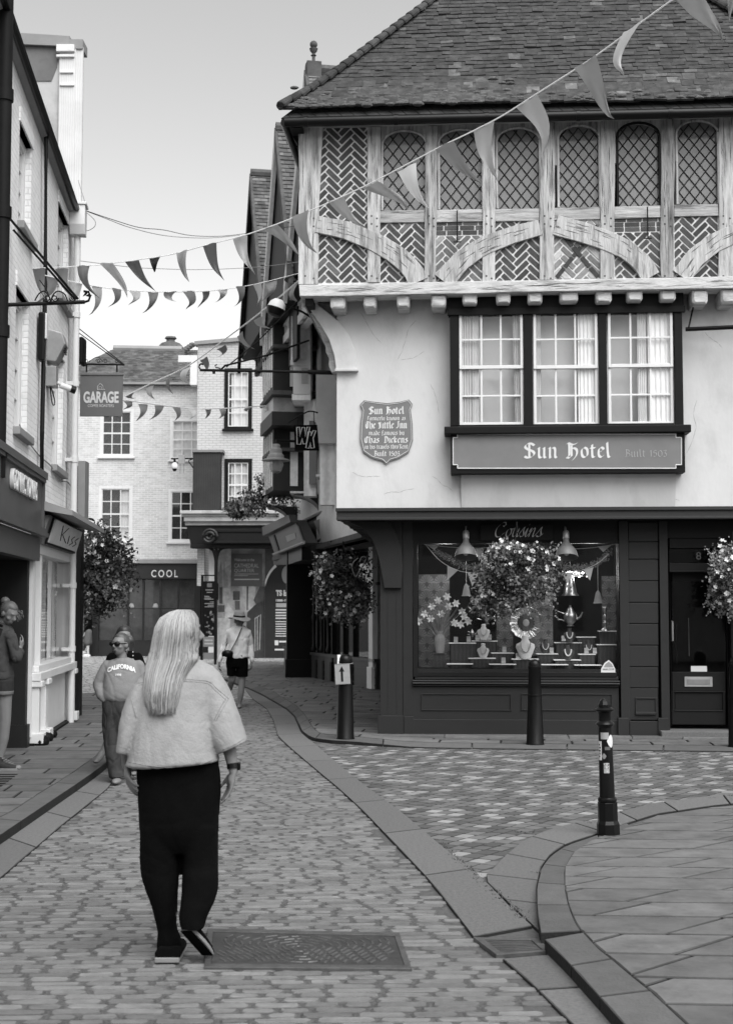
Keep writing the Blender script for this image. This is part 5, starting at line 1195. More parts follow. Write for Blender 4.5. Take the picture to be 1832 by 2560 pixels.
for (a, b) in ((b0, b0 + .16), (b1 - .2, b1), (b0 + .62, b0 + .72)): m.box(a, b, -.06, .12, zs, zb2 + .02)
m.box(b0, b1, -.08, .12, zb2 - .12, zb2 + .03); m.box(b0, b1, -.03, .1, .12, zs - .1); m.box(b0 - .02, b1 + .02, -.16, .05, zs - .1, zs); m.box(b0 + .1, b1 - .05, -.12, .05, zs, zs + .08)
for (a, b) in ((b0 + .02, b0 + .18), (b0 + .62, b0 + .86), (b1 - .2, b1 - .02)): m.box(a, b, -.14, -.02, .22, zs - .12); m.box(a - .04, b + .04, -.20, -.02, .12, .24); m.box(a - .03, b + .03, -.18, -.02, zs - .17, zs - .1)
m.build('white_shop_front', M_white, eh, bevel=.01)
m = MB(); m.poly([(b0 + .16, .03, zs), (b1 - .2, .03, zs), (b1 - .2, .03, zb2 - .1), (b0 + .16, .03, zb2 - .1)]); m.build('glass', G_win, eh, fix=False)
m = MB(); m.tone = .9
for k in range(12): q = b0 + .2 + (b1 - b0 - .45) * k / 12; m.poly([(q, .1 + .03 * (k % 2), zs), (q + .12, .1 + .03 * ((k + 1) % 2), zs), (q + .12, .1 + .03 * ((k + 1) % 2), zb2 - .1), (q, .1 + .03 * (k % 2), zb2 - .1)])
m.build('blind', M_curtain, eh, fix=False)
m = MB(); m.box(b0, b1, .6, .65, 0, zb2); m.box(b0 - .05, b1, -.1, 0.1, .085, .125); m.build('dark_interior', M_iron, eh)
for (x, y, r_) in ((104, 1812, .13), (122, 1806, .11), (146, 1800, .10)):
    pass
for (a, r_) in ((b0 + .1, .10), (b0 + .6, .085), (b0 + 1.05, .075)): m = MB(); m.ball((a, -.16, .14), r_ * 1.3, r_, r_ * .8, 10, 6); m.build('guard_stone', M_blackw, eh, smooth=True)
# things fixed to the wall
def wallthing(name, label, cat, px, py, p=.0, **kw):
    a, c = E.uz(px, py, p); e = empty(name, label, cat, **kw); e.location = (E.o[0] + E.d[0] * a - E.n[0] * p, E.o[1] + E.d[1] * a - E.n[1] * p, c); e.rotation_euler = (0, 0, E.a); return e
e = wallthing('alarm_box', 'grey louvred alarm box on the white brick wall between two windows', 'alarm box', 121, 868)
m = MB(); m.prism([(0, .22), (-.20, .16), (-.24, .02), (-.12, -.22), (0, -.2)], lambda q, c: (-.17, q, c), lambda q, c: (.17, q, c)); m.tone = .45; m.build('housing', M_zinc, e, bevel=.015)
m = MB(); [m.box(-.08, .08, -.235 - .0, -.21, .0 - .03 * k, .015 - .03 * k) for k in range(4)]; m.build('louvres', M_black, e)
e = wallthing('floodlight', 'slim dark floodlight on the white brick wall beside the thin drainpipe', 'floodlight', 93, 838)
m = MB(); m.box(-.06, .1, -.1, -.02, -.32, .28, .0); m.build('housing', M_black, e, bevel=.02); m = MB(); m.box(-.05, .09, -.125, -.1, -.05, .27); m.build('lens', M_white, e, bevel=.01)
e = wallthing('security_camera', 'white bullet security camera under a grey junction box on the left wall', 'security camera', 118, 945)
m = MB(); m.box(-.12, .12, -.13, 0, -.12, .14); m.tone = .5; m.build('junction_box', M_zinc, e, bevel=.01)
m = MB(); m.tube([(0.02, -.13, -.05), (.04, -.2, -.1)], .02, 8); m.tube([(0, -.17, -.09), (.04, -.30, -.13)], .04, 10); m.build('camera_body', M_white, e, smooth=True)
m = MB(); m.tube([(.04, -.30, -.13), (.06, -.36, -.15)], .048, 10); m.build('lens_hood', M_black, e, smooth=True)
m = MB(); m.tube(smooth_path([(0, -.05, -.1), (.05, -.1, -.3), (-.05, -.08, -.34), (-.04, -.04, -.05)], 4), .008, 5); m.build('cable', M_black, e)
m = MB(); m.tube(smooth_path([(E.u(x, y, .02), -.02, E.z(x, y, .02)) for x, y in [(50, 1062), (60, 1090), (72, 1105), (100, 1140), (128, 1165), (150, 1200), (170, 1205), (185, 1228)]], 4), .009, 5)
o = m.build('wall_cable', M_grey); E.place(o); tag(o, 'thin cable sagging across the white wall above the shop fascias', 'cable')
# bracket with scrolls over the street (carries the bunting)
e = wallthing('scrolled_iron_bracket', 'long black iron bracket with scrolls on the left wall carrying the bunting', 'sign bracket', 22, 762)
def wl_(px, py, p): a, c = E.uz(px, py, p); return (E.o[0] + E.d[0] * a - E.n[0] * p, E.o[1] + E.d[1] * a - E.n[1] * p, c)
e.rotation_euler = (0, 0, 0); ex, ey, ezz = e.location
b_o = Vector(e.location)
def rel(px, py, Y): return at(px, py, Y) - b_o
YB = ey + .35
m = MB(); m.tube([rel(20, 762, ey), rel(212, 755, YB)], .022, 8); m.tube([rel(212, 755, YB), rel(222, 752, YB), rel(226, 740, YB), rel(222, 730, YB), rel(210, 728, YB)], .014, 6); m.build('bar', M_iron, e)
m = MB(); m.tube([rel(10, 528, ey - .2), rel(196, 748, YB)], .014, 6); m.tube([rel(34, 574, ey), rel(190, 750, YB)], .012, 6); m.build('stay_rods', M_iron, e)
m = MB()
def spiral(cx, cy, r0, dirn, a0, turns=1.4, n=16): return [(cx + dirn * r0 * (1 - .75 * k / n) * math.cos(a0 + turns * 2 * math.pi * k / n), cy - r0 * (1 - .75 * k / n) * math.sin(a0 + turns * 2 * math.pi * k / n)) for k in range(n)]
for cx_, dr_ in ((118, 1), (138, -1), (183, 1)):
    m.tube([rel(x, y, YB - .2) for x, y in spiral(cx_, 745, 9, dr_, math.pi)], .007, 5)
m.tube([rel(x, y, YB - .2) for x, y in smooth_path([(88, 752), (98, 735), (112, 728), (124, 742), (127, 756)], 4)], .008, 5); m.tube([rel(x, y, YB - .2) for x, y in smooth_path([(129, 756), (132, 740), (145, 728), (162, 735), (170, 752)], 4)], .008, 5); m.tube([rel(100, 700, YB), rel(116, 722, YB), rel(126, 745, YB)], .006, 5)
m.build('scrollwork', M_iron, e)
m = MB(); m.poly([rel(207, 742, YB), rel(214, 730, YB), rel(226, 725, YB), rel(216, 738, YB)]); m.poly([rel(214, 740, YB), rel(222, 734, YB), rel(232, 738, YB), rel(222, 742, YB)]); m.build('leaf_finial', M_iron, e, fix=False)
# ============================================================ tall rendered neighbour rising behind
nb = empty('rendered_house', 'taller rendered house with stained parapet rising behind the white brick house', 'building'); NB = Fac(-4.6, 21.7, 1, 0); NB.place(nb)
P = [NB.uz(x, y) for x, y in [(20, 77), (43, 77), (178, 92), (178, 104), (202, 107), (199, 560)]]; m = MB(); xr = P[4][0]; m.tone = 1.0
z1, z2 = P[0][1], P[3][1]
m.prism([(P[0][0] - 2, 2), (xr, 2), (xr, P[4][1]), (P[3][0], P[3][1]), (P[2][0], P[2][1]), (P[0][0] - 2, P[0][1] + .1)], lambda a, c: (a, 0, c), lambda a, c: (a - 1.0, 2.8, c)); m.build('rendered_wall', mat('stained_render', .42, .9, .15, 1.5, .3, 15, dirt=.6, dscale=1.2, dval=.45), nb)
m = MB(); m.tone = .9; m.prism([(P[0][0] - 2, P[0][1] + .08), (P[2][0], P[2][1] - .02), (P[2][0], P[2][1] - .18), (P[0][0] - 2, P[0][1] - .15)], lambda a, c: (a, -.08, c), lambda a, c: (a, .3, c)); m.box(P[2][0], xr + .05, -.07, .3, P[4][1] - .12, P[4][1] + .03); m.build('coping', M_grey, nb)
m = MB(); fb = lambda *q: fbox(NB, m, *q); fb(150, 120, 186, 500, .06, .06); fb(192, 118, 203, 540, .04, .05); m.build('corner_boards', M_white2, nb)
m = MB(); fbox(NB, m, 141, 110, 186, 128, .12, .1); fbox(NB, m, 141, 135, 186, 142, .10, .1); fbox(NB, m, 150, 176, 184, 182, .09, .06); fbox(NB, m, 150, 208, 186, 214, .09, .06); m.build('box_gutter', M_white, nb, bevel=.01)
m = MB(); m.tone = .55; m.prism([NB.uz(x, y, .05) for x, y in [(40, 80), (178, 96), (145, 118), (142, 165), (128, 200), (88, 200), (60, 110)]], lambda a, c: (a, -.015, c), lambda a, c: (a, .01, c)); m.build('stained_upper_wall', mat('sooty_render', .27, .9, .3, 3, .3, 15, dirt=.7, dscale=1.5, dval=.4), nb)
# street side of the neighbour: dark brackets glimpsed past the downpipe
m = MB(); fbox(NB, m, 196, 1152, 212, 1300, .3, .3); m.build('shop_hood', M_grey, nb); m = MB(); fbox(NB, m, 188, 1165, 197, 1800, .2, .25); m.build('side_wall', M_shopd, nb)
m = MB(); fbox(NB, m, 197, 840, 208, 910, -.5, .3); m.build('wall_lantern', M_iron, nb, bevel=.04)
# GARAGE hanging sign
YG = 24.0; c0 = at(255, 937, YG); e = empty('hanging_sign', 'grey square hanging sign reading GARAGE COFFEE ROASTERS', 'hanging sign', c0)
def rg_(px, py, Y=YG): return at(px, py, Y) - c0
p0, p1 = rg_(202, 938), rg_(307, 1041); m = MB(); m.box(p0.x, p1.x, -.02, .02, p1.z, p0.z); bd = m.build('board', mat('garage_sign_grey', .14, .6, .05, 3), e, bevel=.005)
m = MB(); m.tone = .7; m.box(p0.x - .01, p1.x + .01, -.035, .035, p0.z, p0.z + .03); m.build('top_rail', M_grey, e)
q0, q1 = rg_(210, 1008), rg_(298, 979); text_on('lettering', 'GARAGE', q0.x, q0.z, q1.x - q0.x, q1.z - q0.z, -.022, M_letter, e, bold=.035, depth=.003)
q0, q1 = rg_(221, 1018), rg_(286, 1011); text_on('lettering', 'COFFEE ROASTERS', q0.x, q0.z, q1.x - q0.x, q1.z - q0.z, -.022, M_letter, e, depth=.003)
m = MB(); m.tube([rg_(x, y) + Vector((0, -.024, 0)) for x, y in [(245, 974), (245, 966), (252, 959), (259, 966), (259, 974), (245, 974)]], .005, 4); m.tube([rg_(259, 974) + Vector((0, -.024, 0)), rg_(264, 974) + Vector((0, -.024, 0))], .004, 4); m.tube([rg_(x, y) + Vector((0, -.024, 0)) for x, y in [(249, 972), (249, 967), (255, 967), (255, 972)]], .004, 4); m.build('house_emblem', M_letter, e)
m = MB(); m.tube([rg_(190, 910), rg_(312, 912)], .016, 6)
for x in (217, 293): m.tube([rg_(x, 912), rg_(x, 930)], .014, 6)
m.tube([rg_(199, 822), rg_(312, 912)], .009, 5); m.tube([rg_(199, 833), rg_(308, 912)], .009, 5)
for cx_ in (216, 246, 264, 293): m.tube([rg_(x, y) for x, y in spiral(cx_, 903, 6, 1 if cx_ % 2 else -1, 0)], .006, 5)
m.tube([rg_(x, y) for x, y in smooth_path([(222, 906), (235, 896), (246, 893), (258, 904)], 4)], .006, 5); m.build('bracket', M_iron, e)
# ============================================================ FAR BRICK HOUSE with the COOL shop
D = Fac(-9.5, 51.5, 1, 0.03)
dh = empty('pale_brick_house', 'pale brick house with four white sash windows and the dark COOL shop below', 'building'); D.place(dh)
wpx = [(251, 1022, 334, 1142), (426, 1046, 510, 1150), (248, 1215, 331, 1353), (422, 1222, 507, 1355)]
W_ = []
for x0, y0, x1, y1 in wpx: a, c = D.uz(x0, y0); b, d_ = D.uz(x1, y1); W_.append((a, b, d_, c))
uD0, uD1 = D.u(150, 1300), D.u(560, 1300); zEd = D.z(300, 958); zSh = D.z(400, 1408)
m = wall_with_holes(uD0, uD1, zSh, zEd, 0, .3, W_); m.build('brick_wall', M_palebrick, dh)
cur = [None, [(0, 1, .8)], [(.66, 1, .8)], None]
for i, h in enumerate(W_): sash(dh, *h, .0, 3, 4, .10, bars=.035, curtain=cur[i])
def hiproof(parent, name, pts_px, Fc, depth, m_, rows=26, p=.3):
    pass
# main roof (tiles in real courses), ridge running across
def tiled_slope(u0, u1, u2, u3, z0, y0, z1, y1, rows, tw, tonef=lambda: random.uniform(.6, 1.4), tlen=1.5, mb=None):
    """trapezoid slope: eave u0..u1 at (y0,z0), ridge u2..u3 at (y1,z1)"""
    mb = mb or MB()
    for k in range(rows):
        t = k / rows; t2 = min(1, (k + tlen) / rows); a, b = u0 + (u2 - u0) * t, u1 + (u3 - u1) * t; x = a - random.uniform(0, tw); y, z = y0 + (y1 - y0) * t, z0 + (z1 - z0) * t; yy, zz = y0 + (y1 - y0) * t2, z0 + (z1 - z0) * t2
        th = (z1 - z0) / rows * .28; sg = random.uniform(-.01, .01)
        while x < b:
            xa, xb_ = max(x, a), min(x + tw * .98, b)
            if xb_ > xa:
                mb.tone = tonef(); l = random.uniform(0, th * .5) + sg; q = len(mb.v)
                mb.v += [(xa, y, z + th + l), (xb_, y, z + th + l), (xb_, yy, zz + l * .3), (xa, yy, zz + l * .3), (xa, y, z - th * .3), (xb_, y, z - th * .3)]
                mb.face((q, q + 1, q + 2, q + 3)); mb.face((q, q + 4, q + 5, q + 1))
            x += tw
    return mb
M_tile2 = mat('mossy_roof_tile', .085, .9, .4, 3, .5, 20, dirt=.4, dscale=2, dval=1.8)
uu0, uu1 = D.u(190, 955), D.u(500, 960); r0u, r0z = D.uz(284, 874, -3.0); r1u, r1z = D.uz(440, 893, -3.0)
m = tiled_slope(uD0 - .5, D.u(505, 962, .25), r0u, D.u(455, 893, -3.0), zEd - .03, -.25, r0z, 3.0, 34, .17)
m.build('roof', M_tile2, dh, fix=False)
m = MB(); m.poly([(uD0 - .5, -.2, zEd - .1), (uD1 + .1, -.2, zEd - .1), (D.u(455, 893, -3), 3.05, r0z - .08), (r0u, 3.05, r0z - .08)]); m.poly([(uD0 - .5, -.2, zEd - .1), (r0u, 3.05, r0z - .08), (uD0 - .5, 6, zEd - .1)]); m.box(uD0, uD1, .3, .5, 0, zEd - .1); m.build('roof_underlay', M_darkoak, dh)
m = MB(); m.tube([(r0u, 3, r0z + .05), (D.u(455, 893, -3), 3, r0z + .02)], .13, 8); m.build('ridge_tiles', M_grey, dh)
m = MB(); fbox(D, m, 150, 954, 495, 961, .28, .16); m.build('gutter', M_grey, dh)
# second roof and domed cap behind
Yb = 60.0; c0 = at(420, 900, Yb); e = empty('rear_roof', 'mossy tiled roof with a small domed cap rising behind the brick house', 'building', (0, 0, 0)); DB = Fac(-9.5, Yb, 1, 0); DB.place(e)
m = MB(); f = lambda x, y: DB.uz(x, y)
A, B, C, Dd = f(342, 880), f(500, 900), f(480, 866), f(372, 850)
tiled_slope(A[0], B[0] + 1, f(360, 848)[0], f(505, 862)[0], A[1] - .4, 0, f(372, 848)[1], 2.5, 24, .17, mb=m); m.build('roof', M_tile2, e, fix=False)
m = MB(); cd_ = f(407, 846); m.lathe([(1.0, -1.5), (.95, -.8), (.85, -.62), (.75, -.6), (.78, -.5), (.66, -.42), (.60, -.2), (.42, .0), (.2, .08), (.18, .16), (.27, .22), (.22, .3), (.1, .3)], (cd_[0], 2.5, cd_[1] + .25), 20); m.ball((cd_[0] - .5, 2.3, cd_[1] - .5), .55, .4, .2); m.build('domed_cap', M_tile2, e)
m = MB(); m.box(f(345, 880)[0], f(520, 880)[0], .5, 4, 2, A[1] - .3); m.build('wall', M_palebrick, e)
m = MB(); 
for k in range(16): t = k / 15; m.ball((f(470, 852)[0] - 1.2 * t * 1.2, 1.5 - 1.4 * t, f(470, 852)[1] - 1.4 * t + .1), .16, .2, .12, 7, 4)
m.build('hip_tiles', M_tile2, e)
# COOL shop
zA, zB = D.z(400, 1412), D.z(400, 1447); us0, us1 = D.u(150, 1420), D.u(523, 1420)
m = MB(); m.box(us0, us1, -.22, .1, zA + .04, zA + .2); m.build('shop_cornice', M_grey, dh, bevel=.02)
m = MB(); m.box(us0, us1, -.12, .1, zB, zA + .04); sf_ = m.build('shop_fascia', mat('cool_shop_black', .02, .5, .2, 2), dh)
q0 = D.uz(379, 1443, .13); q1 = D.uz(445, 1425, .13); text_on('lettering', 'COOL', q0[0], q0[1], q1[0] - q0[0], q1[1] - q0[1], -.14, M_letter, sf_, spacing=1.4, bold=.01)
m = MB()
for x0, x1 in ((228, 246), (487, 500), (505, 523)): fbox(D, m, x0, 1447, x1, 1640, .05, .2)
fbox(D, m, 246, 1600, 490, 1642, .02, .2)
for x in (319, 357, 400, 444): fbox(D, m, x, 1449, x + 2.5, 1600, .02, .1)
fbox(D, m, 246, 1520, 490, 1523, .02, .08); m.build('shop_front', mat('cool_shop_black', .02), dh)
m = MB(); a, c = D.uz(246, 1449); b, d_ = D.uz(490, 1600); m.poly([(a, .1, d_), (b, .1, d_), (b, .1, c), (a, .1, c)]); m.build('shop_glass', glassmat('far_shop_glass', .02, .1), dh, fix=False)
m = MB(); m.box(us0, us1, 1.6, 1.7, 0, zA); m.box(D.u(196, 1600), D.u(228, 1600), .3, .4, 0, zB); m.box(us0, us1, .4, 1.6, 0, .3); m.build('shop_interior', M_iron, dh)
its = []
for i, (x0, x1, y0, y1, tn, nm, lab, cat) in enumerate([(285, 316, 1478, 1517, 1.0, 'display_shirt', 'white shirt hanging in the left of the COOL shop window', 'shirt'), (254, 257, 1500, 1585, .9, 'light_strip', 'thin white vertical light strip in the COOL shop window', 'strip'), (404, 420, 1481, 1490, .75, 'lamp_shade', 'pale table lamp shade in the COOL shop window', 'lamp shade')]):
    a, c = D.uz(x0, y0, -.35); b, d_ = D.uz(x1, y1, -.35); m = MB(); m.tone = tn; w = b - a
    if i == 0: m.plate([(0, d_), (w, d_), (w, c - .1), (w * 1.15, c - .25), (w * 1.2, c - .1), (w * .9, c), (w * .6, c - .05), (w * .4, c - .05), (w * .1, c), (-.1, c - .15), (0, c - .3)], 0, .04)
    elif i == 2: m.lathe([(w * .5, 0), (w * .3, c - d_)], (w / 2, .1, d_), 12)
    else: m.box(0, w, 0, .03, d_, c, 0)
    if i == 1: m.box(-.02, w + .02, -.005, .035, c, c + .03)
    o = m.build(nm, M_curtain); o.location = (D.o[0] + D.d[0] * a - D.n[0] * -.35, D.o[1] + D.d[1] * a + .35, 0); o.rotation_euler = (0, 0, D.a); tag(o, lab, cat)
m = MB()
for k in range(70):
    x = random.uniform(322, 488); row = random.choice([1521, 1521, 1560, 1598]); a, c = D.uz(x, row, -.4); r_ = random.uniform(.03, .07); m.tone = random.uniform(.2, .8); m.lathe([(r_, 0), (r_, r_ * 2), (r_ * .4, r_ * 2.6)], (a, .4 + random.uniform(0, .3), c), 7)
for x in (330, 390): a, c = D.uz(x, 1521, -.38); m.tone = .7; m.lathe([(.10, 0), (.13, .05), (.11, .16), (.04, .22)], (a, .38, c), 10)
o = m.build('shelf_goods', M_curtain); D.place(o); tag(o, 'rows of small ornaments and jars on the shelves of the COOL shop', 'shop goods'); o['kind'] = 'stuff'
m = MB()
for x, y in ((411, 1462), (425, 1455), (438, 1457)): a, c = D.uz(x, y, -.5); m.ball((a, .5, c), .045, n=6, m=4)
o = m.build('ceiling_spots', emat('spot_glow', 1, 3)); D.place(o); tag(o, 'tiny lit ceiling spotlights inside the COOL shop', 'spotlights')
pl_ = bpy.data.lights.new('shop_fill_light', 'POINT'); pl_.energy = 30; pl_.shadow_soft_size = .3; po = bpy.data.objects.new('shop_fill_light', pl_); COL.objects.link(po); po.location = at(405, 1462, 52.3)
# magazine rack beside the boy
e = empty('card_rack', 'tall wire card rack behind the boy outside the COOL shop', 'rack', at(196, 1640, 50.9)); m = MB(); m.box(-.25, .25, -.1, .1, 0, 2.1); m.build('rack_frame', M_darkoak, e); m = MB()
for k in range(12): 
    for j in range(3): m.tone = random.uniform(.25, .7); m.box(-.23 + j * .155, -.09 + j * .155, -.13, -.1, .35 + k * .14, .46 + k * .14)
m.build('cards', M_grey, e)
# ============================================================ WHITE CORNER HOUSE
Cc = Fac(-5.5, 48.5, 1, -.02)
ch = empty('white_corner_house', 'white painted brick house with two black framed sash windows and a cornice', 'building'); Cc.place(ch)
uC0, uC1 = Cc.u(494, 1000), Cc.u(700, 1000) + 1.5; zC = Cc.z(600, 853); zc0 = Cc.z(600, 1280)
hs = []
for x0, y0, x1, y1 in [(562, 921, 630, 1073), (562, 1147, 630, 1275)]: a, c = Cc.uz(x0, y0); b, d_ = Cc.uz(x1, y1); hs.append((a, b, d_, c))
m = wall_with_holes(uC0, uC1, zc0 - .3, zC, 0, .25, hs); m.build('brick_wall', M_paintbrick2, ch)
m = MB(); m.box(uC0, uC0 + .25, .26, 5, 2.5, zC); m.box(uC0 + .3, uC1, .6, .65, zc0 - .3, zC - .02); m.build('side_wall', M_paintbrick2, ch)
for i, h in enumerate(hs): sash(ch, *h, .03, 3, 4, .13, frm=M_blackw, bars=.035, curtain=[(.15, 1, .95), ] if i == 0 else [(.12, 1, .8)])
m = MB(); a, c = Cc.uz(490, 853, .1); m.prism([(a - .05, c + .0), (uC1, c + .38), (uC1, c + .22), (a - .05, c - .12)], lambda q, z: (q, -.12, z), lambda q, z: (q, .4, z)); m.build('parapet_cap', M_grey, ch)
m = MB(); fbox(Cc, m, 476, 888, 493, 962, .05, .5); fbox(Cc, m, 446, 888, 478, 905, .1, .4); m.build('dormer_cheek', M_white, ch)
m = MB(); fbox(Cc, m, 483, 1128, 550, 1278, .5, .5); m.build('timber_projection', mat('tarred_boards', .03, .6, .2, 3, wave=(4, .2, 'X')), ch)
m = MB(); m.tone = .8; fbox(Cc, m, 480, 1124, 558, 1130, .56, .6); m.build('projection_cap', M_grey, ch)
m = MB()
for (y0, y1, pp, x0, x1) in ((1276, 1284, .95, 450, 700), (1284, 1291, .85, 454, 700), (1291, 1303, .8, 460, 700), (1303, 1313, .68, 463, 700)): fbox(Cc, m, x0, y0, x1, y1, pp, 1.0)
m.build('cornice', mat('cornice_stone', .42, .8, .12, 3, .3, 20, dirt=.4, dscale=2), ch, bevel=.02)
m = MB(); m.tone = .8; a0, z1 = Cc.uz(466, 1313, .6); a1, z0 = Cc.uz(478, 1366, .45); m.prism([(a0, z1), (uC1, z1), (uC1, z0), (a1, z0)], lambda q, z: (q, -.6 if z > (z0 + z1) / 2 else -.45, z), lambda q, z: (q, .2, z)); m.build('angled_fascia', M_shop, ch)
m = MB(); fbox(Cc, m, 523, 1322, 720, 1330, .72, .15); fbox(Cc, m, 528, 1330, 720, 1352, .68, .12); fbox(Cc, m, 523, 1352, 720, 1358, .74, .15); fbox(Cc, m, 476, 1362, 720, 1370, .5, .6); m.build('name_board', M_shopd, ch, bevel=.01)
a, c = Cc.uz(524, 1341, .8); m = MB()
sp = [(a + .26 * (1 - .8 * k / 26) * math.cos(k * .5), -.80, c + .26 * (1 - .8 * k / 26) * math.sin(k * .5)) for k in range(27)]; m.tube(sp, .05, 6); m.lathe([(.26, 0), (.26, .06)], (0, 0, 0), 20); 
m.build('carved_scroll', M_shop, ch) if False else None
m = MB(); m.tube(sp, .05, 6); m.build('carved_scroll', M_shop, ch, smooth=True)
m = MB(); m.tone = 1.0; fbox(Cc, m, 523, 1366, 541, 1650, -.2, .3); m.build('white_pier', M_plaster, ch)
m = MB(); q0 = Cc.uz(541, 1366, .45); m.tube([(q0[0], -.45, q0[1]), (q0[0], -.45, 0)], .06, 8); m.tube(smooth_path([(q0[0] + .5, -.45, q0[1]), (q0[0] + .12, -.45, q0[1] - .12), (q0[0], -.45, q0[1] - .55)], 4), .05, 6); m.tube(smooth_path([(q0[0] - .45, -.45, q0[1]), (q0[0] - .12, -.45, q0[1] - .12), (q0[0], -.45, q0[1] - .55)], 4), .05, 6); m.build('iron_column', M_iron, ch)
# hoarding with printed street scene
HB = Fac(-5.2, 49.6, 1, 0); e = empty('printed_hoarding', 'hoarding printed with an old street scene and a Welcome to the Cathedral Quarter panel', 'hoarding'); HB.place(e)
m = MB(); fbox(HB, m, 541, 1366, 663, 1646, 0, .08); m.tone = 1; m.build('board', mat('hoarding_print', .30, .7, .55, 1.3, dirt=.5, dscale=1.0, dval=.15), e)
m = MB()
def hp_(tn, P): m.tone = tn; m.plate([HB.uz(x, y, .01) for x, y in P], -.012 - .0015 * len(m.f) / 60, 0)
hp_(1.6, [(541, 1366), (578, 1366), (578, 1430), (541, 1430)]); hp_(1.1, [(550, 1430), (577, 1410), (577, 1540), (556, 1545)]); hp_(.85, [(552, 1408), (553, 1400), (556, 1430), (556, 1480), (548, 1480), (548, 1430)]); hp_(.8, [(561, 1400), (563, 1430), (570, 1440), (570, 1470), (560, 1470), (559, 1430)])
hp_(1.35, [(541, 1545), (560, 1545), (575, 1540), (575, 1646), (541, 1646)]); hp_(1.5, [(563, 1525), (570, 1508), (585, 1530), (585, 1545), (563, 1545)]); hp_(1.2, [(605, 1466), (640, 1466), (632, 1530), (612, 1532)])
hp_(.25, [(549, 1468), (557, 1468), (557, 1510), (549, 1508)]); hp_(.2, [(583, 1478), (600, 1478), (600, 1500), (583, 1500)]); hp_(.3, [(588, 1502), (600, 1502), (600, 1524), (588, 1524)]); hp_(.25, [(545, 1513), (562, 1513), (562, 1530), (545, 1530)]); hp_(.12, [(619, 1530), (662, 1490), (662, 1646), (610, 1646)]); hp_(.15, [(617, 1466), (621, 1466), (620, 1525), (617, 1526)])
hp_(.2, [(655, 1466), (662, 1466), (662, 1500), (640, 1510), (634, 1500), (650, 1466)])
hp_(1.0, [(637, 1545), (649, 1538), (649, 1540), (639, 1547), (639, 1628), (637, 1628)]); hp_(1.0, [(643, 1542), (645, 1541), (645, 1626), (643, 1626)]); hp_(1.0, [(651, 1536), (653, 1536), (650, 1624), (648, 1624)]); hp_(1.3, [(625, 1520), (634, 1510), (634, 1514), (620, 1530)])
m.build('street_print', mat('print_ink', .32, .7, .3, 6), e)
m = MB(); fbox(HB, m, 579, 1384, 655, 1465, .03, .04); wp = m.build('welcome_panel', mat('welcome_grey', .10, .6, .05), e)
def tx(txt, x0, yb, x1, yt, p, fc, parent, mt, **kw):
    q0 = fc.uz(x0, yb, p); q1 = fc.uz(x1, yt, p); return text_on('lettering', txt, q0[0], q0[1], q1[0] - q0[0], q1[1] - q0[1], -p - .005, mt, parent, **kw)
M_txt = mat('print_pale', .42, .7)
tx('Welcome to the', 586, 1403, 636, 1396, .03, HB, wp, M_txt, bold=.02); tx('CATHEDRAL', 586, 1419, 647, 1409, .03, HB, wp, M_txt); tx('QUARTER', 586, 1432, 636, 1422, .03, HB, wp, M_txt)
m = MB(); m.tone = .7; fbox(HB, m, 586, 1434, 646, 1436, .034, .003); fbox(HB, m, 586, 1438, 620, 1440, .034, .003); m.tone = 1; fbox(HB, m, 586, 1447, 648, 1450, .034, .003); m.build('small_print', M_txt, wp)
# black TS ELIOT hoarding
e = empty('black_hoarding', 'black hoarding with a white arc and TS ELIOT text panel', 'hoarding'); HB.place(e)
m = MB(); m.tone = 12; fbox(HB, m, 663, 1366, 760, 1646, .06, .06); m.build('board', M_blackw, e)
arc = [(663, 1466), (668, 1450), (675, 1436), (684, 1424), (692, 1417), (700, 1411)]; m = MB(); m.plate([HB.uz(x, y, .07) for x, y in arc + [(760, 1400), (760, 1646), (663, 1646)]], -.07, -.062); m.build('black_field', mat('hoarding_black', .02, .6), e)
m = MB(); a2 = [(663, 1452), (668, 1438), (675, 1426), (684, 1415), (688, 1411)]; m.plate([HB.uz(x, y, .07) for x, y in arc[:-1] + a2[::-1]], -.076, -.072); m.build('white_arc', M_letter, e)
a, c = HB.uz(716, 1437, .07); m = MB(); m.plate([(a + .16 * math.cos(q / 10 * math.pi), c + .3 * math.sin(q / 10 * math.pi)) for q in range(20)], -.078, -.074); m.build('portrait_oval', M_grey, e)
tx('TS ELIOT', 690, 1490, 745, 1475, .075, HB, e, M_letter, bold=.05); tx('1888-1965', 690, 1504, 728, 1498, .075, HB, e, M_letter, bold=.04)
m = MB(); m.tone = .6; fbox(HB, m, 690, 1508, 740, 1518, .075, .004); m.tone = 1
for k, y in enumerate([1523, 1530, 1537, 1544, 1553, 1559, 1565, 1571, 1577, 1583, 1589]): fbox(HB, m, 689, y, 734 - (k * 7) % 9, y + (3.2 if k < 4 else 2.2), .075, .004)
fbox(HB, m, 687, 1601, 696, 1613, .075, .004); fbox(HB, m, 698, 1602, 722, 1606, .075, .004); fbox(HB, m, 687, 1622, 735, 1626, .075, .004); m.build('small_print', M_letter, e)
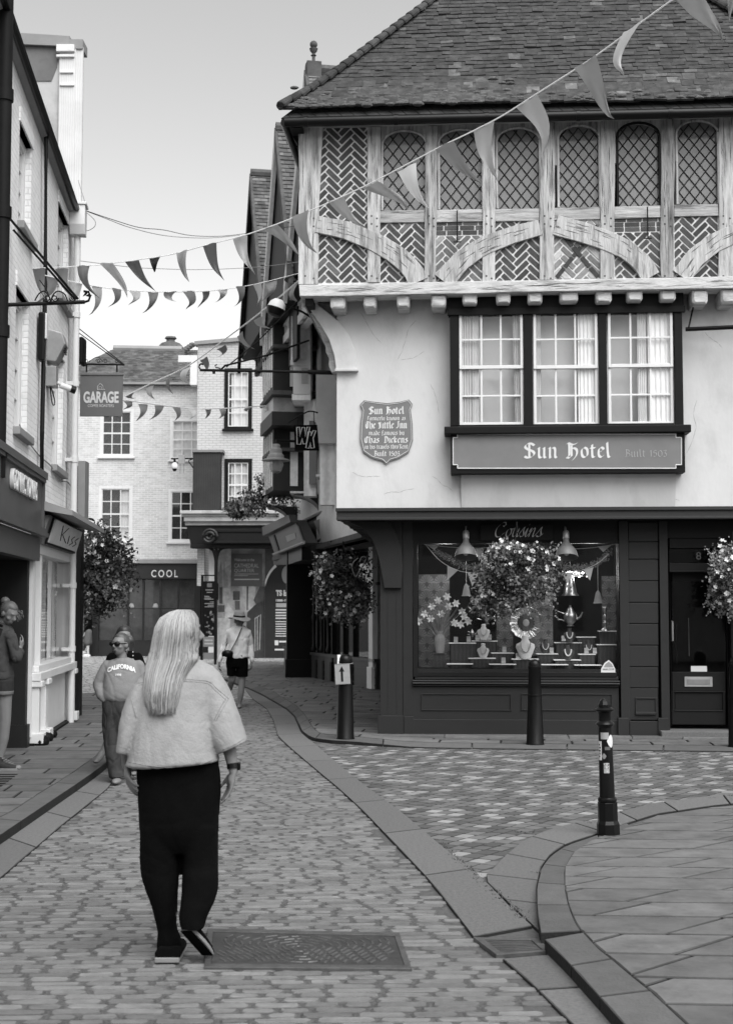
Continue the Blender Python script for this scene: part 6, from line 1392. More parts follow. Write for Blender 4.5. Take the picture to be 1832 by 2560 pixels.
# totem map sign
TY = 43.8; TF = Fac(-4.9, TY, 1, 0); e = empty('map_totem', 'tall black framed street map totem in front of the COOL shop', 'information sign'); TF.place(e)
m = MB(); fbox(TF, m, 503, 1437, 507, 1650, .0, .12); fbox(TF, m, 537, 1437, 541, 1662, .0, .12); fbox(TF, m, 507, 1437, 537, 1440, .0, .12); m.build('frame', M_iron, e)
m = MB(); m.tone = .8; fbox(TF, m, 507, 1453, 537, 1590, -.02, .06); fbox(TF, m, 541, 1458, 546, 1500, -.03, .05); pn_ = m.build('panel', M_black, e)
m = MB(); m.tone = .8; fbox(TF, m, 508, 1592, 536, 1617, -.02, .06); fbox(TF, m, 507, 1632, 535, 1648, -.06, .2); m.build('lower_panel', M_grey, e)
m = MB(); m.tone = .6; 
for k, (x0, x1, y) in enumerate([(514, 534, 1474), (517, 531, 1480), (511, 524, 1490), (511, 528, 1494), (511, 534, 1497), (525, 535, 1504), (512, 535, 1508), (520, 535, 1512), (512, 535, 1516)]): fbox(TF, m, x0, y, x1, y + 1.8, -.015, .004)
for k in range(26): x, y = random.uniform(511, 533), random.uniform(1527, 1585); m.tone = random.uniform(.15, .6); fbox(TF, m, x, y, x + random.uniform(2, 6), y + random.uniform(2, 6), -.015 + .0004 * k, .003)
m.tone = .3; fbox(TF, m, 518, 1458, 530, 1468, -.015, .004); m.tone = 1; fbox(TF, m, 512, 1599, 532, 1603, -.012, .004); fbox(TF, m, 512, 1607, 533, 1611, -.012, .004); m.build('map_print', M_txt, pn_)
# CCTV on scrolled bracket (white corner house)
c0 = at(482, 1150, 47.5); e = empty('dome_camera', 'white dome security camera and aerial box on a scrolled iron bracket', 'security camera', c0); r_ = lambda x, y: at(x, y, 47.5) - c0
m = MB(); m.tube([r_(484, 1146), r_(428, 1147)], .03, 6); m.tube([r_(x, y) for x, y in smooth_path([(484, 1170), (478, 1162), (472, 1152), (482, 1148)], 4)], .02, 5); m.tube([r_(437, 1147), r_(437, 1156)], .04, 6); m.build('bracket', M_iron, e)
m = MB(); q = r_(437, 1166); m.lathe([(.02, .14), (.06, .12), (.11, .04), (.11, -.05), (.09, -.08)], (q.x, q.y, q.z), 14); m.build('housing', M_white, e, smooth=True); m = MB(); m.ball((q.x, q.y, q.z - .09), .075, .075, .08); m.build('dome', M_black, e, smooth=True)
m = MB(); a, b = r_(447, 1138), r_(463, 1160); m.box(a.x, b.x, -.06, .06, b.z, a.z); m.tube([r_(451, 1160), r_(451, 1183)], .012, 4); m.tube([r_(460, 1160), r_(460, 1183)], .012, 4); m.build('aerial_box', M_zinc, e)
# ============================================================ JETTIED ROW BEHIND THE HOTEL
FB = Fac(-2.8, 37.0, 1.85, -9.5)
def tq(mb, A, B, C, D_, rows, tw, tone=(.6, 1.5)):
    """courses of tiles over the quad A,B (eave) .. C,D (ridge)"""
    A, B, C, D_ = map(Vector, (A, B, C, D_)); n = (B - A).cross(D_ - A).normalized()
    if n.z < 0: n = -n
    for k in range(rows):
        t, t2 = k / rows, min(1, (k + 1.4) / rows); a, b = A.lerp(D_, t), B.lerp(C, t); a2, b2 = A.lerp(D_, t2), B.lerp(C, t2); L_ = (b - a).length; nn = max(1, int(L_ / tw)); th = .022; off = .5 * (k % 2)
        for i in range(nn + 1):
            f0, f1 = max(0, (i - off) / nn), min(1, (i + .97 - off) / nn)
            if f1 <= f0: continue
            l = random.uniform(0, .012) + th; q = len(mb.v); mb.tone = random.uniform(*tone)
            P = [a.lerp(b, f0) + n * l, a.lerp(b, f1) + n * l, a2.lerp(b2, f1), a2.lerp(b2, f0), a.lerp(b, f0) - n * .01, a.lerp(b, f1) - n * .01]
            mb.v += [tuple(p) for p in P]; mb.face((q, q + 1, q + 2, q + 3)); mb.face((q, q + 4, q + 5, q + 1))
houses = []
specs = [('gabled_timber_house', 'white gabled timber house nearest the hotel with a ball finial on its ridge', (768, 178), 2.7, 3.4),
         ('gabled_timber_house', 'middle gabled timber house with a pale bargeboard, behind the hotel', (693, 322), 2.4, 3.9),
         ('gabled_timber_house', 'farthest gabled timber house with a black bargeboard and dark bay windows', (630, 436), 2.6, 4.2)]
M_shaft = mat('pale_bargeboard', .62, .8, .15, 5, stretch=(3, 3, .5)); M_halft = mat('aged_white_plaster', .8, .9, .12, 3, .3, 20, dirt=.4, dscale=3)
gu = []
for i, (nm, lab, (px, py), hw, drop) in enumerate(specs):
    e = empty(nm, lab, 'building', group='gabled houses behind the hotel'); FB.place(e); houses.append(e)
    u, z = FB.uz(px, py, .45); gu.append((u, z)); ze = z - drop; dp_ = 6.5; p = -.45
    m = MB(); tq(m, (u + hw, p, ze), (u + hw, dp_, ze), (u, dp_, z), (u, p, z), 36 if i < 2 else 40, .17); tq(m, (u - hw, p, ze), (u - hw, dp_, ze), (u, dp_, z), (u, p, z), 36, .17); m.build('roof', M_tile2, e, fix=False)
    m = MB(); m.prism([(u - hw + .05, ze - .05), (u + hw - .05, ze - .05), (u, z - .06)], lambda a, c: (a, p + .05, c), lambda a, c: (a, dp_, c)); m.build('roof_underlay', M_iron, e)
    m = MB(); m.tube([(u, p - .03, z + .04), (u, dp_, z + .04)], .11, 8); m.tone = .8; m.build('ridge_tiles', M_tile2, e)
    for s_, tone_, mm in ((1, 1, M_darkoak), (-1, 1, M_shaft if i != 2 else M_blackw)):     # bargeboards
        m = MB(); m.plate([(u, z + .02), (u + s_ * hw * 1.03, ze - .05), (u + s_ * hw * 1.03, ze - .40), (u, z - .42)], p - .06, p + .02); m.build('bargeboard', mm, e)
    # gable wall, in the shade of the verge, and the storeys below
    zlow = ze - .5; uw0, uw1 = u - hw + .15, u + hw - .15
    m = MB(); m.plate([(uw0, zlow), (uw1, zlow), (uw1, ze), (u, z - .5), (uw0, ze)], .0, .2); m.build('gable_wall', M_halft, e)
    m = MB()
    for k in range(9): x = uw0 + (uw1 - uw0) * k / 8; zt_ = ze + (z - .6 - ze) * (1 - abs(x - u) / hw); m.box(x - .07, x + .07, -.05, .02, zlow, zt_)
    for zz in (zlow, ze - .1, ze + .9): m.box(uw0, uw1, -.08, .02, zz, zz + .18)
    m.build('studs', M_darkoak if i == 2 else M_shaft, e)
    if i: m = MB(); m.box(u - .6, u + .6, -.09, -.02, ze - 1.2, ze + .4); m.build('window', M_blackw, e)
# ball finial on the near ridge
e = houses[0]; u, z = gu[0]
uf, zf_ = FB.uz(785, 175, .2); m = MB(); m.box(u - .13, u + .13, -.47, -.2, z - .35, z + .16, .0); m.lathe([(.05, .16), (.03, .19), (.03, .29), (.055, .31), (.03, .33), (.03, .35), (.065, .39), (.08, .44), (.04, .46)], (u, -.33, z), 14); m.ball((u, -.33, z + .52), .072); m.build('finial', M_darkoak, e, smooth=True)
# first floor front of houses (set back under the jetties) + body
M_boards = mat('white_weatherboards', .82, .7, .08, 3, .15, 20, wave=(7, .25, 'X'))
def fb2(mb, ua, ub, pa, pb, za, zb_): return mb.box(ua, ub, -pb, -pa, za, zb_)
uN = gu[0][0] + 2.2
m = MB(); fb2(m, -1.2, uN, -.95, -.7, 3.0, 8.2); fb2(m, -1.2, uN, -6.5, -6.3, 0, 8); fb2(m, -1.3, -1.2, -6.3, -.7, 3, 8); fb2(m, uN - .1, uN, -6.3, -.7, 3, 8); m.build('upper_wall', M_boards, houses[0])
m = MB(); fb2(m, -1.2, uN, -6.2, -.5, 3.0, 3.1); m.build('shop_ceiling', M_darkoak, houses[0])
def bay(parent, pxc, pxf, y0, y1, p1, dpt_, mt, tone=1.0, name='bay'):
    """box bay: near corner projects at pxc, far end at pxf"""
    yc = (y0 + y1) / 2; uc, zt_ = FB.uz(pxc, y0, p1); _, zb_ = FB.uz(pxc, y1, p1); ufar = FB.u(pxf, yc, p1); m = MB(); m.tone = tone; fb2(m, ufar, uc, p1 - dpt_, p1, zb_, zt_); return m.build(name, mt, parent), ufar, uc, zb_, zt_
P1 = .30
h2 = houses[2]
for (y0, y1) in ((790, 975), (1068, 1225)):
    o, ua, ub, za, zb_ = bay(h2, 684, 658, y0, y1, P1, .9, mat('brown_bay', .018, .6, .2, 4), 1, 'bay_window')
    m = MB()
    for k in range(5): x = ua + (ub - ua) * (k + .5) / 5; fb2(m, x - .10, x + .02, P1 - .0, P1 + .02, za + .1, zb_ - .1)
    m.build('mullions', M_halft, o)
    m = MB(); fb2(m, ub, ub + .03, P1 - .55, P1 - .38, za + .1, zb_ - .1); m.tone = .7; m.build('side_light', M_halft, o)
bay(h2, 680, 650, 975, 985, P1 + .14, 1.2, M_darkoak, 1, 'moulding'); bay(h2, 683, 654, 985, 1028, P1 + .05, 1.0, M_halft, .95, 'apron_panel'); bay(h2, 680, 651, 1028, 1062, P1 + .12, 1.15, mat('brown_bay', .018), 1, 'moulding')
bay(h2, 683, 657, 860, 868, P1 + .04, 1.0, M_darkoak, 1, 'transom'); bay(h2, 683, 656, 1118, 1126, P1 + .04, 1.0, M_darkoak, 1, 'transom')
# dark post strip and small white casement of the middle house
h1 = houses[1]
a, c = FB.uz(698, 1060, -.3); e = h1
m = MB(); u0, z1 = FB.uz(700, 1062, -.2); sp_ = .6
yq = at(712, 1085, 33.5); root2 = None
w1 = Fac(-1.95, 33.2, 1, 0)
cas = MB(); 
def wbox(mb, Fc, x0, y0, x1, y1, p, d): u0, z1 = Fc.uz(x0, y0, p); u1, z0 = Fc.uz(x1, y1, p); a = FB.a; mb.box(u0, u1, -p, -p + d, z0, z1)
def to_local(mb, Fc, root_f):
    """re-express a mesh built in frame Fc in frame root_f"""
    o = []
    for x, y, z in mb.v:
        X = Fc.o[0] + Fc.d[0] * x + Fc.n[0] * y - root_f.o[0]; Y = Fc.o[1] + Fc.d[1] * x + Fc.n[1] * y - root_f.o[1]
        o.append((X * root_f.d[0] + Y * root_f.d[1], X * root_f.n[0] + Y * root_f.n[1], z))
    mb.v = o; return mb
# camera-facing return walls of the projecting bays (each is the near side of a box)
def ret(parent, name, Fc, x0, y0, x1, y1, p, d, mt, tone=1): m = MB(); m.tone = tone; fbox(Fc, m, x0, y0, x1, y1, p, d); to_local(m, Fc, FB); return m.build(name, mt, parent)
ret(h1, 'corner_wall', w1, 730, 1000, 768, 1238, .0, 1.2, M_boards)
ret(h1, 'window_reveal', w1, 697, 1056, 731, 1112, -.1, .1, M_white); ret(h1, 'casement', w1, 701, 1060, 711, 1108, -.08, .05, M_grey, .6); ret(h1, 'casement', w1, 715, 1060, 725, 1108, -.08, .05, M_grey, .6)
ret(h1, 'window_lintel', w1, 696, 1112, 731, 1120, .1, .3, M_darkoak); ret(h1, 'white_wall', w1, 700, 1120, 731, 1240, -.3, .3, M_halft); ret(h1, 'dark_post', w1, 695, 760, 712, 1056, -.2, 1.5, M_darkoak); ret(h1, 'corner_boards', w1, 714, 770, 728, 1060, -.1, .9, M_shaft, .9)
# white oriel of the near house
w0 = Fac(-1.5, 30.6, 1, 0); h0 = houses[0]
ret(h0, 'oriel_boards', w0, 728, 790, 775, 910, .3, 1.2, M_boards); ret(h0, 'oriel_cornice', w0, 726, 900, 776, 912, .36, 1.3, M_white); ret(h0, 'oriel_panel', w0, 733, 912, 776, 985, .32, 1.2, M_white); ret(h0, 'sunk_panel', w0, 754, 920, 770, 958, .34, .1, M_grey, 1.6)
ret(h0, 'oriel_base', w0, 730, 985, 776, 1000, .3, 1.2, M_shaft, 1.4); ret(h0, 'white_boards', w0, 760, 1000, 790, 1240, -.1, .5, M_boards); ret(h0, 'tall_window', w0, 773, 1052, 790, 1210, .0, .08, M_grey, .7)
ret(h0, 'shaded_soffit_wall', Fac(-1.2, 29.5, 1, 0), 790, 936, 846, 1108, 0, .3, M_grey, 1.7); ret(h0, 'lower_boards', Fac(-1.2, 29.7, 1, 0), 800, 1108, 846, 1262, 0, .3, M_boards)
ret(h0, 'upper_studs', w0, 731, 620, 760, 790, .1, .3, M_halft)
m = MB(); fbox(w0, m, 735, 640, 738, 790, .12, .05); fbox(w0, m, 745, 640, 748, 790, .12, .05); fbox(w0, m, 730, 700, 760, 704, .13, .05); to_local(m, w0, FB); m.build('studs', M_shaft, h0)
m = MB(); P = [w0.uz(x, y, .2) for x, y in [(786, 1000), (793, 1040), (806, 1052), (842, 1062), (842, 1068), (800, 1066), (786, 1052), (778, 1030)]]; m.plate(P, -.3, -.1); to_local(m, w0, FB); m.build('white_cyma', M_white, h0)
# canopies with ribbed coves above the shops
for k, (cx_, cy_, Yc, sc, par) in enumerate([(735, 1232, 31.8, 1.0, h0), (668, 1262, 35.0, .92, h1), (800, 1190, 29.9, .9, h0)]):
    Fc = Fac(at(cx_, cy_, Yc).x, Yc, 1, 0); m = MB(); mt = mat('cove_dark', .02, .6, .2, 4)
    W_px = 50 * sc
    fbox(Fc, m, cx_ - 10, cy_ - 4, cx_ + W_px, cy_ + 1, .1, .8); to_local(m, Fc, FB); cp = m.build('canopy', M_shaft, par)
    m = MB(); uo, zo_ = Fc.uz(cx_, cy_ + 4)
    for r_i in range(5):
        r1 = .62 * sc; path = [(uo + .02 + r1 * (1 - math.cos(q)) * 1.0, .02 + r_i * .28, zo_ - r1 * math.sin(q) * .9) for q in [math.pi / 2 * j / 8 for j in range(9)]]
        m.tube([(uo + .62 * sc - .62 * sc * math.cos(q) if False else uo + .62 * sc * math.sin(q), .0 - .03 * r_i * 0 + r_i * .13, zo_ - .02 - .55 * sc * (1 - math.cos(q))) for q in [math.pi / 2 * j / 8 for j in range(9)]], .035, 6)
    to_local(m, Fc, FB); m.build('cove_ribs', M_grey, cp)
    m = MB(); q8 = [math.pi / 2 * j / 8 for j in range(9)]
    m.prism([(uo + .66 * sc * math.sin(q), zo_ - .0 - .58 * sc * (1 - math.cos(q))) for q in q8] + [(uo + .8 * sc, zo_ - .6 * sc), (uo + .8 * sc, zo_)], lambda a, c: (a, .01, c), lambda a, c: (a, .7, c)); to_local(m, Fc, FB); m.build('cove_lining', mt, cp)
# shop fascias: tilted boxes following the street line
S1 = Fac(-1.4, 34.8, 1.65, -5.3); S2 = Fac(-2.4, 42.0, 1.0, -7.2)
shops = []
def fascia(Fc, quad, p, name, lab, mt):
    e = empty(name, lab, 'shop front'); Fc.place(e); m = MB(); P = [Fc.uz(x, y, p) for x, y in quad]
    m.plate(P, -p, -p + .25); o = m.build('fascia', mt, e, bevel=.01)
    L_ = [P[0], P[1]]; m = MB(); m.tube([(P[0][0], -p - .05, P[0][1]), (P[1][0], -p - .05, P[1][1])], .035, 6); m.tube([(P[3][0], -p - .04, P[3][1]), (P[2][0], -p - .04, P[2][1])], .03, 6); m.tone = .8; m.build('mouldings', M_grey, o); return e, P
e1, Pq = fascia(S1, [(757, 1306), (842, 1264), (850, 1326), (781, 1362)], .55, 'dark_shop_front', 'dark shop front with a small square sign next to the hotel corner', mat('fascia_dark', .014, .5, .15, 3))
m = MB(); P = [S1.uz(x, y, .58) for x, y in [(786, 1303), (806, 1296), (817, 1332), (801, 1340)]]; m.plate(P, -.60, -.56); m.build('square_sign', M_grey, e1)
m = MB(); m.tone = 1.3; P = [S1.uz(x, y, .5) for x, y in [(781, 1362), (850, 1326), (850, 1344), (788, 1378)]]; m.plate(P, -.5, -.3); m.build('cornice', mat('fascia_mid', .06, .6), e1)
e2, P = fascia(S2, [(666, 1326), (737, 1300), (764, 1357), (687, 1386)], .7, 'grey_shop_front', 'grey shop front with a panelled fascia and flower trough, far side of the row', mat('fascia_grey', .013, .5, .15, 3))
m = MB(); m.tone = 1.5; P = [S2.uz(x, y, .74) for x, y in [(666, 1318), (735, 1287), (740, 1305), (668, 1340)]]; m.plate(P, -.86, -.7); m.build('rolled_top', mat('fascia_grey', .013), e2)
m = MB(); P = [S2.uz(x, y, .73) for x, y in [(712, 1340), (735, 1332), (738, 1346), (716, 1355)]]; m.plate(P, -.712, -.70); m.tone = .8; m.build('gilt_sign', M_grey, e2)
m = MB(); P = [S2.uz(x, y, .72) for x, y in [(683, 1338), (686, 1337), (700, 1382), (697, 1383)]]; m.plate(P, -.73, -.70); P = [S2.uz(x, y, .72) for x, y in [(744, 1315), (747, 1313), (760, 1350), (757, 1351)]]; m.plate(P, -.73, -.70); m.build('panel_joints', M_iron, e2)
# shop fronts below
def shopfront(e, Fc, posts_, y0, xa, xb, base, lab):
    m = MB(); u0, _ = Fc.uz(xa, 1500, .0); u1, _ = Fc.uz(xb, 1500, .0); m.box(u0, u1, .9, 1.0, 0, 3.2); m.build('dark_interior', M_iron, e)
    m = MB(); m.poly([(u0, .02, .6), (u1, .02, .6), (u1, .02, 3.1), (u0, .02, 3.1)]); m.build('shop_glass', G_dark, e, fix=False)
    m = MB(); m.tone = 1; m.box(u0, u1, -.05, .2, .05, base); m.box(u0, u1, -.09, .05, base, base + .07)
    for k in range(3): m.box(u0, u1, -.06, -.05, .12 + k * .16, .14 + k * .16)
    m.box(u0, u1, -.03, .1, 2.2, 2.26); m.build('stall_riser', mat('riser_grey', .035, .5), e)
    for x, w, mt, pp in posts_:
        a = Fc.u(x, 1600, pp); m = MB(); m.box(a - w, a + w, -pp - .03, .1, .05, 3.1); m.box(a - w - .03, a + w + .03, -pp - .06, .1, .05, .5); m.build('shop_post', mt, e, bevel=.01)
shopfront(e2, S2, [(719, .07, M_black, .55), (740, .03, M_blackw, .02), (752, .03, M_blackw, .02), (764, .03, M_grey, .02)], 0, 715, 772, .55, '')
shopfront(e1, S1, [(773, .07, M_black, .05), (795, .03, M_blackw, .02), (812, .03, M_blackw, .02), (832, .04, M_blackw, .05), (860, .03, M_blackw, .02), (885, .03, M_blackw, .02), (929, .14, M_white, .06)], 0, 770, 945, .6, '')
m = MB(); m.tone = .8; m.plate([S2.uz(x, y, .5) for x, y in [(687, 1386), (760, 1356), (760, 1400), (724, 1412), (688, 1412)]], -.55, 0); m.build('fascia_box', mat('fascia_grey', .013), e2)
for i, x in enumerate((795, 815, 832)):
    a = S1.u(x - 8, 1500, .03); m = MB(); m.lathe([(.05, .7), (.07, .75), (.04, .85), (.045, 1.4), (.07, 1.5), (.04, 1.6), (.04, 2.4)], (a, -.05, 0), 10); m.build('turned_baluster', M_black, e1, smooth=True)
# WK hanging sign
YW = 27.0; c0 = at(766, 1062, YW); e = empty('hanging_sign', 'small black hanging sign with outlined letters WK', 'hanging sign', c0); r_ = lambda x, y: at(x, y, YW) - c0
P = [r_(x, y) for x, y in [(735, 1063), (793, 1062), (798, 1126), (737, 1127)]]; m = MB(); m.plate([(p.x, p.z) for p in P], -.015, .015); m.build('board', mat('sign_black', .003, .9, spec=.1), e)
m = MB()
def ol(PL): m.tube([r_(x, y) + Vector((0, -.02, 0)) for x, y in PL + PL[:1]], .010, 4)
ol([(742, 1069), (749, 1068), (750, 1092), (755, 1069), (762, 1069), (763, 1092), (768, 1068), (775, 1068), (766, 1110), (758, 1110), (756, 1096), (752, 1111), (743, 1111)])
ol([(770, 1080), (778, 1080), (777, 1090), (783, 1077), (790, 1077), (783, 1096), (786, 1120), (778, 1121), (776, 1106), (773, 1121), (765, 1120)])
m.build('lettering', M_letter, e); m = MB(); m.tube([r_(x, y) for x, y in smooth_path([(795, 1032), (775, 1028), (755, 1036), (738, 1046), (722, 1056)], 5)], .015, 6); m.tube([r_(745, 1040), r_(745, 1063)], .008, 4); m.tube([r_(785, 1030), r_(786, 1063)], .008, 4); m.build('bracket', M_iron, e)
# street lantern pendants
YL = 30; c0 = at(690, 1110, YL); e = empty('pendant_lantern', 'grey pendant street lantern with a clear glass bowl above the flower trough', 'street lamp', c0); r_ = lambda x, y: at(x, y, YL) - c0
m = MB(); m.lathe([(.06, .0), (.09, -.02), (.09, -.08), (.13, -.12), (.13, -.2), (.17, -.24), (.17, -.30), (.30, -.34), (.30, -.36), (.15, -.36)], n=18); m.build('hood', M_zinc, e, smooth=True); m = MB(); m.lathe([(.15, -.36), (.16, -.45), (.12, -.58), (.05, -.62)], n=16); m.build('glass_bowl', glassmat('lantern_glass', .45, .45, .1), e, smooth=True); m = MB(); m.tube([(0, 0, 0), (0, .02, .08), (.5, .4, .1)], .03, 6); m.build('arm', M_iron, e)
YL = 25.0; c0 = at(697, 752, YL); e = empty('dome_lamp', 'large dome street lamp with a white top and black underside beside the hotel jetty', 'street lamp', c0)
m = MB(); m.rings([[(r0 * math.cos(q), r0 * math.sin(q), z0) for q in [2 * math.pi * k / 20 for k in range(20)]] for r0, z0 in ((.02, .03), (.08, .02), (.14, -.04), (.165, -.14))]); m.build('dome', M_white, e, smooth=True); m = MB(); m.lathe([(.17, -.14), (.17, -.19), (.13, -.27), (.05, -.30)], n=20); m.build('reflector', M_black, e, smooth=True); m = MB(); m.tube([(.1, 0, -.05), (.4, .3, 0), (.9, 1.0, 0)], .02, 6); m.build('arm', M_iron, e); e.rotation_euler = (0, R(18), 0)
# long iron bracket projecting left from the hotel corner
YK = 18.9; c0 = at(842, 932, YK); e = empty('iron_sign_bracket', 'long empty black iron bracket reaching left from the white corner of the hotel', 'sign bracket', c0); r_ = lambda x, y, Y=YK: at(x, y, Y) - c0
m = MB(); m.tube([r_(845, 932), r_(770, 930)], .030, 8); m.tube([r_(772, 930), r_(500, 925)], .018, 8)
for x in (535, 641): m.tube([r_(x, 925), r_(x, 934)], .02, 6)
m.tube([r_(x, y) for x, y in smooth_path([(512, 925), (503, 924), (498, 917), (502, 910), (509, 911)], 4)], .012, 6); m.build('bar', M_iron, e)
m = MB(); m.tube([r_(772, 851, 20), r_(668, 888, 19.3), r_(563, 914), r_(553, 924)], .015, 6); m.tube([r_(749, 748, 20), r_(640, 858, 19.3), r_(566, 918)], .009, 5); m.tube([r_(x, y) for x, y in smooth_path([(605, 872), (606, 866), (603, 858), (607, 862), (614, 876)], 3)], .010, 5); m.tube([r_(554, 925), r_(548, 920), r_(540, 919), r_(538, 914), r_(543, 911)], .009, 5); m.build('stay_rods', M_iron, e)
# brick chimney at the top right
QF = Fac(0, 27, 1, 0); e = empty('brick_chimney', 'brick chimney stack rising behind the right hip of the hotel roof', 'chimney'); QF.place(e)
m = MB(); fbox(QF, m, 1790, -60, 1900, 400, 0, 1.2); m.build('stack', mat('chimney_brick', .12, .9, .2, 6, .4, 30, brick=(.225, .075, 1.3, .012, .7)), e); m = MB(); fbox(QF, m, 1783, -30, 1794, 60, .08, .2); fbox(QF, m, 1786, 0, 1900, 12, .06, 1.3); m.build('band', M_darkoak, e)
# ============================================================ BOLLARDS
def bollard_head(lab, px, py, s=1.0, z=.0, fancy=False, tilt=0, head=True):
    x, y = gp(px, py, z); e = empty('bollard', lab, 'bollard', (x, y, z), group='black cast iron bollards'); e.rotation_euler = (0, R(tilt), 0); return e
e = bollard_head('slender black bollard covered in stickers at the edge of the near right pavement', 1520, 2088, z=.015, tilt=-1.2)
m = MB(); oc = lambda r, z, n=8: [(r * math.cos(2 * math.pi * (k + .5) / n), r * math.sin(2 * math.pi * (k + .5) / n), z) for k in range(n)]
m.rings([oc(.088, 0), oc(.086, .085), oc(.075, .11), oc(.075, .245)]); m.build('octagonal_base', M_black, e, bevel=.003)
m = MB(); m.lathe([(.066, .245), (.068, .25), (.072, .265), (.066, .28), (.060, .283)], n=24); m.build('base_ring', M_black, e, smooth=True)
m = MB(); m.lathe([(.0575, .28), (.050, .80)], n=24); pt = m.build('post', M_black, e, smooth=True)
m = MB(); m.lathe([(.05, .80), (.062, .815), (.070, .825), (.066, .835), (.052, .845), (.047, .85), (.047, .905), (.055, .915), (.070, .925), (.072, .935), (.060, .945), (.050, .95)], n=24); m.build('collars', M_black, e, smooth=True)
m = MB(); m.rings([oc(.047, .948), oc(.047, .97), oc(.038, .995), oc(.020, 1.012), oc(.004, 1.016)]); m.build('cap', M_black, e, bevel=.004)
def wrap(mb, a0, a1, z0, z1, r=.0595, n=8, f=None):
    for k in range(n):
        t0, t1 = a0 + (a1 - a0) * k / n, a0 + (a1 - a0) * (k + 1) / n
        rr = lambda z: .0576 - (z - .28) / .52 * .0076 + .0012
        za = (lambda t: (z0, z1)) if f is None else f
        (p0, p1), (q0, q1) = za((t0 - a0) / (a1 - a0)), za((t1 - a0) / (a1 - a0))
        mb.poly([(rr(p0) * math.cos(t0), rr(p0) * math.sin(t0), p0), (rr(q0) * math.cos(t1), rr(q0) * math.sin(t1), q0), (rr(q1) * math.cos(t1), rr(q1) * math.sin(t1), q1), (rr(p1) * math.cos(t0), rr(p1) * math.sin(t0), p1)])
M_stk = mat('paper_sticker', .55, .7, .12, 30); A_ = -math.pi / 2
stk = [('white oval sticker', A_ + .05, A_ + 1.3, .655, .745, 1.1, lambda t: (.70 - .048 * math.sin(math.pi * min(1, t * .9 + .02)), .70 + .048 * math.sin(math.pi * min(1, t * .9 + .02)))), ('torn white strip sticker', A_ - 1.45, A_ - .75, .56, .70, 1.1, None), ('grey sketch sticker', A_ - .9, A_ + .35, .715, .765, .5, None), ('small round grey sticker', A_ - .75, A_ - .1, .57, .61, .35, lambda t: (.59 - .022 * math.sin(math.pi * max(.02, min(.98, t))), .59 + .022 * math.sin(math.pi * max(.02, min(.98, t))))), ('small dark patch sticker', A_ - .3, A_ + .5, .635, .66, .15, None), ('black and white print sticker', A_ - .5, A_ + .25, .465, .54, .6, None), ('faint sticker on the neck', A_ - .9, A_ - .1, .86, .895, .08, None)]
for lb, a0, a1, z0, z1, tn, f in stk:
    m = MB(); m.tone = tn; wrap(m, a0, a1, z0, z1, f=f); m.build('sticker', M_stk, pt, fix=False, label=lb) if z0 < .8 else None
m = MB()
for k in range(16):
    a = A_ + random.uniform(-.48, .18); z = random.uniform(.47, .53); m.tone = random.choice([.02, .05, 1.0]); wrap(m, a, a + .09, z, z + random.uniform(.006, .014), n=2)
for k in range(5): m.tone = .03; wrap(m, A_ - 1.3 + .08 * (k % 2), A_ - 1.05 + .05 * k % .2, .58 + .022 * k, .592 + .022 * k, n=2)
for v in range(len(m.v)): x, y, z = m.v[v]; m.v[v] = (x * 1.012, y * 1.012, z)
m.build('sticker_print', M_stk, pt, fix=False)
def cone_bollard(lab, px, py, z, h, r0, r1, ring, sign=False):
    x, y = gp(px, py, z); e = empty('bollard', lab, 'bollard', (x, y, z), group='black cast iron bollards')
    m = MB(); m.lathe([(r0 * 1.07, 0), (r0 * 1.07, .015), (r0, .03), (r0 - (r0 - r1) * .7, ring)], n=24); m.build('post', M_black, e, smooth=True)
    m = MB(); m.lathe([(r0 - (r0 - r1) * .7, ring), (r0 - (r0 - r1) * .55, ring + .005), (r0 - (r0 - r1) * .55, ring + .02), (r0 - (r0 - r1) * .72, ring + .025)], n=24); m.build('ring', M_black, e, smooth=True)
    m = MB(); m.lathe([(r0 - (r0 - r1) * .72, ring + .02), (r1, h - .13), (r1 * 1.08, h - .12), (r1 * 1.08, h - .09), (r1, h - .085), (r1, h - .06), (r1 * .85, h - .03), (r1 * .5, h - .005), (.005, h)], n=24); m.build('cap', M_black, e, smooth=True); return e, x, y
e, x, y = cone_bollard('tapering black bollard with a paper arrow sign tied to it', 863, 1848, .05, 1.08, .112, .085, .72)
m = MB(); m.box(-.085, .105, -.12, -.112, .70, .96); m.rotation = None
sg_ = m.build('arrow_sign', mat('pale_card', .26, .8, .08, 6), e); sg_.rotation_euler = (0, R(-3), 0)
m = MB(); m.plate([(-.012, .735), (.016, .735), (.016, .865), (.036, .86), (.004, .93), (-.034, .86), (-.012, .865)], -.1225, -.1205); m.build('arrow', M_iron, sg_)
m = MB(); m.box(-.085, .105, -.1215, -.1195, .785, .788); m.box(-.085, .105, -.1215, -.1195, .86, .863); m.tone = .5
for q in ((-.085, .105, .953, .957), (-.085, .105, .703, .707)): m.box(q[0], q[1], -.1215, -.1195, q[2], q[3])
m.build('tape', M_grey, sg_)
m = MB(); m.box(-.06, -.02, .0, .01, .95, 1.07); m.v = [(a - .04, b_ - .05 + (c - .95) * .2, c) for a, b_, c in m.v]; m.build('folded_card', M_letter, e)
m = MB(); m.tube([(.1 * math.cos(q), .1 * math.sin(q), .965 + .01 * math.sin(q)) for q in [2 * math.pi * k / 20 for k in range(21)]], .003, 4); m.build('string', M_grey, e)
e, x, y = cone_bollard('tapering black bollard standing in front of the jewellery shop window', 1337, 1862, .02, 1.06, .108, .075, .60)
e, x, y = cone_bollard('black bollard cut by the right edge, beside the shop door', 1842, 1868, .02, 1.1, .108, .08, .60)
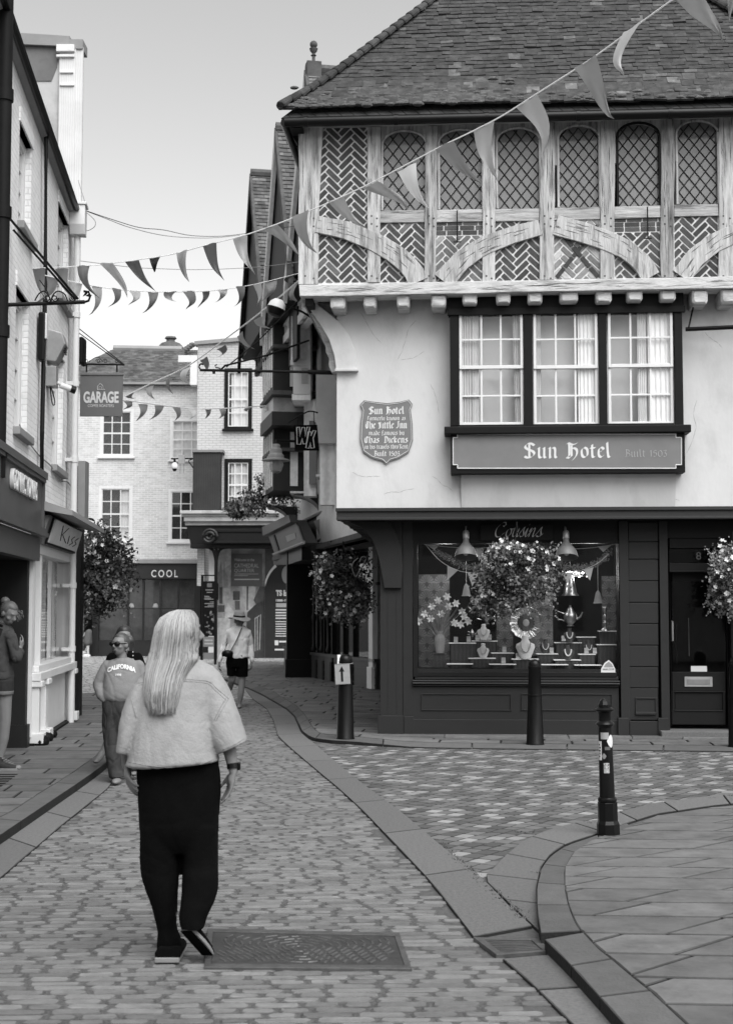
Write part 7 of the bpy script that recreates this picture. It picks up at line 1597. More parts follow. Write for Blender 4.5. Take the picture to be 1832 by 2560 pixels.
# ============================================================ HANGING BASKETS
M_dleaf = mat('shaded_leaf', .03, .7, .4, 8)
def basket(name, lab, c, r, rz, nleaf, nflow, ls, fs, hang, fl_bias=None, tones=(.5, 2.6), seed=1, pot=True, squash=1.0, lobes=None, ftone=1.0):
    rnd = random.Random(seed); e = empty(name, lab, 'flower basket' if hang else 'flower trough', c, group='flower baskets'); m = MB()
    lobes = lobes or [(0, 0, 0, 1)]
    pts = []
    for k in range(nleaf):
        lb = rnd.choice(lobes); th = rnd.uniform(0, 6.283); cz = rnd.uniform(-1, 1); rr = rnd.uniform(.72, 1.05) if rnd.random() < .8 else rnd.uniform(.2, .8)
        s_ = math.sqrt(1 - cz * cz); bump = 1 + .20 * math.sin(2 * th + seed + 2 * cz) + .14 * math.sin(7 * th + 3 * cz * 4 + seed * 2) + rnd.uniform(-.10, .12)
        p = Vector((lb[0] + r * lb[3] * s_ * math.cos(th) * rr * bump, lb[1] + r * lb[3] * s_ * math.sin(th) * rr * bump * squash, lb[2] + rz * lb[3] * cz * rr * bump)); pts.append((p, rr))
        cl = noise.noise(p * (3.0 / r * .35)) + noise.noise(p * (9.0 / r * .35)) * .6
        q = rnd.uniform(0, 6.28); d1 = Vector((math.cos(q), rnd.uniform(-.9, .3), math.sin(q) * .9 + rnd.uniform(-.3, .3))).normalized(); d2 = d1.cross(Vector((rnd.uniform(-1, 1), rnd.uniform(-1, 1), rnd.uniform(.2, 1)))).normalized(); l = ls * rnd.uniform(.6, 1.3)
        m.tone = max(.25, (1.2 + cl * 1.6) * rnd.uniform(.7, 1.3)) * (tones[1] / 2.6)
        m.poly([p, p + d1 * l * .5 + d2 * l * .38, p + d1 * l, p + d1 * l * .5 - d2 * l * .38])
    for k in range(26):      # straggling stems
        th = rnd.uniform(0, 6.28); up_ = rnd.random() < .35; p = Vector((r * .8 * math.cos(th), r * .8 * math.sin(th) * squash, rz * (rnd.uniform(.3, .9) if up_ else rnd.uniform(-.8, .1))))
        d_ = Vector((math.cos(th) * .6, math.sin(th) * .3, .7 if up_ else -.7)).normalized(); l = rnd.uniform(.3, .6) * r
        for j in range(12):
            q = p + d_ * l * j / 11 + Vector((rnd.gauss(0, .008), rnd.gauss(0, .008), -(.3 * (j / 11) ** 2 * l if not up_ else 0))); a = rnd.uniform(0, 6.28); v1 = Vector((math.cos(a), -.3, math.sin(a))) * ls * .7; v2 = Vector((-math.sin(a), .2, math.cos(a))) * ls * .25; m.tone = rnd.uniform(.8, 2.2) * tones[1] / 2.6; m.poly([q, q + v1 * .5 + v2, q + v1, q + v1 * .5 - v2])
    m.build('foliage', M_leaf, e, fix=False)
    m = MB(); n = 0
    while n < nflow:
        p, rr = rnd.choice(pts)
        if rr < .85 or p.y > r * .3: continue
        if fl_bias and not fl_bias(p.x / r, p.z / rz, rnd): continue
        n += 1; nrm = Vector((p.x * .8, p.y - r * .6, p.z * .6 + .02)).normalized(); t1 = nrm.cross(Vector((0, 0, 1))).normalized(); t2 = nrm.cross(t1); o = p + nrm * .02; s_ = fs * rnd.uniform(.6, 1.15); ph = rnd.uniform(0, 6)
        for k in range(5):
            a = ph + k * 1.2566; d0 = (t1 * math.cos(a) + t2 * math.sin(a)); d3 = (t1 * math.cos(a + .55) + t2 * math.sin(a + .55)); d4 = (t1 * math.cos(a - .55) + t2 * math.sin(a - .55))
            m.tone = rnd.uniform(.6, 1.15) * ftone; m.poly([o, o + d3 * s_ * .75 + nrm * s_ * .15, o + d0 * s_ + nrm * s_ * .25, o + d4 * s_ * .75 + nrm * s_ * .15])
    m.build('blossoms', M_petal, e, fix=False)
    if pot: m = MB(); m.ball((0, 0, -rz * .1), r * .5, r * .5 * squash, rz * .5, 14, 8); m.build('moss_lining', M_dleaf, e, smooth=True)
    if hang:
        m = MB()
        for q in (0, 2.1, 4.2): m.tube([(r * .6 * math.cos(q), r * .6 * math.sin(q) * squash, 0), (0, 0, hang)], .006, 4)
        m.tube([(0, 0, hang), (0, 0, hang + .12)], .012, 5); m.build('chains', M_iron, e)
    return e
top = lambda x, z, r_: r_.random() < (.25 + .75 * (z > .25)) ; low = lambda x, z, r_: r_.random() < (.15 + .85 * (z < -.1 or x < -.5))
basket('flower_basket', 'big hanging basket of white and pale flowers in front of the shop window', at(1292, 1450, 18.1), .50, .33, 8500, 105, .045, .034, .62, lambda x, z, r_: r_.random() < (1 if (z > .35 or (z < -.5 and x < 0)) else .22), seed=3, lobes=[(0, 0, 0, 1), (-.02, 0, .12, .85), (.05, 0, .05, .9), (-.3, 0, -.30, .5), (-.15, 0, .32, .5), (.22, 0, .22, .6)], tones=(.5, 3.4))
basket('flower_basket', 'shaded hanging basket with pale trailing flowers left of the shop corner', at(858, 1470, 20.4), .43, .45, 6800, 130, .045, .034, .55, low, seed=5, tones=(.5, 1.9), lobes=[(0, 0, 0, 1), (-.12, 0, .15, .75), (.1, 0, -.15, .75)], ftone=.85)
basket('flower_basket', 'large leafy hanging basket with star shaped flowers behind the white downpipe', at(244, 1425, 22.3), .50, .60, 8000, 90, .06, .045, .35, lambda x, z, r_: r_.random() < (1 if z > .1 else .3), seed=8, tones=(.5, 2.2), lobes=[(0, 0, 0, 1), (.08, 0, .12, .85), (-.1, 0, -.2, .85)])
basket('flower_basket', 'pale flower basket cut by the right edge above the door bollard', at(1832, 1450, 18.2), .33, .42, 4000, 80, .04, .034, .5, None, seed=11, tones=(.5, 3.8))
basket('flower_trough', 'overflowing trough of flowers on the canopy of the far shop front', at(690, 1225, 33.5), .50, .42, 3800, 120, .07, .06, 0, lambda x, z, r_: r_.random() < (1 if (z > .3 or x < -.4) else .3), seed=14, tones=(.5, 2.6), lobes=[(0, 0, 0, .8), (-.55, 0, -.30, .75), (.35, 0, .25, .75), (.1, 0, .35, .6), (-.9, 0, -.45, .5)], pot=False)
# leaf shaped sign hanging in the left basket
c0 = at(898, 1418, 20.0); e = empty('leaf_bracket', 'dark leaf shaped iron scroll hanging above the left basket', 'bracket', c0); r_ = lambda x, y: at(x, y, 20.0) - c0
m = MB(); m.tube([r_(x, y) for x, y in smooth_path([(895, 1395), (884, 1405), (880, 1420), (889, 1442), (898, 1428), (908, 1412), (915, 1395), (905, 1392), (898, 1405)], 4)], .008, 5); m.build('scroll', M_zinc, e)
# bracket of the left basket
c0 = at(196, 1312, 22.3); e = empty('basket_bracket', 'thin curled iron bracket above the leafy basket at the left', 'bracket', c0); r_ = lambda x, y: at(x, y, 22.3) - c0
m = MB(); m.tube([r_(196, 1292), r_(215, 1295), r_(236, 1302)], .01, 5); m.tube([r_(x, y) for x, y in smooth_path([(197, 1310), (210, 1300), (228, 1296), (237, 1303), (234, 1312), (228, 1310)], 4)], .01, 5); m.build('scroll', M_iron, e)
# ============================================================ BUNTING AND CABLES
M_fl = mat('bunting_cloth', .40, .85, .04, 4)
_t = M_fl.node_tree; _b = [n for n in _t.nodes if n.type == 'BSDF_PRINCIPLED'][0]; _o = [n for n in _t.nodes if n.type == 'OUTPUT_MATERIAL'][0]
_tr = N(_t, 'ShaderNodeBsdfTranslucent'); _mx = N(_t, 'ShaderNodeMixShader'); _mx.inputs[0].default_value = .35
_t.links.new(_b.inputs['Base Color'].links[0].from_socket, _tr.inputs[0]); _t.links.new(_b.outputs[0], _mx.inputs[1]); _t.links.new(_tr.outputs[0], _mx.inputs[2]); _t.links.new(_mx.outputs[0], _o.inputs[0])
def bunting(lab, line, flags, tw, tone_seq=None, cordr=.006, n=7):
    e = empty('bunting_string', lab, 'bunting', at(*line[0])); c0 = Vector(e.location)
    # line = [(px,py,Y),...]
    def Yat(px):
        L_ = sorted(line)
        if px <= L_[0][0]: return L_[0][2]
        for a, b in zip(L_, L_[1:]):
            if px <= b[0]: return a[2] + (b[2] - a[2]) * (px - a[0]) / (b[0] - a[0])
        return L_[-1][2]
    P = [tuple(at(*q) - c0) for q in line]; m = MB(); m.tone = 2.2; m.tube(smooth_path(P, 5), cordr, 5); m.build('cord', M_fl, e)
    for i, fl in enumerate(flags):
        x0, y0, x1, y1, x2, y2 = fl[:6]; tn = fl[6] if len(fl) > 6 else 1.0; cv = fl[7] if len(fl) > 7 else 0.12
        A, B, T = at(x0, y0, Yat(x0)) - c0, at(x1, y1, Yat(x1)) - c0, at(x2, y2, Yat((x0 + x1) / 2) + random.uniform(-.08, .08)) - c0
        m = MB(); m.tone = tn; nn = 8; grid = []; mid = (A + B) / 2; ax = (B - A); side = Vector((1 if T.x > mid.x else -1, 0, 0)) * ax.length * cv * 1.8
        for r in range(nn + 1):
            t = r / nn; row = []
            for s_ in range(5):
                q = s_ / 4; base = A.lerp(B, q); p = base.lerp(T, t) - side * math.sin(math.pi * t) * .8 + Vector((0, math.sin(t * 5 + i * 1.7) * .035 + .02 * math.sin(q * 6 + t * 4 + i), -abs(T.z - mid.z) * .06 * math.sin(math.pi * t)))
                if r == nn: p = T
                row.append(p)
            grid.append(row)
        for r in range(nn):
            for s_ in range(4):
                if r == nn - 1: m.poly([grid[r][s_], grid[r][s_ + 1], T])
                else: m.poly([grid[r][s_], grid[r][s_ + 1], grid[r + 1][s_ + 1], grid[r + 1][s_]])
        me = m.mesh('flag', False); bm = bmesh.new(); bm.from_mesh(me); bmesh.ops.remove_doubles(bm, verts=bm.verts, dist=1e-5); bm.to_mesh(me); bm.free(); mk('flag', me, M_fl, e, smooth=2)
    return e
z0 = lambda L_: [tuple([q[0] / 2.137, q[1] / 2.137 + 480, q[2] / 2.137, q[3] / 2.137 + 480, q[4] / 2.137, q[5] / 2.137 + 480] + list(q[6:])) for q in L_]
main = z0([(175, 410, 245, 405, 262, 582, .55), (292, 405, 362, 403, 412, 585, .6), (413, 395, 480, 393, 538, 570, .55, .2), (535, 385, 605, 380, 682, 565, 1.3, -.18), (668, 372, 742, 360, 835, 533, .35, .05), (797, 348, 860, 338, 825, 430, .07, 0), (945, 328, 1003, 312, 1013, 482, .75, .12), (1085, 290, 1158, 272, 1200, 475, .45, .1), (1242, 245, 1320, 225, 1365, 442, 1.3, .1), (1400, 195, 1480, 167, 1600, 338, .9, -.1)])
main += [(731, 545, 772, 526, 794, 634, .85, .15), (818, 504, 859, 493, 921, 575, 1.1, .05), (904, 468, 945, 451, 1020, 526, .9, -.25), (994, 429, 1040, 407, 1074, 522, 2.0, .1), (1087, 375, 1134, 354, 1207, 463, .75, 0), (1184, 323, 1236, 300, 1244, 455, 1.1, .12), (1290, 266, 1343, 233, 1354, 389, 1.15, -.2), (1432, 175, 1486, 141, 1535, 298, .85, .0), (1555, 86, 1601, 56, 1560, 191, 1.3, -.25), (1692, -5, 1745, -50, 1805, 109, .9, -.1), (1805, -70, 1850, -100, 1822, 55, 1.0, 0)]
mline = [(22, 762, 16.0), (82, 672, 15.9)] if False else [(82, 671, 15.9), (225, 664, 15.3), (313, 654, 15.0), (430, 636, 14.5), (508, 615, 14.2), (615, 587, 13.8), (731, 545, 13.4), (904, 469, 12.7), (1087, 374, 12.0), (1236, 300, 11.5), (1343, 233, 11.1), (1486, 141, 10.6), (1601, 56, 10.2), (1745, -50, 9.7), (1900, -180, 9.2)]
bunting('longest string of bunting, rising from the left bracket to the top right', mline, main, 0)
l2 = z0([(250, 450, 315, 460, 190, 605, .6), (390, 480, 437, 485, 360, 640, 1.1), (490, 503, 545, 508, 473, 660, .95), (600, 515, 650, 522, 575, 618, .5), (690, 527, 750, 530, 686, 605, 1.2), (790, 532, 848, 535, 760, 648, .5), (880, 535, 948, 533, 942, 585, .9), (975, 530, 1040, 530, 993, 628, .6), (1078, 527, 1120, 526, 1055, 620, .4), (1160, 520, 1215, 518, 1147, 590, 1.2), (1262, 508, 1310, 502, 1250, 612, .5), (1352, 495, 1395, 487, 1370, 612, .8), (1415, 482, 1480, 470, 1390, 590, .9), (1525, 458, 1560, 450, 1545, 487, .15)])
bunting('second sagging string of small bunting below the long one, from bracket to hotel corner', [(112, 688, 16.2), (205, 709, 17), (300, 724, 18.5), (420, 730, 20), (540, 726, 21.5), (640, 710, 23), (751, 682, 24.5)], l2, 0)
z4 = lambda L_: [tuple([q[0] / 3.123 + 180, q[1] / 3.123 + 780, q[2] / 3.123 + 180, q[3] / 3.123 + 780, q[4] / 3.123 + 180, q[5] / 3.123 + 780] + list(q[6:])) for q in L_]
bunting('low level string of small bunting stretched from the GARAGE sign to the far row', [(300, 998, 26), (420, 1015, 28), (500, 1022, 29.5), (600, 1019, 31), (700, 1012, 33)], z4([(400, 693, 470, 700, 400, 765, .5), (515, 715, 590, 720, 497, 857, .8), (645, 728, 720, 735, 597, 845, .8), (787, 745, 848, 747, 800, 852, .6), (905, 752, 965, 755, 920, 840, 1.7), (1040, 760, 1088, 760, 1035, 835, .4), (1150, 760, 1205, 757, 1140, 835, .8), (1350, 752, 1400, 748, 1380, 780, .6), (1480, 745, 1530, 740, 1500, 790, 1.6)]), 0, cordr=.012)
bunting('steep string of bunting climbing from the GARAGE sign towards the dome lamp', [(315, 990, 34), (386, 955, 33), (470, 915, 31), (560, 850, 28.5), (640, 790, 26.5), (735, 712, 24.5), (752, 690, 24)], z4([(420, 655, 488, 630, 490, 680, .45), (577, 590, 640, 568, 652, 685, .95), (735, 530, 775, 510, 797, 645, .6), (860, 460, 940, 420, 930, 570, 1.7), (1000, 380, 1055, 345, 1020, 490, .5), (1130, 290, 1200, 255, 1130, 355, .4), (1290, 195, 1335, 150, 1430, 290, 1.0), (1420, 65, 1490, 35, 1575, 140, 1.1)]) + [(725, 722, 745, 705, 750, 760, .9)], 0, cordr=.014)
def cable(lab, P, r=.006, mt=None):
    c0 = at(*P[0]); m = MB(); m.tube(smooth_path([tuple(at(*q) - c0) for q in P], 5), r, 4); o = m.build('cable', mt or M_iron); o.location = c0; tag(o, lab, 'cable')
cable('upper thin black cable from the left eaves towards the far gables', [(196, 520, 21), (285, 550, 22), (350, 569, 24), (410, 575, 26), (480, 589, 29), (560, 590, 32), (640, 580, 34), (738, 565, 26)])
cable('slack grey cable looping just under the upper black one', [(196, 520, 21), (262, 545, 22), (330, 570, 23), (420, 590, 26), (520, 595, 30), (600, 588, 32)], .006, M_grey)
cable('level thin wire crossing the sky behind the bunting', [(200, 652, 21), (320, 667, 22), (380, 671, 23), (500, 674, 25), (640, 668, 25), (747, 655, 24)], .005, M_grey)
cable('curly loop of wire hanging at the white hopper', [(195, 520, 21), (215, 530, 21), (237, 550, 21), (238, 565, 21), (222, 576, 21), (205, 575, 21)], .006, M_grey)
cable('wire curling off the roof edge above the hopper', [(196, 450, 21), (205, 480, 21), (214, 510, 21), (210, 520, 21), (196, 518, 21)], .005, M_grey)
# ============================================================ PEOPLE
from mathutils.bvhtree import BVHTree
def remesh(mb, vox, name, m_, parent, smooth_it=4, disp=None, label=None):
    me = mb.mesh('tmp'); o = bpy.data.objects.new('tmp', me); COL.objects.link(o)
    r = o.modifiers.new('r', 'REMESH'); r.mode = 'VOXEL'; r.voxel_size = vox
    s_ = o.modifiers.new('s', 'SMOOTH'); s_.iterations = smooth_it; s_.factor = .5
    m2 = evalmesh(o); bpy.data.objects.remove(o)
    if disp:
        m2.calc_loop_triangles(); nrm = [v.normal.copy() for v in m2.vertices]
        for v, n in zip(m2.vertices, nrm): v.co += n * disp(v.co)
    for a in list(m2.color_attributes): m2.color_attributes.remove(a)
    a = m2.color_attributes.new('tone', 'FLOAT_COLOR', 'CORNER'); a.data.foreach_set('color', [1.0] * (4 * len(m2.loops)))
    m2.materials.clear(); return mk(name, m2, m_, parent, smooth=2, label=label)
class Fig:
    def __init__(s, label, px, py, z, Y=None):
        x, y = gp(px, py, z); s.c = Vector((x, y, z)); s.root = empty('person', label, 'person', s.c)
    def L(s, px, py, dy=0.0): return at(px, py, s.c.y + dy) - s.c
    def limb(s, mb, pts, rad, n=12):
        P = [s.L(*p) if not isinstance(p, Vector) else p for p in pts]
        for (a, b, ra, rb) in zip(P, P[1:], rad, rad[1:]): mb.tube([a, a.lerp(b, .5), b], [ra, (ra + rb) / 2, rb], n)
        for a, ra in zip(P, rad): mb.ball(a, ra, n=12, m=8)
    def sil(s, mb, rows, n=28, ex=2.0, sub=3):
        """rows: (pyL,pxL,pyR,pxR,half depth,dy) -> closed loft"""
        R_ = smooth_path([tuple(map(float, r)) for r in rows], sub); rg = []
        for pyL, pxL, pyR, pxR, dp_, dy in R_:
            A, B = s.L(pxL, pyL, dy), s.L(pxR, pyR, dy); ring = []
            for k in range(n):
                q = 2 * math.pi * k / n; c_, s1 = math.cos(q), math.sin(q); c_ = math.copysign(abs(c_) ** (2 / ex), c_); s1 = math.copysign(abs(s1) ** (2 / ex), s1)
                ring.append((A + B) / 2 + (B - A) / 2 * c_ + Vector((0, dp_ * s1, 0)))
            rg.append(ring)
        mb.rings(rg)
def rows2(L_): return [(y, a, y, b, d_, dy) for y, a, b, d_, dy in L_]
def head(mb, c, yaw, s=1.0, nod=0.0):
    """yaw 0 faces the viewer, 90 faces the picture's right"""
    f = Vector((math.sin(R(yaw)), -math.cos(R(yaw)), -math.tan(R(nod)))).normalized(); r = Vector((math.cos(R(yaw)), math.sin(R(yaw)), 0)); u = r.cross(f) * -1
    if u.z < 0: u = -u
    def el(o, a, b, c_):
        rg = []
        for i in range(11):
            t = -math.pi / 2 + math.pi * (.02 + .96 * i / 10); rg.append([o + r * a * math.cos(t) * math.cos(q) + f * b * math.cos(t) * math.sin(q) + u * c_ * math.sin(t) for q in [2 * math.pi * k / 16 for k in range(16)]])
        mb.rings(rg)
    k = s
    el(c + u * .018 * k, .076 * k, .094 * k, .095 * k); el(c + f * .03 * k - u * .045 * k, .058 * k, .062 * k, .072 * k); el(c + f * .062 * k - u * .085 * k, .026 * k, .022 * k, .02 * k)
    mb.tube([c + f * .088 * k + u * .02 * k, c + f * .118 * k - u * .025 * k], [.008 * k, .015 * k], 8); el(c + f * .10 * k - u * .028 * k, .017 * k, .014 * k, .012 * k)
    el(c + f * .090 * k - u * .055 * k, .024 * k, .011 * k, .007 * k); el(c + f * .088 * k - u * .067 * k, .02 * k, .012 * k, .008 * k); el(c + f * .082 * k + u * .034 * k, .05 * k, .014 * k, .012 * k)
    for sg in (-1, 1): el(c + r * sg * .078 * k - u * .012 * k, .012 * k, .022 * k, .033 * k); el(c + f * .062 * k + r * sg * .042 * k - u * .025 * k, .024 * k, .024 * k, .022 * k)
    return f, r, u
def eyes(fg, c, f, r, u, s=1.0):
    for sg in (-1, 1):
        m = MB(); m.ball(c + f * .082 * s + r * sg * .032 * s + u * .012 * s, .011 * s, n=8, m=6); m.build('eye', M_iron, fg.root, smooth=True)
    m = MB(); m.tube([c + f * .101 * s - u * .060 * s - r * .018 * s, c + f * .104 * s - u * .060 * s, c + f * .101 * s - u * .060 * s + r * .018 * s], .004 * s, 5); m.build('lips', mat('lip', .12, .5), fg.root)
def hand(mb, w, d_, pn, s=1.0, curl=.35, side=1, spread=.09):
    """w wrist, d_ pointing direction, pn palm normal, side: thumb on +/- (d x pn)"""
    d_ = d_.normalized(); t = d_.cross(pn).normalized() * side; pn = t.cross(d_).normalized() * (1 if t.cross(d_).dot(pn) > 0 else -1)
    for i, o in enumerate((.030, .010, -.010, -.029)):
        k0 = w + t * o * .55 * s; k1 = w + d_ * (.088 - abs(i - 1.2) * .005) * s + t * o * s; mb.tube([k0, k1], [.013 * s, .0115 * s], 8); mb.ball(k1, .0115 * s, n=8, m=6)
        ln = (.082, .092, .086, .068)[i] * s; p = k1; a = curl * (1 + .12 * i); dirn = (d_ + t * (1.3 - i) * spread).normalized()
        for j, fr_ in enumerate((.45, .31, .24)):
            dirn = (dirn * math.cos(a) + pn * math.sin(a)).normalized(); q = p + dirn * ln * fr_; mb.tube([p, q], [(.0098 - j * .001) * s, (.009 - j * .001) * s], 8); mb.ball(q, (.009 - j * .001) * s, n=8, m=5); p = q
    mb.ball(w + d_ * .045 * s, .034 * s, .018 * s, .034 * s, 10, 8) if abs(pn.y) > .6 else mb.ball(w + d_ * .045 * s, .02 * s, .034 * s, .036 * s, 10, 8)
    p = w + d_ * .018 * s + t * .020 * s; dirn = (d_ * .75 + t * .62 + pn * .25).normalized()
    for j, l in enumerate((.042, .034, .027)):
        q = p + dirn * l * s; mb.tube([p, q], [(.014 - .002 * j) * s, (.0125 - .002 * j) * s], 8); mb.ball(q, (.0125 - .002 * j) * s, n=8, m=5); p = q; dirn = (dirn * .9 + d_ * .25 - t * .1 + pn * .12).normalized()
def creases(amp, sc, seed=0):
    def f(co):
        v = 0
        for i, (ax_, s2) in enumerate((((1, .3), 1), ((.35, 1), 1.5), ((-.8, .6), 2.1))):
            u_ = co.x * ax_[0] + co.z * ax_[1]; w_ = -co.x * ax_[1] + co.z * ax_[0]; n_ = noise.noise(Vector((u_ * sc * s2, w_ * sc * s2 * .28, co.y * sc * .6 + seed + i * 7))); v += max(0, 1 - abs(n_) * 6) / s2
        return -amp * v + amp * 1.6 * noise.noise(Vector((co.x * 7, co.y * 4, co.z * 2.5)))
    return f
def folds(amp, sc, vert=.45, seed=0):
    def f(co):
        p = Vector((co.x * sc, co.y * sc, co.z * sc * vert + seed)); return amp * (noise.noise(p) + .5 * noise.noise(p * 2.3)) - amp * .6 * max(0, 1 - abs(noise.noise(p * 1.3 + Vector((9, 3, 1)))) * 6)
    return f
M_denim = mat('pale_denim', .28, .9, .14, 5, .3, 110, dirt=.25, dscale=12, dval=.6)
M_seam = mat('denim_seam', .22, .9, .3, 60)
M_blk = mat('black_cloth', .0025, .95, .3, 5, .3, 60, spec=.08); M_hairb = mat('blonde_hair', .32, .45, .10, 8, spec=.5, stretch=(6, 6, .5)); M_hair2 = mat('dark_hair', .03, .45, .3, 10, spec=.4); M_hair4 = mat('brown_hair', .06, .45, .35, 12, spec=.4, stretch=(5, 5, 1)); M_hair3 = mat('mousy_hair', .085, .5, .3, 10, spec=.4)
M_sole = mat('rubber_sole', .2, .7, .08, 20)
# ---------------- the long haired woman walking away
f1 = Fig('person seen from behind with long straight blonde hair, pale denim shirt and wide black trousers', 425, 2396, .012)
L = f1.L; b = MB()
hc = L(452, 1582, -.01); hf, hr, hu = head(b, hc, 118, 1.0)
f1.limb(b, [(452, 1625, 0), (448, 1700, .0)], [.052, .062]); f1.limb(b, [(448, 1700, 0), (446, 1900, 0)], [.12, .13])
f1.limb(b, [(370, 1722, 0), (448, 1695, 0), (525, 1716, 0)], [.06, .07, .06]); f1.limb(b, [(525, 1716, 0), (565, 1830, .0), (584, 1925, -.03)], [.056, .043, .0245]); f1.limb(b, [(370, 1722, 0), (325, 1830, 0), (316, 1910, .0)], [.056, .043, .0245])
hand(b, L(584, 1928, -.03), L(570, 1996, -.02) - L(584, 1928, -.03), Vector((-.9, -.3, 0)), .96, .16, 1, .05)
hand(b, L(316, 1914, .0), L(324, 1962, -.04) - L(316, 1914, .0), Vector((.95, .25, -.1)), .95, .30, -1, .10)
for (kx, ax, ay, ady, sx) in ((415, 420, 2362, .03, 400), (500, 487, 2300, -.08, 495)): f1.limb(b, [(sx, 1930, 0), (kx, 2140, .0), (ax, ay, ady)], [.10, .062, .04])
remesh(b, .0065, 'body', M_skin, f1.root, 3)
t = MB(); f1.sil(t, rows2([(1893, 345, 545, .125, 0), (1930, 343, 550, .13, 0), (1985, 345, 553, .14, 0), (2060, 348, 547, .135, 0), (2100, 350, 546, .115, 0), (2130, 354, 540, .085, 0)]), ex=2.4)
f1.sil(t, rows2([(2060, 349, 450, .12, 0), (2165, 352, 449, .11, 0), (2220, 364, 447, .105, 0), (2280, 384, 444, .10, .01), (2320, 393, 443, .095, .02), (2345, 393, 452, .09, .02), (2384, 390, 457, .09, .03)]), ex=2.3)
f1.sil(t, rows2([(2060, 454, 547, .12, 0), (2150, 457, 547, .11, 0), (2185, 456, 548, .11, -.02), (2232, 453, 545, .105, -.05), (2265, 449, 534, .095, -.08), (2295, 447, 519, .085, -.10), (2322, 452, 513, .07, -.12)]), ex=2.3)
remesh(t, .008, 'trousers', M_blk, f1.root, 4, creases(.003, 6, 5))
sh_ = MB(); f1.sil(sh_, [(1640, 425, 1640, 478, .06, .02), (1655, 402, 1652, 505, .09, .015), (1672, 372, 1668, 535, .115, .01), (1695, 350, 1690, 556, .13, 0), (1730, 340, 1728, 556, .15, 0), (1790, 335, 1790, 540, .165, -.005), (1850, 327, 1850, 540, .175, -.01), (1900, 320, 1890, 546, .18, -.01), (1912, 316, 1899, 549, .18, -.01), (1918, 330, 1904, 540, .17, -.01)], ex=2.5)
f1.sil(sh_, [(1668, 500, 1662, 530, .06, 0), (1705, 490, 1690, 556, .10, 0), (1750, 495, 1728, 577, .115, 0), (1800, 505, 1772, 594, .12, 0), (1850, 518, 1815, 608, .12, 0), (1886, 540, 1851, 620, .115, 0)], ex=2.2)
f1.sil(sh_, [(1672, 385, 1672, 420, .06, 0), (1700, 345, 1705, 405, .10, 0), (1745, 318, 1750, 385, .115, 0), (1800, 302, 1800, 370, .12, 0), (1850, 296, 1852, 350, .12, 0), (1878, 293, 1884, 334, .115, 0)], ex=2.2)
shirt = remesh(sh_, .0065, 'denim_shirt', M_denim, f1.root, 5, creases(.0015, 12, 3))
bv = BVHTree.FromPolygons([v.co.copy() for v in shirt.data.vertices], [tuple(p.vertices) for p in shirt.data.polygons])
def on_surface(fg, bvh, PL, off=.003, miss=None):
    o = []
    for px, py in PL:
        d_ = ray(px, py).normalized(); h = bvh.ray_cast(Vector((0, 0, CH)) - fg.c, d_)
        if h[0] is not None: o.append(h[0] - d_ * off)
    return o
def seam(fg, bvh, PL, r, parent, m_=M_seam, k=5, name='seam'):
    P = on_surface(fg, bvh, smooth_path([tuple(map(float, p)) for p in PL], k), .001)
    if len(P) > 2: m = MB(); m.tube(P, r, 5); m.build(name, m_, parent)
for PL in ([(345, 1708), (400, 1700), (447, 1698), (518, 1703), (543, 1722), (572, 1747)], [(572, 1735), (552, 1768), (536, 1800)], [(327, 1742), (334, 1770), (341, 1795)], [(320, 1904), (370, 1914), (440, 1919), (500, 1911), (545, 1893)], [(556, 1874), (585, 1862), (617, 1843)], [(297, 1866), (318, 1872)]): seam(f1, bv, PL, .0016, shirt)
for PL in ([(347, 1713), (400, 1705), (447, 1703), (516, 1708), (540, 1727), (565, 1750)], [(577, 1739), (557, 1772), (540, 1803)]): seam(f1, bv, PL, .0013, shirt)
# hair: a shell and many strands
rowsH = [(1524, 446, 476), (1530, 425, 488), (1545, 401, 498), (1568, 388, 501), (1598, 382, 500), (1625, 378, 497), (1645, 373, 499), (1665, 368, 492), (1690, 365, 480), (1720, 364, 474), (1750, 366, 469), (1768, 372, 464)]
def hrow(t):
    q = t * (len(rowsH) - 1); i = min(len(rowsH) - 2, int(q)); w = q - i; a, b_ = rowsH[i], rowsH[i + 1]; return [a[j] + (b_[j] - a[j]) * w for j in range(3)]
def hdep(py):   # how far the hair stands towards the viewer
    if py < 1640: u_ = (py - 1520) / 120; return .03 + .105 * math.sqrt(max(0, 1 - (1 - min(1, u_ * 1.35)) ** 2))
    return .135 + .055 * min(1, (py - 1640) / 90)
hs_ = MB(); rr = []
for k in range(24):
    hs_.tone = .7; py, a, b_ = hrow(.84 * k / 23); d_ = hdep(py); front = .085 if py < 1640 else -.02 - .10 * min(1, (py - 1640) / 60); A, B = L(a, py, 0), L(b_, py, 0); w = (B - A) / 2; rr.append([(A + B) / 2 + w * math.cos(q) * .97 + Vector((0, (-(d_ - .008) if math.sin(q) > 0 else front) * abs(math.sin(q)) ** (.8 if py < 1640 else .5), 0)) for q in [2 * math.pi * j / 30 for j in range(30)]])
hs_.rings(rr); hs = hs_.build('hair', M_hairb, f1.root, smooth=2)
st_m = MB(); rnd = random.Random(4)
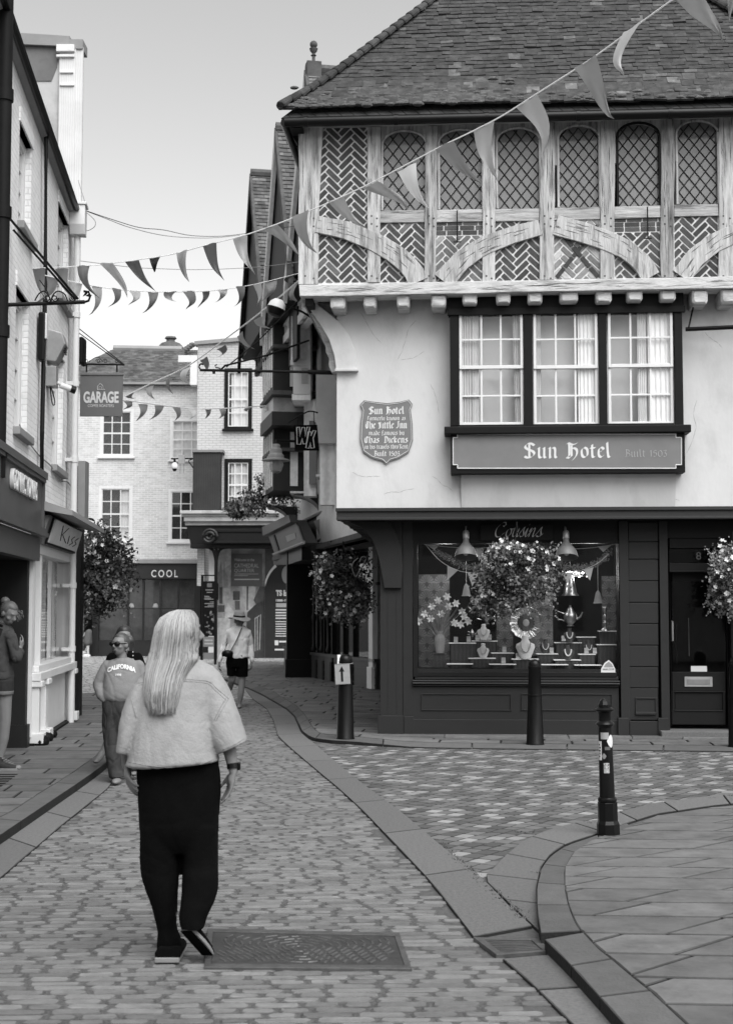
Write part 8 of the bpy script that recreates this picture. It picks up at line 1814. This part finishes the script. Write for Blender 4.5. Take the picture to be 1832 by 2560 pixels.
for k in range(2600):
    f0 = rnd.uniform(-1, 1) * .995; t0 = rnd.uniform(0, .10); t1 = rnd.triangular(.82, 1.06, 1.0) if abs(f0) < .75 else rnd.uniform(.62, 1.0); clump = noise.noise(Vector((f0 * 14, 0, 3))); P = []; ph = rnd.uniform(0, 6); amp = rnd.uniform(.0, .012); lay = rnd.uniform(0, .010)
    fx = f0 + rnd.gauss(0, .02)
    for j in range(13):
        t_ = t0 + (t1 - t0) * j / 12; py, a, b_ = hrow(min(1, t_)); 
        if t_ > 1: py += (t_ - 1) * 250
        part = -.15 * (1 - min(1, t_ * 3)); q = max(-.995, min(.995, fx * (1 - .0 * t_) + part + amp * math.sin(t_ * 9 + ph))); d_ = hdep(py) + lay + .012 * clump * min(1, t_ * 2); pw = .8 if py < 1640 else .5
        A, B = L(a, py, 0), L(b_, py, 0); P.append((A + B) / 2 + (B - A) / 2 * q + Vector((0, -d_ * (1 - q * q) ** (pw / 2), 0)))
    st_m.tone = (1 + .45 * clump) * rnd.uniform(.72, 1.22) * (1.0 if rnd.random() > .15 else .5); st_m.tube(P, [.0007] + [.0014] * 11 + [.0006], 3, False)
st_m.build('hair_strands', M_hairb, hs, smooth=2)
m = MB(); P = [(398, 2384), (394, 2396), (398, 2400), (450, 2400), (456, 2392), (455, 2380)]; y_ = .03
m.prism([(.0, 0), (.085, 0), (.095, .045), (.08, .075), (.01, .075), (-.008, .045)], lambda a, c: L(0, 0, 0) * 0 + Vector((L(397, 2396).x + a * 1.25, -.09, c + .0)), lambda a, c: Vector((L(397, 2396).x + a * 1.15 + .01, .17, c * .8))); m.build('shoe', M_blk, f1.root, bevel=.012)
m = MB(); m.prism([(-.006, .0), (.112, .0), (.112, .026), (-.006, .026)], lambda a, c: Vector((L(397, 2396).x + a, -.097, c)), lambda a, c: Vector((L(397, 2396).x + a + .005, .175, c))); m.build('shoe_sole', M_sole, f1.root, bevel=.006)
hl, to = L(462, 2322, -.14), L(524, 2370, -.02); to.z = .015; ax = (to - hl).normalized(); nn_ = Vector((-.45, -.75, -.45)); nn_ = (nn_ - ax * nn_.dot(ax)).normalized(); sd = ax.cross(nn_).normalized()
if sd.z < 0: sd = -sd
m = MB(); m2_ = MB(); rgs, rg2 = [], []
for k in range(9):
    t_ = k / 8; w = .042 * (math.sin(math.pi * min(1, .12 + t_ * .80))) ** .5; o = hl + (to - hl) * t_
    rgs.append([o + sd * w * math.cos(q) - nn_ * (.035 + .03 * math.sin(q)) * (1 - .45 * t_) for q in [2 * math.pi * j / 14 for j in range(14)]])
    rg2.append([o + sd * w * 1.08 * cx_ + nn_ * dz_ for cx_, dz_ in ((-1, 0), (1, 0), (1, -.018), (-1, -.018))])
m.rings(rgs); m.build('shoe', M_blk, f1.root, smooth=True); m2_.rings(rg2); m2_.build('shoe_sole', M_sole, f1.root, bevel=.004)
m3 = MB(); m3.rings([[p + nn_ * .002 for p in (o + sd * .036 * c_ for c_ in (-1, 1))] + [p + nn_ * .004 for p in (o + sd * .036 * c_ for c_ in (1, -1))] for o in [hl + (to - hl) * (.06 + .88 * k / 6) for k in range(7)]]); m3.build('shoe_tread', M_blk, f1.root)
wc, wd = L(583, 1915, -.03), (L(585, 1930, -.03) - L(581, 1900, -.02)).normalized()
m = MB(); m.tube([wc - wd * .012, wc + wd * .012], [.030, .030], 16); w_ = m.build('wrist_watch', M_black, f1.root, smooth=True); m = MB(); m.box(.022, .036, -.018, .018, -.018, .018); m.v = [tuple(Vector(v) + wc) for v in m.v]; m.build('watch_case', M_black, w_, bevel=.004)
m = MB(); q = L(573, 1966, -.03); m.tube([q + Vector((.012 * math.cos(a), .012 * math.sin(a), 0)) for a in [2 * math.pi * k / 10 for k in range(11)]], .0025, 5); m.build('ring', M_black, f1.root)
# ---------------- woman in the printed sweatshirt
f2 = Fig('person in sunglasses, lettered sweatshirt and dark wide jeans walking towards us, one hand in pocket', 300, 1958, .0); L = f2.L
b = MB(); hc = L(303, 1611, 0); hf, hr, hu = head(b, hc, -32, .95); f2.limb(b, [(305, 1638, .01), (308, 1672, .02)], [.05, .058]); f2.limb(b, [(308, 1680, .02), (306, 1760, 0)], [.11, .12]); f2.limb(b, [(270, 1668, .02), (308, 1662, .02), (346, 1668, .02)], [.05, .06, .05])
f2.limb(b, [(270, 1668, .02), (248, 1712, .04), (262, 1748, -.05)], [.05, .04, .026]); hand(b, L(262, 1748, -.05), L(268, 1765, -.06) - L(262, 1748, -.05), Vector((.8, .4, 0)), .85, .5, 1); f2.limb(b, [(346, 1668, .02), (362, 1715, .04), (360, 1755, .0)], [.05, .04, .026]); hand(b, L(360, 1757, 0), Vector((0, 0, -1)), Vector((-1, 0, 0)), .85, .4, 1)
for hx, kx, ky, kd, ax, ad in ((285, 278, 1860, -.05, 290, -.12), (325, 330, 1865, .12, 335, .3)): f2.limb(b, [(hx, 1770, 0), (kx, ky, kd), (ax, 1948 if ad < 0 else 1925, ad)], [.095, .06, .04]); b.ball(L(ax + 2, 1953 if ad < 0 else 1932, ad - .07), .045, .12, .03)
remesh(b, .009, 'body', M_skin, f2.root, 3); 
t = MB(); f2.sil(t, rows2([(1644, 292, 324, .06, .02), (1652, 274, 340, .085, .02), (1668, 262, 352, .11, .02), (1695, 262, 354, .135, .01), (1725, 258, 354, .145, .0), (1745, 258, 352, .14, .0), (1753, 268, 346, .12, 0)]), ex=2.3)
f2.limb(t, [(268, 1665, .02), (249, 1710, .03), (256, 1738, -.03), (262, 1748, -.05)], [.062, .066, .055, .04]); f2.limb(t, [(348, 1665, .02), (362, 1712, .03), (361, 1745, .0)], [.062, .066, .045])
sw_ = remesh(t, .010, 'sweatshirt', mat('grey_sweatshirt', .19, .95, .06, 8, .3, 90), f2.root, 4, creases(.004, 7, 5))
t = MB(); f2.sil(t, rows2([(1748, 258, 350, .125, 0), (1780, 255, 352, .13, 0), (1815, 256, 348, .12, 0), (1830, 260, 345, .10, 0)]), ex=2.3); f2.sil(t, rows2([(1800, 256, 308, .11, 0), (1850, 258, 306, .105, -.03), (1900, 266, 306, .10, -.07), (1943, 275, 312, .10, -.10)])); f2.sil(t, rows2([(1800, 300, 348, .11, 0), (1860, 305, 350, .105, .08), (1925, 315, 358, .10, .25)]))
remesh(t, .011, 'jeans', mat('dark_jeans', .03, .9, .35, 6, .4, 90, dirt=.4, dscale=5, dval=2.0), f2.root, 3, folds(.012, 10, .5, 8))
bv2 = BVHTree.FromPolygons([v.co.copy() for v in sw_.data.vertices], [tuple(p.vertices) for p in sw_.data.polygons])
def print_on(fg, bvh, txt, P0, P1, hpx, arch_, parent, m_, bold=.04):
    me = text_mesh(txt, 1, 1, depth=.0, bold=bold); bm = bmesh.new(); bm.from_mesh(me); bmesh.ops.subdivide_edges(bm, edges=[e_ for e_ in bm.edges if e_.calc_length() > .06], cuts=3); bm.to_mesh(me); bm.free()
    for v in me.vertices:
        a, c = v.co.x, v.co.z; px = P0[0] + (P1[0] - P0[0]) * a; py = P0[1] + (P1[1] - P0[1]) * a - arch_ * math.sin(math.pi * a) - hpx * c
        d_ = ray(px, py).normalized(); h = bvh.ray_cast(Vector((0, 0, CH)) - fg.c, d_); v.co = (h[0] - d_ * .006) if h[0] is not None else fg.L(px, py, -.14)
    if 'tone' not in me.color_attributes: me.color_attributes.new('tone', 'FLOAT_COLOR', 'CORNER')
    me.color_attributes['tone'].data.foreach_set('color', [1.0] * (4 * len(me.loops))); mk('lettering', me, m_, parent)
print_on(f2, bv2, 'CALIFORNIA', (269, 1682), (340, 1682), 12, 10, sw_, M_white, .05); print_on(f2, bv2, '1998', (289, 1690), (304, 1690), 6, 0, sw_, M_white, .02)
# hair pulled back, bun, sunglasses, earring
def cap_hair(fg, c, f, r, u, s, m_, extra=(), back=.0, name='hair', thick=1.06, cut=.15):
    m = MB(); rg = []
    for i in range(12):
        t_ = -math.pi / 2 + math.pi * (.02 + .96 * i / 11); ring = []
        for k in range(24):
            q = 2 * math.pi * k / 24; x, y, z = .079 * math.cos(t_) * math.cos(q), .097 * math.cos(t_) * math.sin(q), .098 * math.sin(t_)
            lim = cut * .5 + (.02 if y > .03 else -.05); lm = -.06 if y < 0 else (.035 + y * .35 if abs(x) < .068 else .0)
            if z < lm: x *= .82; y *= .82; z = max(z, -.06)
            ring.append(c + (r * x + f * y + u * (z + .018)) * s * thick - f * .006 * s)
        rg.append(ring)
    m.rings(rg)
    for (a, b_, c_, ra, rb, rc) in extra: 
        o = c + (r * a + f * b_ + u * c_) * s; m.ball(o, ra * s, rb * s, rc * s, 12, 8)
    return m.build(name, m_, fg.root, smooth=2)
cap_hair(f2, hc, hf, hr, hu, .95, M_hair4, [(.03, -.10, .045, .04, .04, .038)])
m = MB()
for sg in (-1, 1): m.ball(hc + (hf * .096 + hr * sg * .033 + hu * .008) * .95, .030, .014, .023, 12, 8); m.tube([hc + (hf * .09 + hr * sg * .062 + hu * .014) * .95, hc + (hr * sg * .084 + hu * .01) * .95], .004, 4)
m.tube([hc + (hf * .105 + hr * -.01 + hu * .014) * .95, hc + (hf * .105 + hr * .01 + hu * .014) * .95], .004, 4); m.build('sunglasses', M_black, f2.root, smooth=True)
m = MB(); m.tube([hc + hf * .096 - hu * .058 - hr * .02, hc + hf * .1 - hu * .058, hc + hf * .096 - hu * .058 + hr * .02], .006, 5); m.build('lips', mat('lip', .06, .5), f2.root, smooth=True)
m = MB(); q = hc + hr * .078 - hu * .05; m.tube([q + Vector((0, .018 * math.cos(a), -.018 + .018 * math.sin(a))) for a in [2 * math.pi * k / 12 for k in range(13)]], .003, 5); m.build('earring', M_silver, f2.root)
# ---------------- dark haired woman behind her
f3 = Fig('person with long dark hair and dark blouse, mostly hidden behind the one in sunglasses', 290, 1935, .0); f3.c = Vector(f3.c); L = f3.L
b = MB(); hc = L(311, 1593, 0); hf, hr, hu = head(b, hc, 10, .95); f3.limb(b, [(312, 1620, .01), (312, 1650, .02)], [.05, .058]); f3.limb(b, [(312, 1660, .02), (312, 1760, 0)], [.11, .12]); f3.limb(b, [(278, 1648, .02), (312, 1642, .02), (346, 1648, .02)], [.05, .06, .05])
f3.limb(b, [(278, 1648, .02), (268, 1700, .04), (270, 1745, 0)], [.05, .04, .026]); f3.limb(b, [(346, 1648, .02), (358, 1700, .04), (358, 1745, .0)], [.05, .04, .026]); hand(b, L(358, 1746, 0), Vector((0, 0, -1)), Vector((-1, 0, 0)), .8, .4, 1); hand(b, L(270, 1746, 0), Vector((0, 0, -1)), Vector((1, 0, 0)), .8, .4, -1)
f3.limb(b, [(295, 1760, 0), (282, 1830, -.05), (256, 1885, -.1)], [.09, .055, .034]); f3.limb(b, [(325, 1760, 0), (322, 1840, .05), (318, 1920, .1)], [.09, .055, .036]); b.ball(L(320, 1930, .05), .04, .11, .03)
remesh(b, .010, 'body', M_skin, f3.root, 3)
t = MB(); f3.sil(t, rows2([(1626, 296, 328, .06, .02), (1634, 280, 342, .085, .02), (1655, 268, 356, .11, .02), (1700, 268, 354, .125, .01), (1760, 266, 356, .13, 0)]), ex=2.3); f3.limb(t, [(344, 1645, .02), (359, 1685, .03), (362, 1712, .02)], [.058, .056, .05]); f3.limb(t, [(280, 1645, .02), (266, 1690, .03)], [.058, .056]); remesh(t, .011, 'blouse', M_blk, f3.root, 3, folds(.008, 9))
t = MB(); f3.sil(t, rows2([(1745, 270, 354, .13, 0), (1800, 268, 352, .14, 0), (1845, 270, 345, .14, 0)])); remesh(t, .012, 'skirt', M_blk, f3.root, 3)
m = MB(); 
for k in range(4): q = L(333, 1630 + 9 * k, -.10 - .01 * k); m.ball(q, .007, n=6, m=4)
m.build('buttons', M_letter, f3.root)
cap_hair(f3, hc, hf, hr, hu, 1.0, M_hair2, [], thick=1.1); m = MB()
for k in range(260):
    f0 = random.uniform(-1, 1); sx = -1 if f0 < .55 else 1; P = [hc + hu * .09 + hr * f0 * .05]; 
    for j in range(1, 8): t_ = j / 7; P.append(hc + hu * (.09 - .37 * t_) + hr * (sx * (.07 + .035 * abs(f0)) * min(1, t_ * 4) + f0 * .05 * (1 - min(1, t_ * 4)) - .02 * t_ * (sx < 0)) + hf * random.uniform(-.005, .005) - hf * (.06 * abs(f0) * t_))
    m.tone = random.uniform(.5, 1.6); m.tube(P, .0035, 3, False)
m.build('long_hair', M_hair2, f3.root, smooth=2)
m = MB(); P = [L(256, 1880, -.1), L(250, 1893, -.13), L(241, 1903, -.17)]; m.tube(P, [.034, .040, .03], 10); m.ball(P[2], .032, .05, .022, 10, 6); m.build('flat_shoe', mat('tan_shoe', .14, .6), f3.root, smooth=True)
# ---------------- woman in a hat
f4 = Fig('person in a straw hat, white long sleeved top and dark shorts with a crossbody bag', 598, 1771, .0); L = f4.L
b = MB(); hc = L(598, 1551, 0); hf, hr, hu = head(b, hc, 38, .98, 6); f4.limb(b, [(598, 1562, .01), (597, 1580, .02)], [.05, .058]); f4.limb(b, [(597, 1585, .02), (597, 1640, 0)], [.11, .12]); f4.limb(b, [(574, 1580, .02), (597, 1575, .02), (620, 1580, .02)], [.05, .06, .05])
f4.limb(b, [(574, 1580, .02), (561, 1616, .06), (548, 1655, -.02)], [.05, .04, .026]); hand(b, L(548, 1656, -.02), Vector((-.1, -.1, -1)), Vector((1, 0, 0)), 1, .5, -1); f4.limb(b, [(620, 1580, .02), (627, 1616, .06), (629, 1655, -.02)], [.05, .04, .026]); hand(b, L(629, 1656, -.02), Vector((0, -.1, -1)), Vector((-1, 0, 0)), 1, .5, 1)
f4.limb(b, [(585, 1645, 0), (580, 1700, .02), (574, 1722, .15), (567, 1738, .3)], [.095, .062, .05, .035]); b.ball(L(566, 1744, .25), .04, .1, .04); f4.limb(b, [(608, 1645, 0), (606, 1700, -.03), (602, 1735, -.04), (598, 1762, -.03)], [.095, .058, .056, .035]); b.ball(L(599, 1767, -.10), .042, .11, .03)
remesh(b, .011, 'body', mat('mid_skin', .20, .6, .06, 10), f4.root, 3)  # one even skin tone over the whole body
t = MB(); f4.sil(t, rows2([(1564, 586, 610, .07, .02), (1570, 575, 620, .09, .02), (1582, 568, 626, .11, .02), (1605, 572, 622, .13, .01), (1630, 570, 621, .13, 0), (1643, 568, 622, .135, 0), (1648, 574, 616, .12, 0)]), ex=2.3); f4.limb(t, [(573, 1580, .02), (560, 1614, .06), (549, 1652, -.02)], [.058, .052, .038]); f4.limb(t, [(620, 1580, .02), (628, 1614, .06), (630, 1652, -.02)], [.058, .052, .038]); remesh(t, .012, 'white_top', mat('white_cotton', .70, .9, .04, 9), f4.root, 3, folds(.012, 9, .8))
t = MB(); f4.sil(t, rows2([(1636, 568, 620, .13, 0), (1655, 565, 621, .14, 0), (1668, 566, 621, .13, 0)]), ex=2.3); f4.sil(t, rows2([(1655, 566, 593, .115, 0), (1690, 568, 590, .10, .01)])); f4.sil(t, rows2([(1655, 593, 621, .115, 0), (1692, 592, 620, .10, -.02)])); remesh(t, .012, 'shorts', M_blk, f4.root, 3)
m = MB(); m.rings([[hc + hr * (rx * math.cos(q)) + hf * (rx * 1.1 * math.sin(q)) + hu * (z_ + (.02 * math.cos(2 * q) if rx > .12 else 0)) for q in [2 * math.pi * k / 28 for k in range(28)]] for rx, z_ in ((.04, .155), (.075, .15), (.092, .12), (.098, .075), (.10, .06), (.17, .035), (.19, .028), (.185, .022), (.10, .048))]); ht = m.build('straw_hat', mat('straw', .26, .8, .12, 30, .4, 90), f4.root, smooth=True); m = MB(); m.rings([[hc + hr * (.1015 * math.cos(q)) + hf * (.1115 * math.sin(q)) + hu * z_ for q in [2 * math.pi * k / 28 for k in range(28)]] for z_ in (.062, .088)], False); m.build('hat_band', M_iron, ht)
cap_hair(f4, hc - hu * .02, hf, hr, hu, .98, mat('grey_hair', .25, .6, .2, 12), [])
m = MB(); q = L(569, 1634, -.17); m.ball(q, .10, .05, .062, 14, 8); m.box(q.x - .09, q.x + .09, -.20, -.13, q.z - .05, q.z + .04); bg_ = m.build('shoulder_bag', M_black, f4.root, smooth=True, bevel=.01)
m = MB(); m.tube([L(577, 1628, -.17), L(592, 1600, -.16), L(604, 1572, -.09), L(606, 1566, 0)], .008, 5); m.build('bag_strap', M_iron, bg_)
# ---------------- boy at the far shop
f5 = Fig('person, a boy in dark top, shorts and white trainers in profile outside the COOL shop', 219, 1643, .0); L = f5.L
b = MB(); hc = L(219, 1521, 0); hf, hr, hu = head(b, hc, -85, 1.0, 8); f5.limb(b, [(221, 1532, 0), (222, 1542, 0)], [.05, .055]); f5.limb(b, [(222, 1545, 0), (222, 1580, 0)], [.10, .10]); f5.limb(b, [(222, 1542, -.12), (223, 1562, -.14), (213, 1583, -.10)], [.05, .042, .03]); hand(b, L(212, 1584, -.1), Vector((-.3, 0, -1)), Vector((-1, 0, 0)), 1, .4, 1); f5.limb(b, [(222, 1542, .12), (220, 1562, .14), (209, 1583, .10)], [.05, .042, .03]); hand(b, L(208, 1584, .1), Vector((-.3, 0, -1)), Vector((-1, 0, 0)), 1, .4, 1)
f5.limb(b, [(221, 1580, -.08), (220, 1610, -.08), (221, 1638, -.08)], [.08, .055, .04]); f5.limb(b, [(221, 1580, .08), (224, 1610, .1), (214, 1628, .1)], [.08, .055, .04]); remesh(b, .013, 'body', mat('pale_skin', .5, .6, .05), f5.root, 3)
t = MB(); f5.limb(t, [(222, 1541, 0), (222, 1582, 0)], [.13, .15]); f5.limb(t, [(222, 1542, -.12), (223, 1562, -.15), (215, 1580, -.11)], [.07, .06, .045]); f5.limb(t, [(222, 1542, .12), (220, 1562, .15), (211, 1580, .11)], [.07, .06, .045]); remesh(t, .015, 'dark_top', M_blk, f5.root, 3)
t = MB(); f5.limb(t, [(222, 1580, -.07), (219, 1606, -.08)], [.13, .13]); f5.limb(t, [(222, 1580, .07), (223, 1606, .09)], [.13, .12]); remesh(t, .015, 'shorts', mat('grey_shorts', .10, .9, .1), f5.root, 2)
m = MB(); m.ball(L(217, 1639, -.08), .15, .05, .06); m.box(L(217, 1639).x - .15, L(217, 1639).x + .14, -.13, -.03, .0, .03); m.build('trainer', M_white, f5.root, smooth=True); m = MB(); m.ball(L(209, 1632, .1), .12, .05, .06); m.build('trainer', M_white, f5.root, smooth=True)
cap_hair(f5, hc, hf, hr, hu, 1.05, M_hair3, [(0, -.02, .08, .08, .085, .05)])
# ---------------- person at the left edge
f6 = Fig('person at the left edge in dark sweatshirt and denim shorts, looking at a phone', 20, 1928, .085); L = f6.L
b = MB(); hc = L(22, 1532, 0); hf, hr, hu = head(b, hc, 62, .98, 32); f6.limb(b, [(10, 1552, .02), (0, 1578, .03)], [.05, .058]); f6.limb(b, [(0, 1590, .02), (-4, 1690, .02)], [.12, .13]); f6.limb(b, [(-36, 1590, .1), (0, 1580, .02), (28, 1592, -.04)], [.055, .06, .055])
f6.limb(b, [(28, 1592, -.04), (40, 1640, -.05), (50, 1622, .18)], [.05, .043, .028]); hand(b, L(50, 1622, .18), Vector((.25, .3, .6)), Vector((-.8, .2, .5)), .95, .5, 1)
f6.limb(b, [(-36, 1590, .1), (-44, 1640, .12), (-10, 1650, .25)], [.05, .043, .028]); hand(b, L(-10, 1650, .25), Vector((1, .2, .3)), Vector((0, .2, 1)), .9, .5, 1)
f6.limb(b, [(8, 1710, 0), (12, 1800, 0), (8, 1845, .01), (-2, 1905, .01)], [.10, .066, .062, .037]); f6.limb(b, [(-25, 1710, .1), (-28, 1810, .12), (-34, 1905, .14)], [.10, .066, .037]); remesh(b, .0085, 'body', M_skin, f6.root, 3)
t = MB(); f6.sil(t, rows2([(1556, -22, 14, .08, .03), (1566, -34, 26, .10, .03), (1585, -46, 38, .125, .02), (1640, -44, 30, .15, .02), (1680, -44, 36, .155, .02), (1694, -42, 36, .15, .02), (1698, -38, 32, .14, .02)]), ex=2.3); f6.limb(t, [(26, 1590, -.04), (41, 1642, -.06), (50, 1630, .1)], [.070, .066, .045]); f6.limb(t, [(-36, 1590, .1), (-46, 1642, .12), (-20, 1650, .22)], [.068, .062, .042]); sw6 = remesh(t, .010, 'sweatshirt', mat('charcoal_sweatshirt', .045, .95, .12, 8, .3, 90), f6.root, 3, folds(.012, 9, .8, 2))
t = MB(); f6.sil(t, rows2([(1688, -42, 34, .14, .02), (1710, -42, 35, .145, .02), (1722, -40, 34, .14, .02)]), ex=2.3); f6.sil(t, rows2([(1700, -12, 35, .125, 0), (1731, -14, 34, .12, 0)])); f6.sil(t, rows2([(1700, -46, -5, .125, .08), (1731, -48, -8, .12, .09)])); remesh(t, .011, 'denim_shorts', mat('dark_denim', .025, .9, .3, 9, .3, 90), f6.root, 3)
m = MB(); 
for (x0, x1, d0) in ((-14, 34.5, 0), (-48, -8, .09)): 
    f6.sil(m, rows2([(1727, x0, x1, .124, d0), (1736, x0 + 1, x1 - 1, .122, d0)]))
m.build('turned_up_hem', mat('faded_denim', .13, .9), f6.root, smooth=2)
cap_hair(f6, hc, hf, hr, hu, 1.0, M_hair3, [(.0, -.10, .075, .05, .05, .045), (.03, -.085, .02, .04, .05, .04)]); m = MB()
for k in range(160):
    a = random.uniform(0, 6.28); o = hc + hf * random.uniform(.03, .085) + hu * random.uniform(.0, .06) + hr * random.uniform(.03, .075) if k % 2 else hc - hf * .10 + hu * .07; d_ = Vector((math.cos(a), random.uniform(-1, 1), math.sin(a))); m.tone = random.uniform(.8, 1.8); m.tube([o, o + d_ * .022, o + d_ * .034 + Vector((.008, 0, -.014)), o + d_ * .03 + Vector((.012, 0, -.03))], .0028, 3, False)
m.build('curls', M_hair3, f6.root, smooth=2)
m = MB(); q = L(55, 1610, .22); m.box(q.x - .006, q.x + .006, q.y - .035, q.y + .035, q.z - .07, q.z + .07); m.build('phone', M_black, f6.root, bevel=.004)
m = MB(); m.tube([L(4, 1572, -.09), L(-6, 1600, -.13), L(-14, 1640, -.155), L(-16, 1680, -.16)], .016, 6); m.tube([L(8, 1566, -.06), L(0, 1562, -.06), L(-14, 1560, -.02)], .012, 5); m.build('bag_strap', M_iron, f6.root, smooth=True); m = MB(); m.box(L(-44, 0).x, L(-2, 0).x, -.26, -.14, L(0, 1660).z, L(0, 1610).z); m.build('rucksack', M_blk, f6.root, bevel=.03)
for (x, d_) in ((0, 0), (-34, .13)):
    o = L(x, 1920, d_); o.z = 0; m = MB(); rg = []
    for t_, w, h_ in ((-.09, .028, .12), (-.05, .04, .13), (0, .043, .105), (.06, .042, .07), (.12, .046, .055), (.17, .04, .045), (.195, .02, .035)): rg.append([Vector((o.x + t_ + .0, o.y + w * math.cos(q), .012 + h_ / 2 + h_ / 2 * math.sin(q))) for q in [2 * math.pi * j / 14 for j in range(14)]])
    m.rings(rg); sh6 = m.build('canvas_trainer', mat('dark_canvas', .03, .9, .2, 20), f6.root, smooth=2)
    m = MB(); out = [(o.x - .10, o.y - .03), (o.x - .05, o.y - .045), (o.x + .1, o.y - .052), (o.x + .18, o.y - .045), (o.x + .215, o.y), (o.x + .18, o.y + .045), (o.x + .1, o.y + .052), (o.x - .05, o.y + .045), (o.x - .10, o.y + .03)]; m.slab(out, 0, .032); m.build('rubber_sole', M_sole, sh6, bevel=.004)
    m = MB(); m.ball((o.x + .185, o.y, .035), .032, .043, .026, 10, 6); m.build('toe_cap', M_sole, sh6, smooth=True); m = MB()
    for k in range(5): m.tube([(o.x + .03 + k * .022, o.y - .03, .125 - k * .013), (o.x + .045 + k * .022, o.y + .02, .13 - k * .013)], .004, 4)
    m.build('laces', M_sole, sh6)
    m = MB(); m.tube([L(x - 3, 1893, d_), L(x - 1, 1908, d_)], [.042, .042], 12); m.build('ankle_collar', mat('dark_canvas', .03), sh6, smooth=True)
# litter and weeds at the joints
wd = MB(); rnd = random.Random(5)
for (px, py) in [(1290, 2086), (1316, 2088), (1285, 2280), (1288, 2286), (1340, 2190), (1420, 2300), (1435, 2330), (1830, 1995), (1778, 2001), (1480, 2064), (1232, 2236), (1150, 2160), (1180, 2182)] + [(1100 + k * 11, 2115 + k * 10) for k in range(20)]:
    x, y = gp(px, py)
    for k in range(14): a = rnd.uniform(0, 6.28); l = rnd.uniform(.008, .022); q = (x + rnd.gauss(0, .02), y + rnd.gauss(0, .02)); wd.tone = rnd.uniform(.4, 1.6); wd.poly([(q[0], q[1], .015), (q[0] + l * math.cos(a), q[1] + l * math.sin(a), .03), (q[0] + l * .7 * math.cos(a + .8), q[1] + l * .7 * math.sin(a + .8), .022)])
o = wd.build('weeds', M_leaf, fix=False); o['kind'] = 'stuff'; tag(o, 'tiny weeds growing in the joints of the paving', 'weeds')

# ============================================================ ROW BEHIND THE VIEWER (what the hotel windows mirror)
for i, (x0, w, h_, rd_) in enumerate([(-13, 7.5, 6.2, 3.2), (-5.2, 6.4, 5.4, 3.8), (1.6, 8, 6.0, 3.0), (10, 7, 5.6, 3.6)]):
    e = empty('tiled_house', ['tiled house', 'narrow steep roofed house', 'wide tiled house', 'tall gabled house'][i] + ' behind the viewer, seen only mirrored in the hotel windows', 'building', (x0, -9.5, 0), 0, 'houses behind the viewer')
    wn = [(w * (k + .5) / 3 - .5, w * (k + .5) / 3 + .5, z, z + 1.4) for k in range(3) for z in (.9, 3.4)]
    m = wall_with_holes(0, w, 0, h_, -.3, 0, wn); m.box(0, w, -7, -6.7, 0, h_); m.box(0, .3, -6.7, -.3, 0, h_); m.box(w - .3, w, -6.7, -.3, 0, h_); m.build('wall', M_palebrick, e)
    m = MB(); tq(m, (0, .4, h_ - .1), (w, .4, h_ - .1), (w, -3.4, h_ + rd_), (0, -3.4, h_ + rd_), 20, .3); tq(m, (0, -7.3, h_ - .1), (w, -7.3, h_ - .1), (w, -3.4, h_ + rd_), (0, -3.4, h_ + rd_), 12, .4); m.build('roof', M_tile, e, fix=False)
    for q in wn: m = MB(); m.box(q[0], q[1], -.2, -.15, q[2], q[3]); f_ = m.build('window', M_white, e); m = MB(); [m.box(q[0] + .08 + .44 * a, q[0] + .44 + .44 * a, -.15, -.14, q[2] + .08 + .64 * c, q[2] + .62 + .64 * c) for a in (0, 1) for c in (0, 1)]; m.build('pane', G_dark, f_)
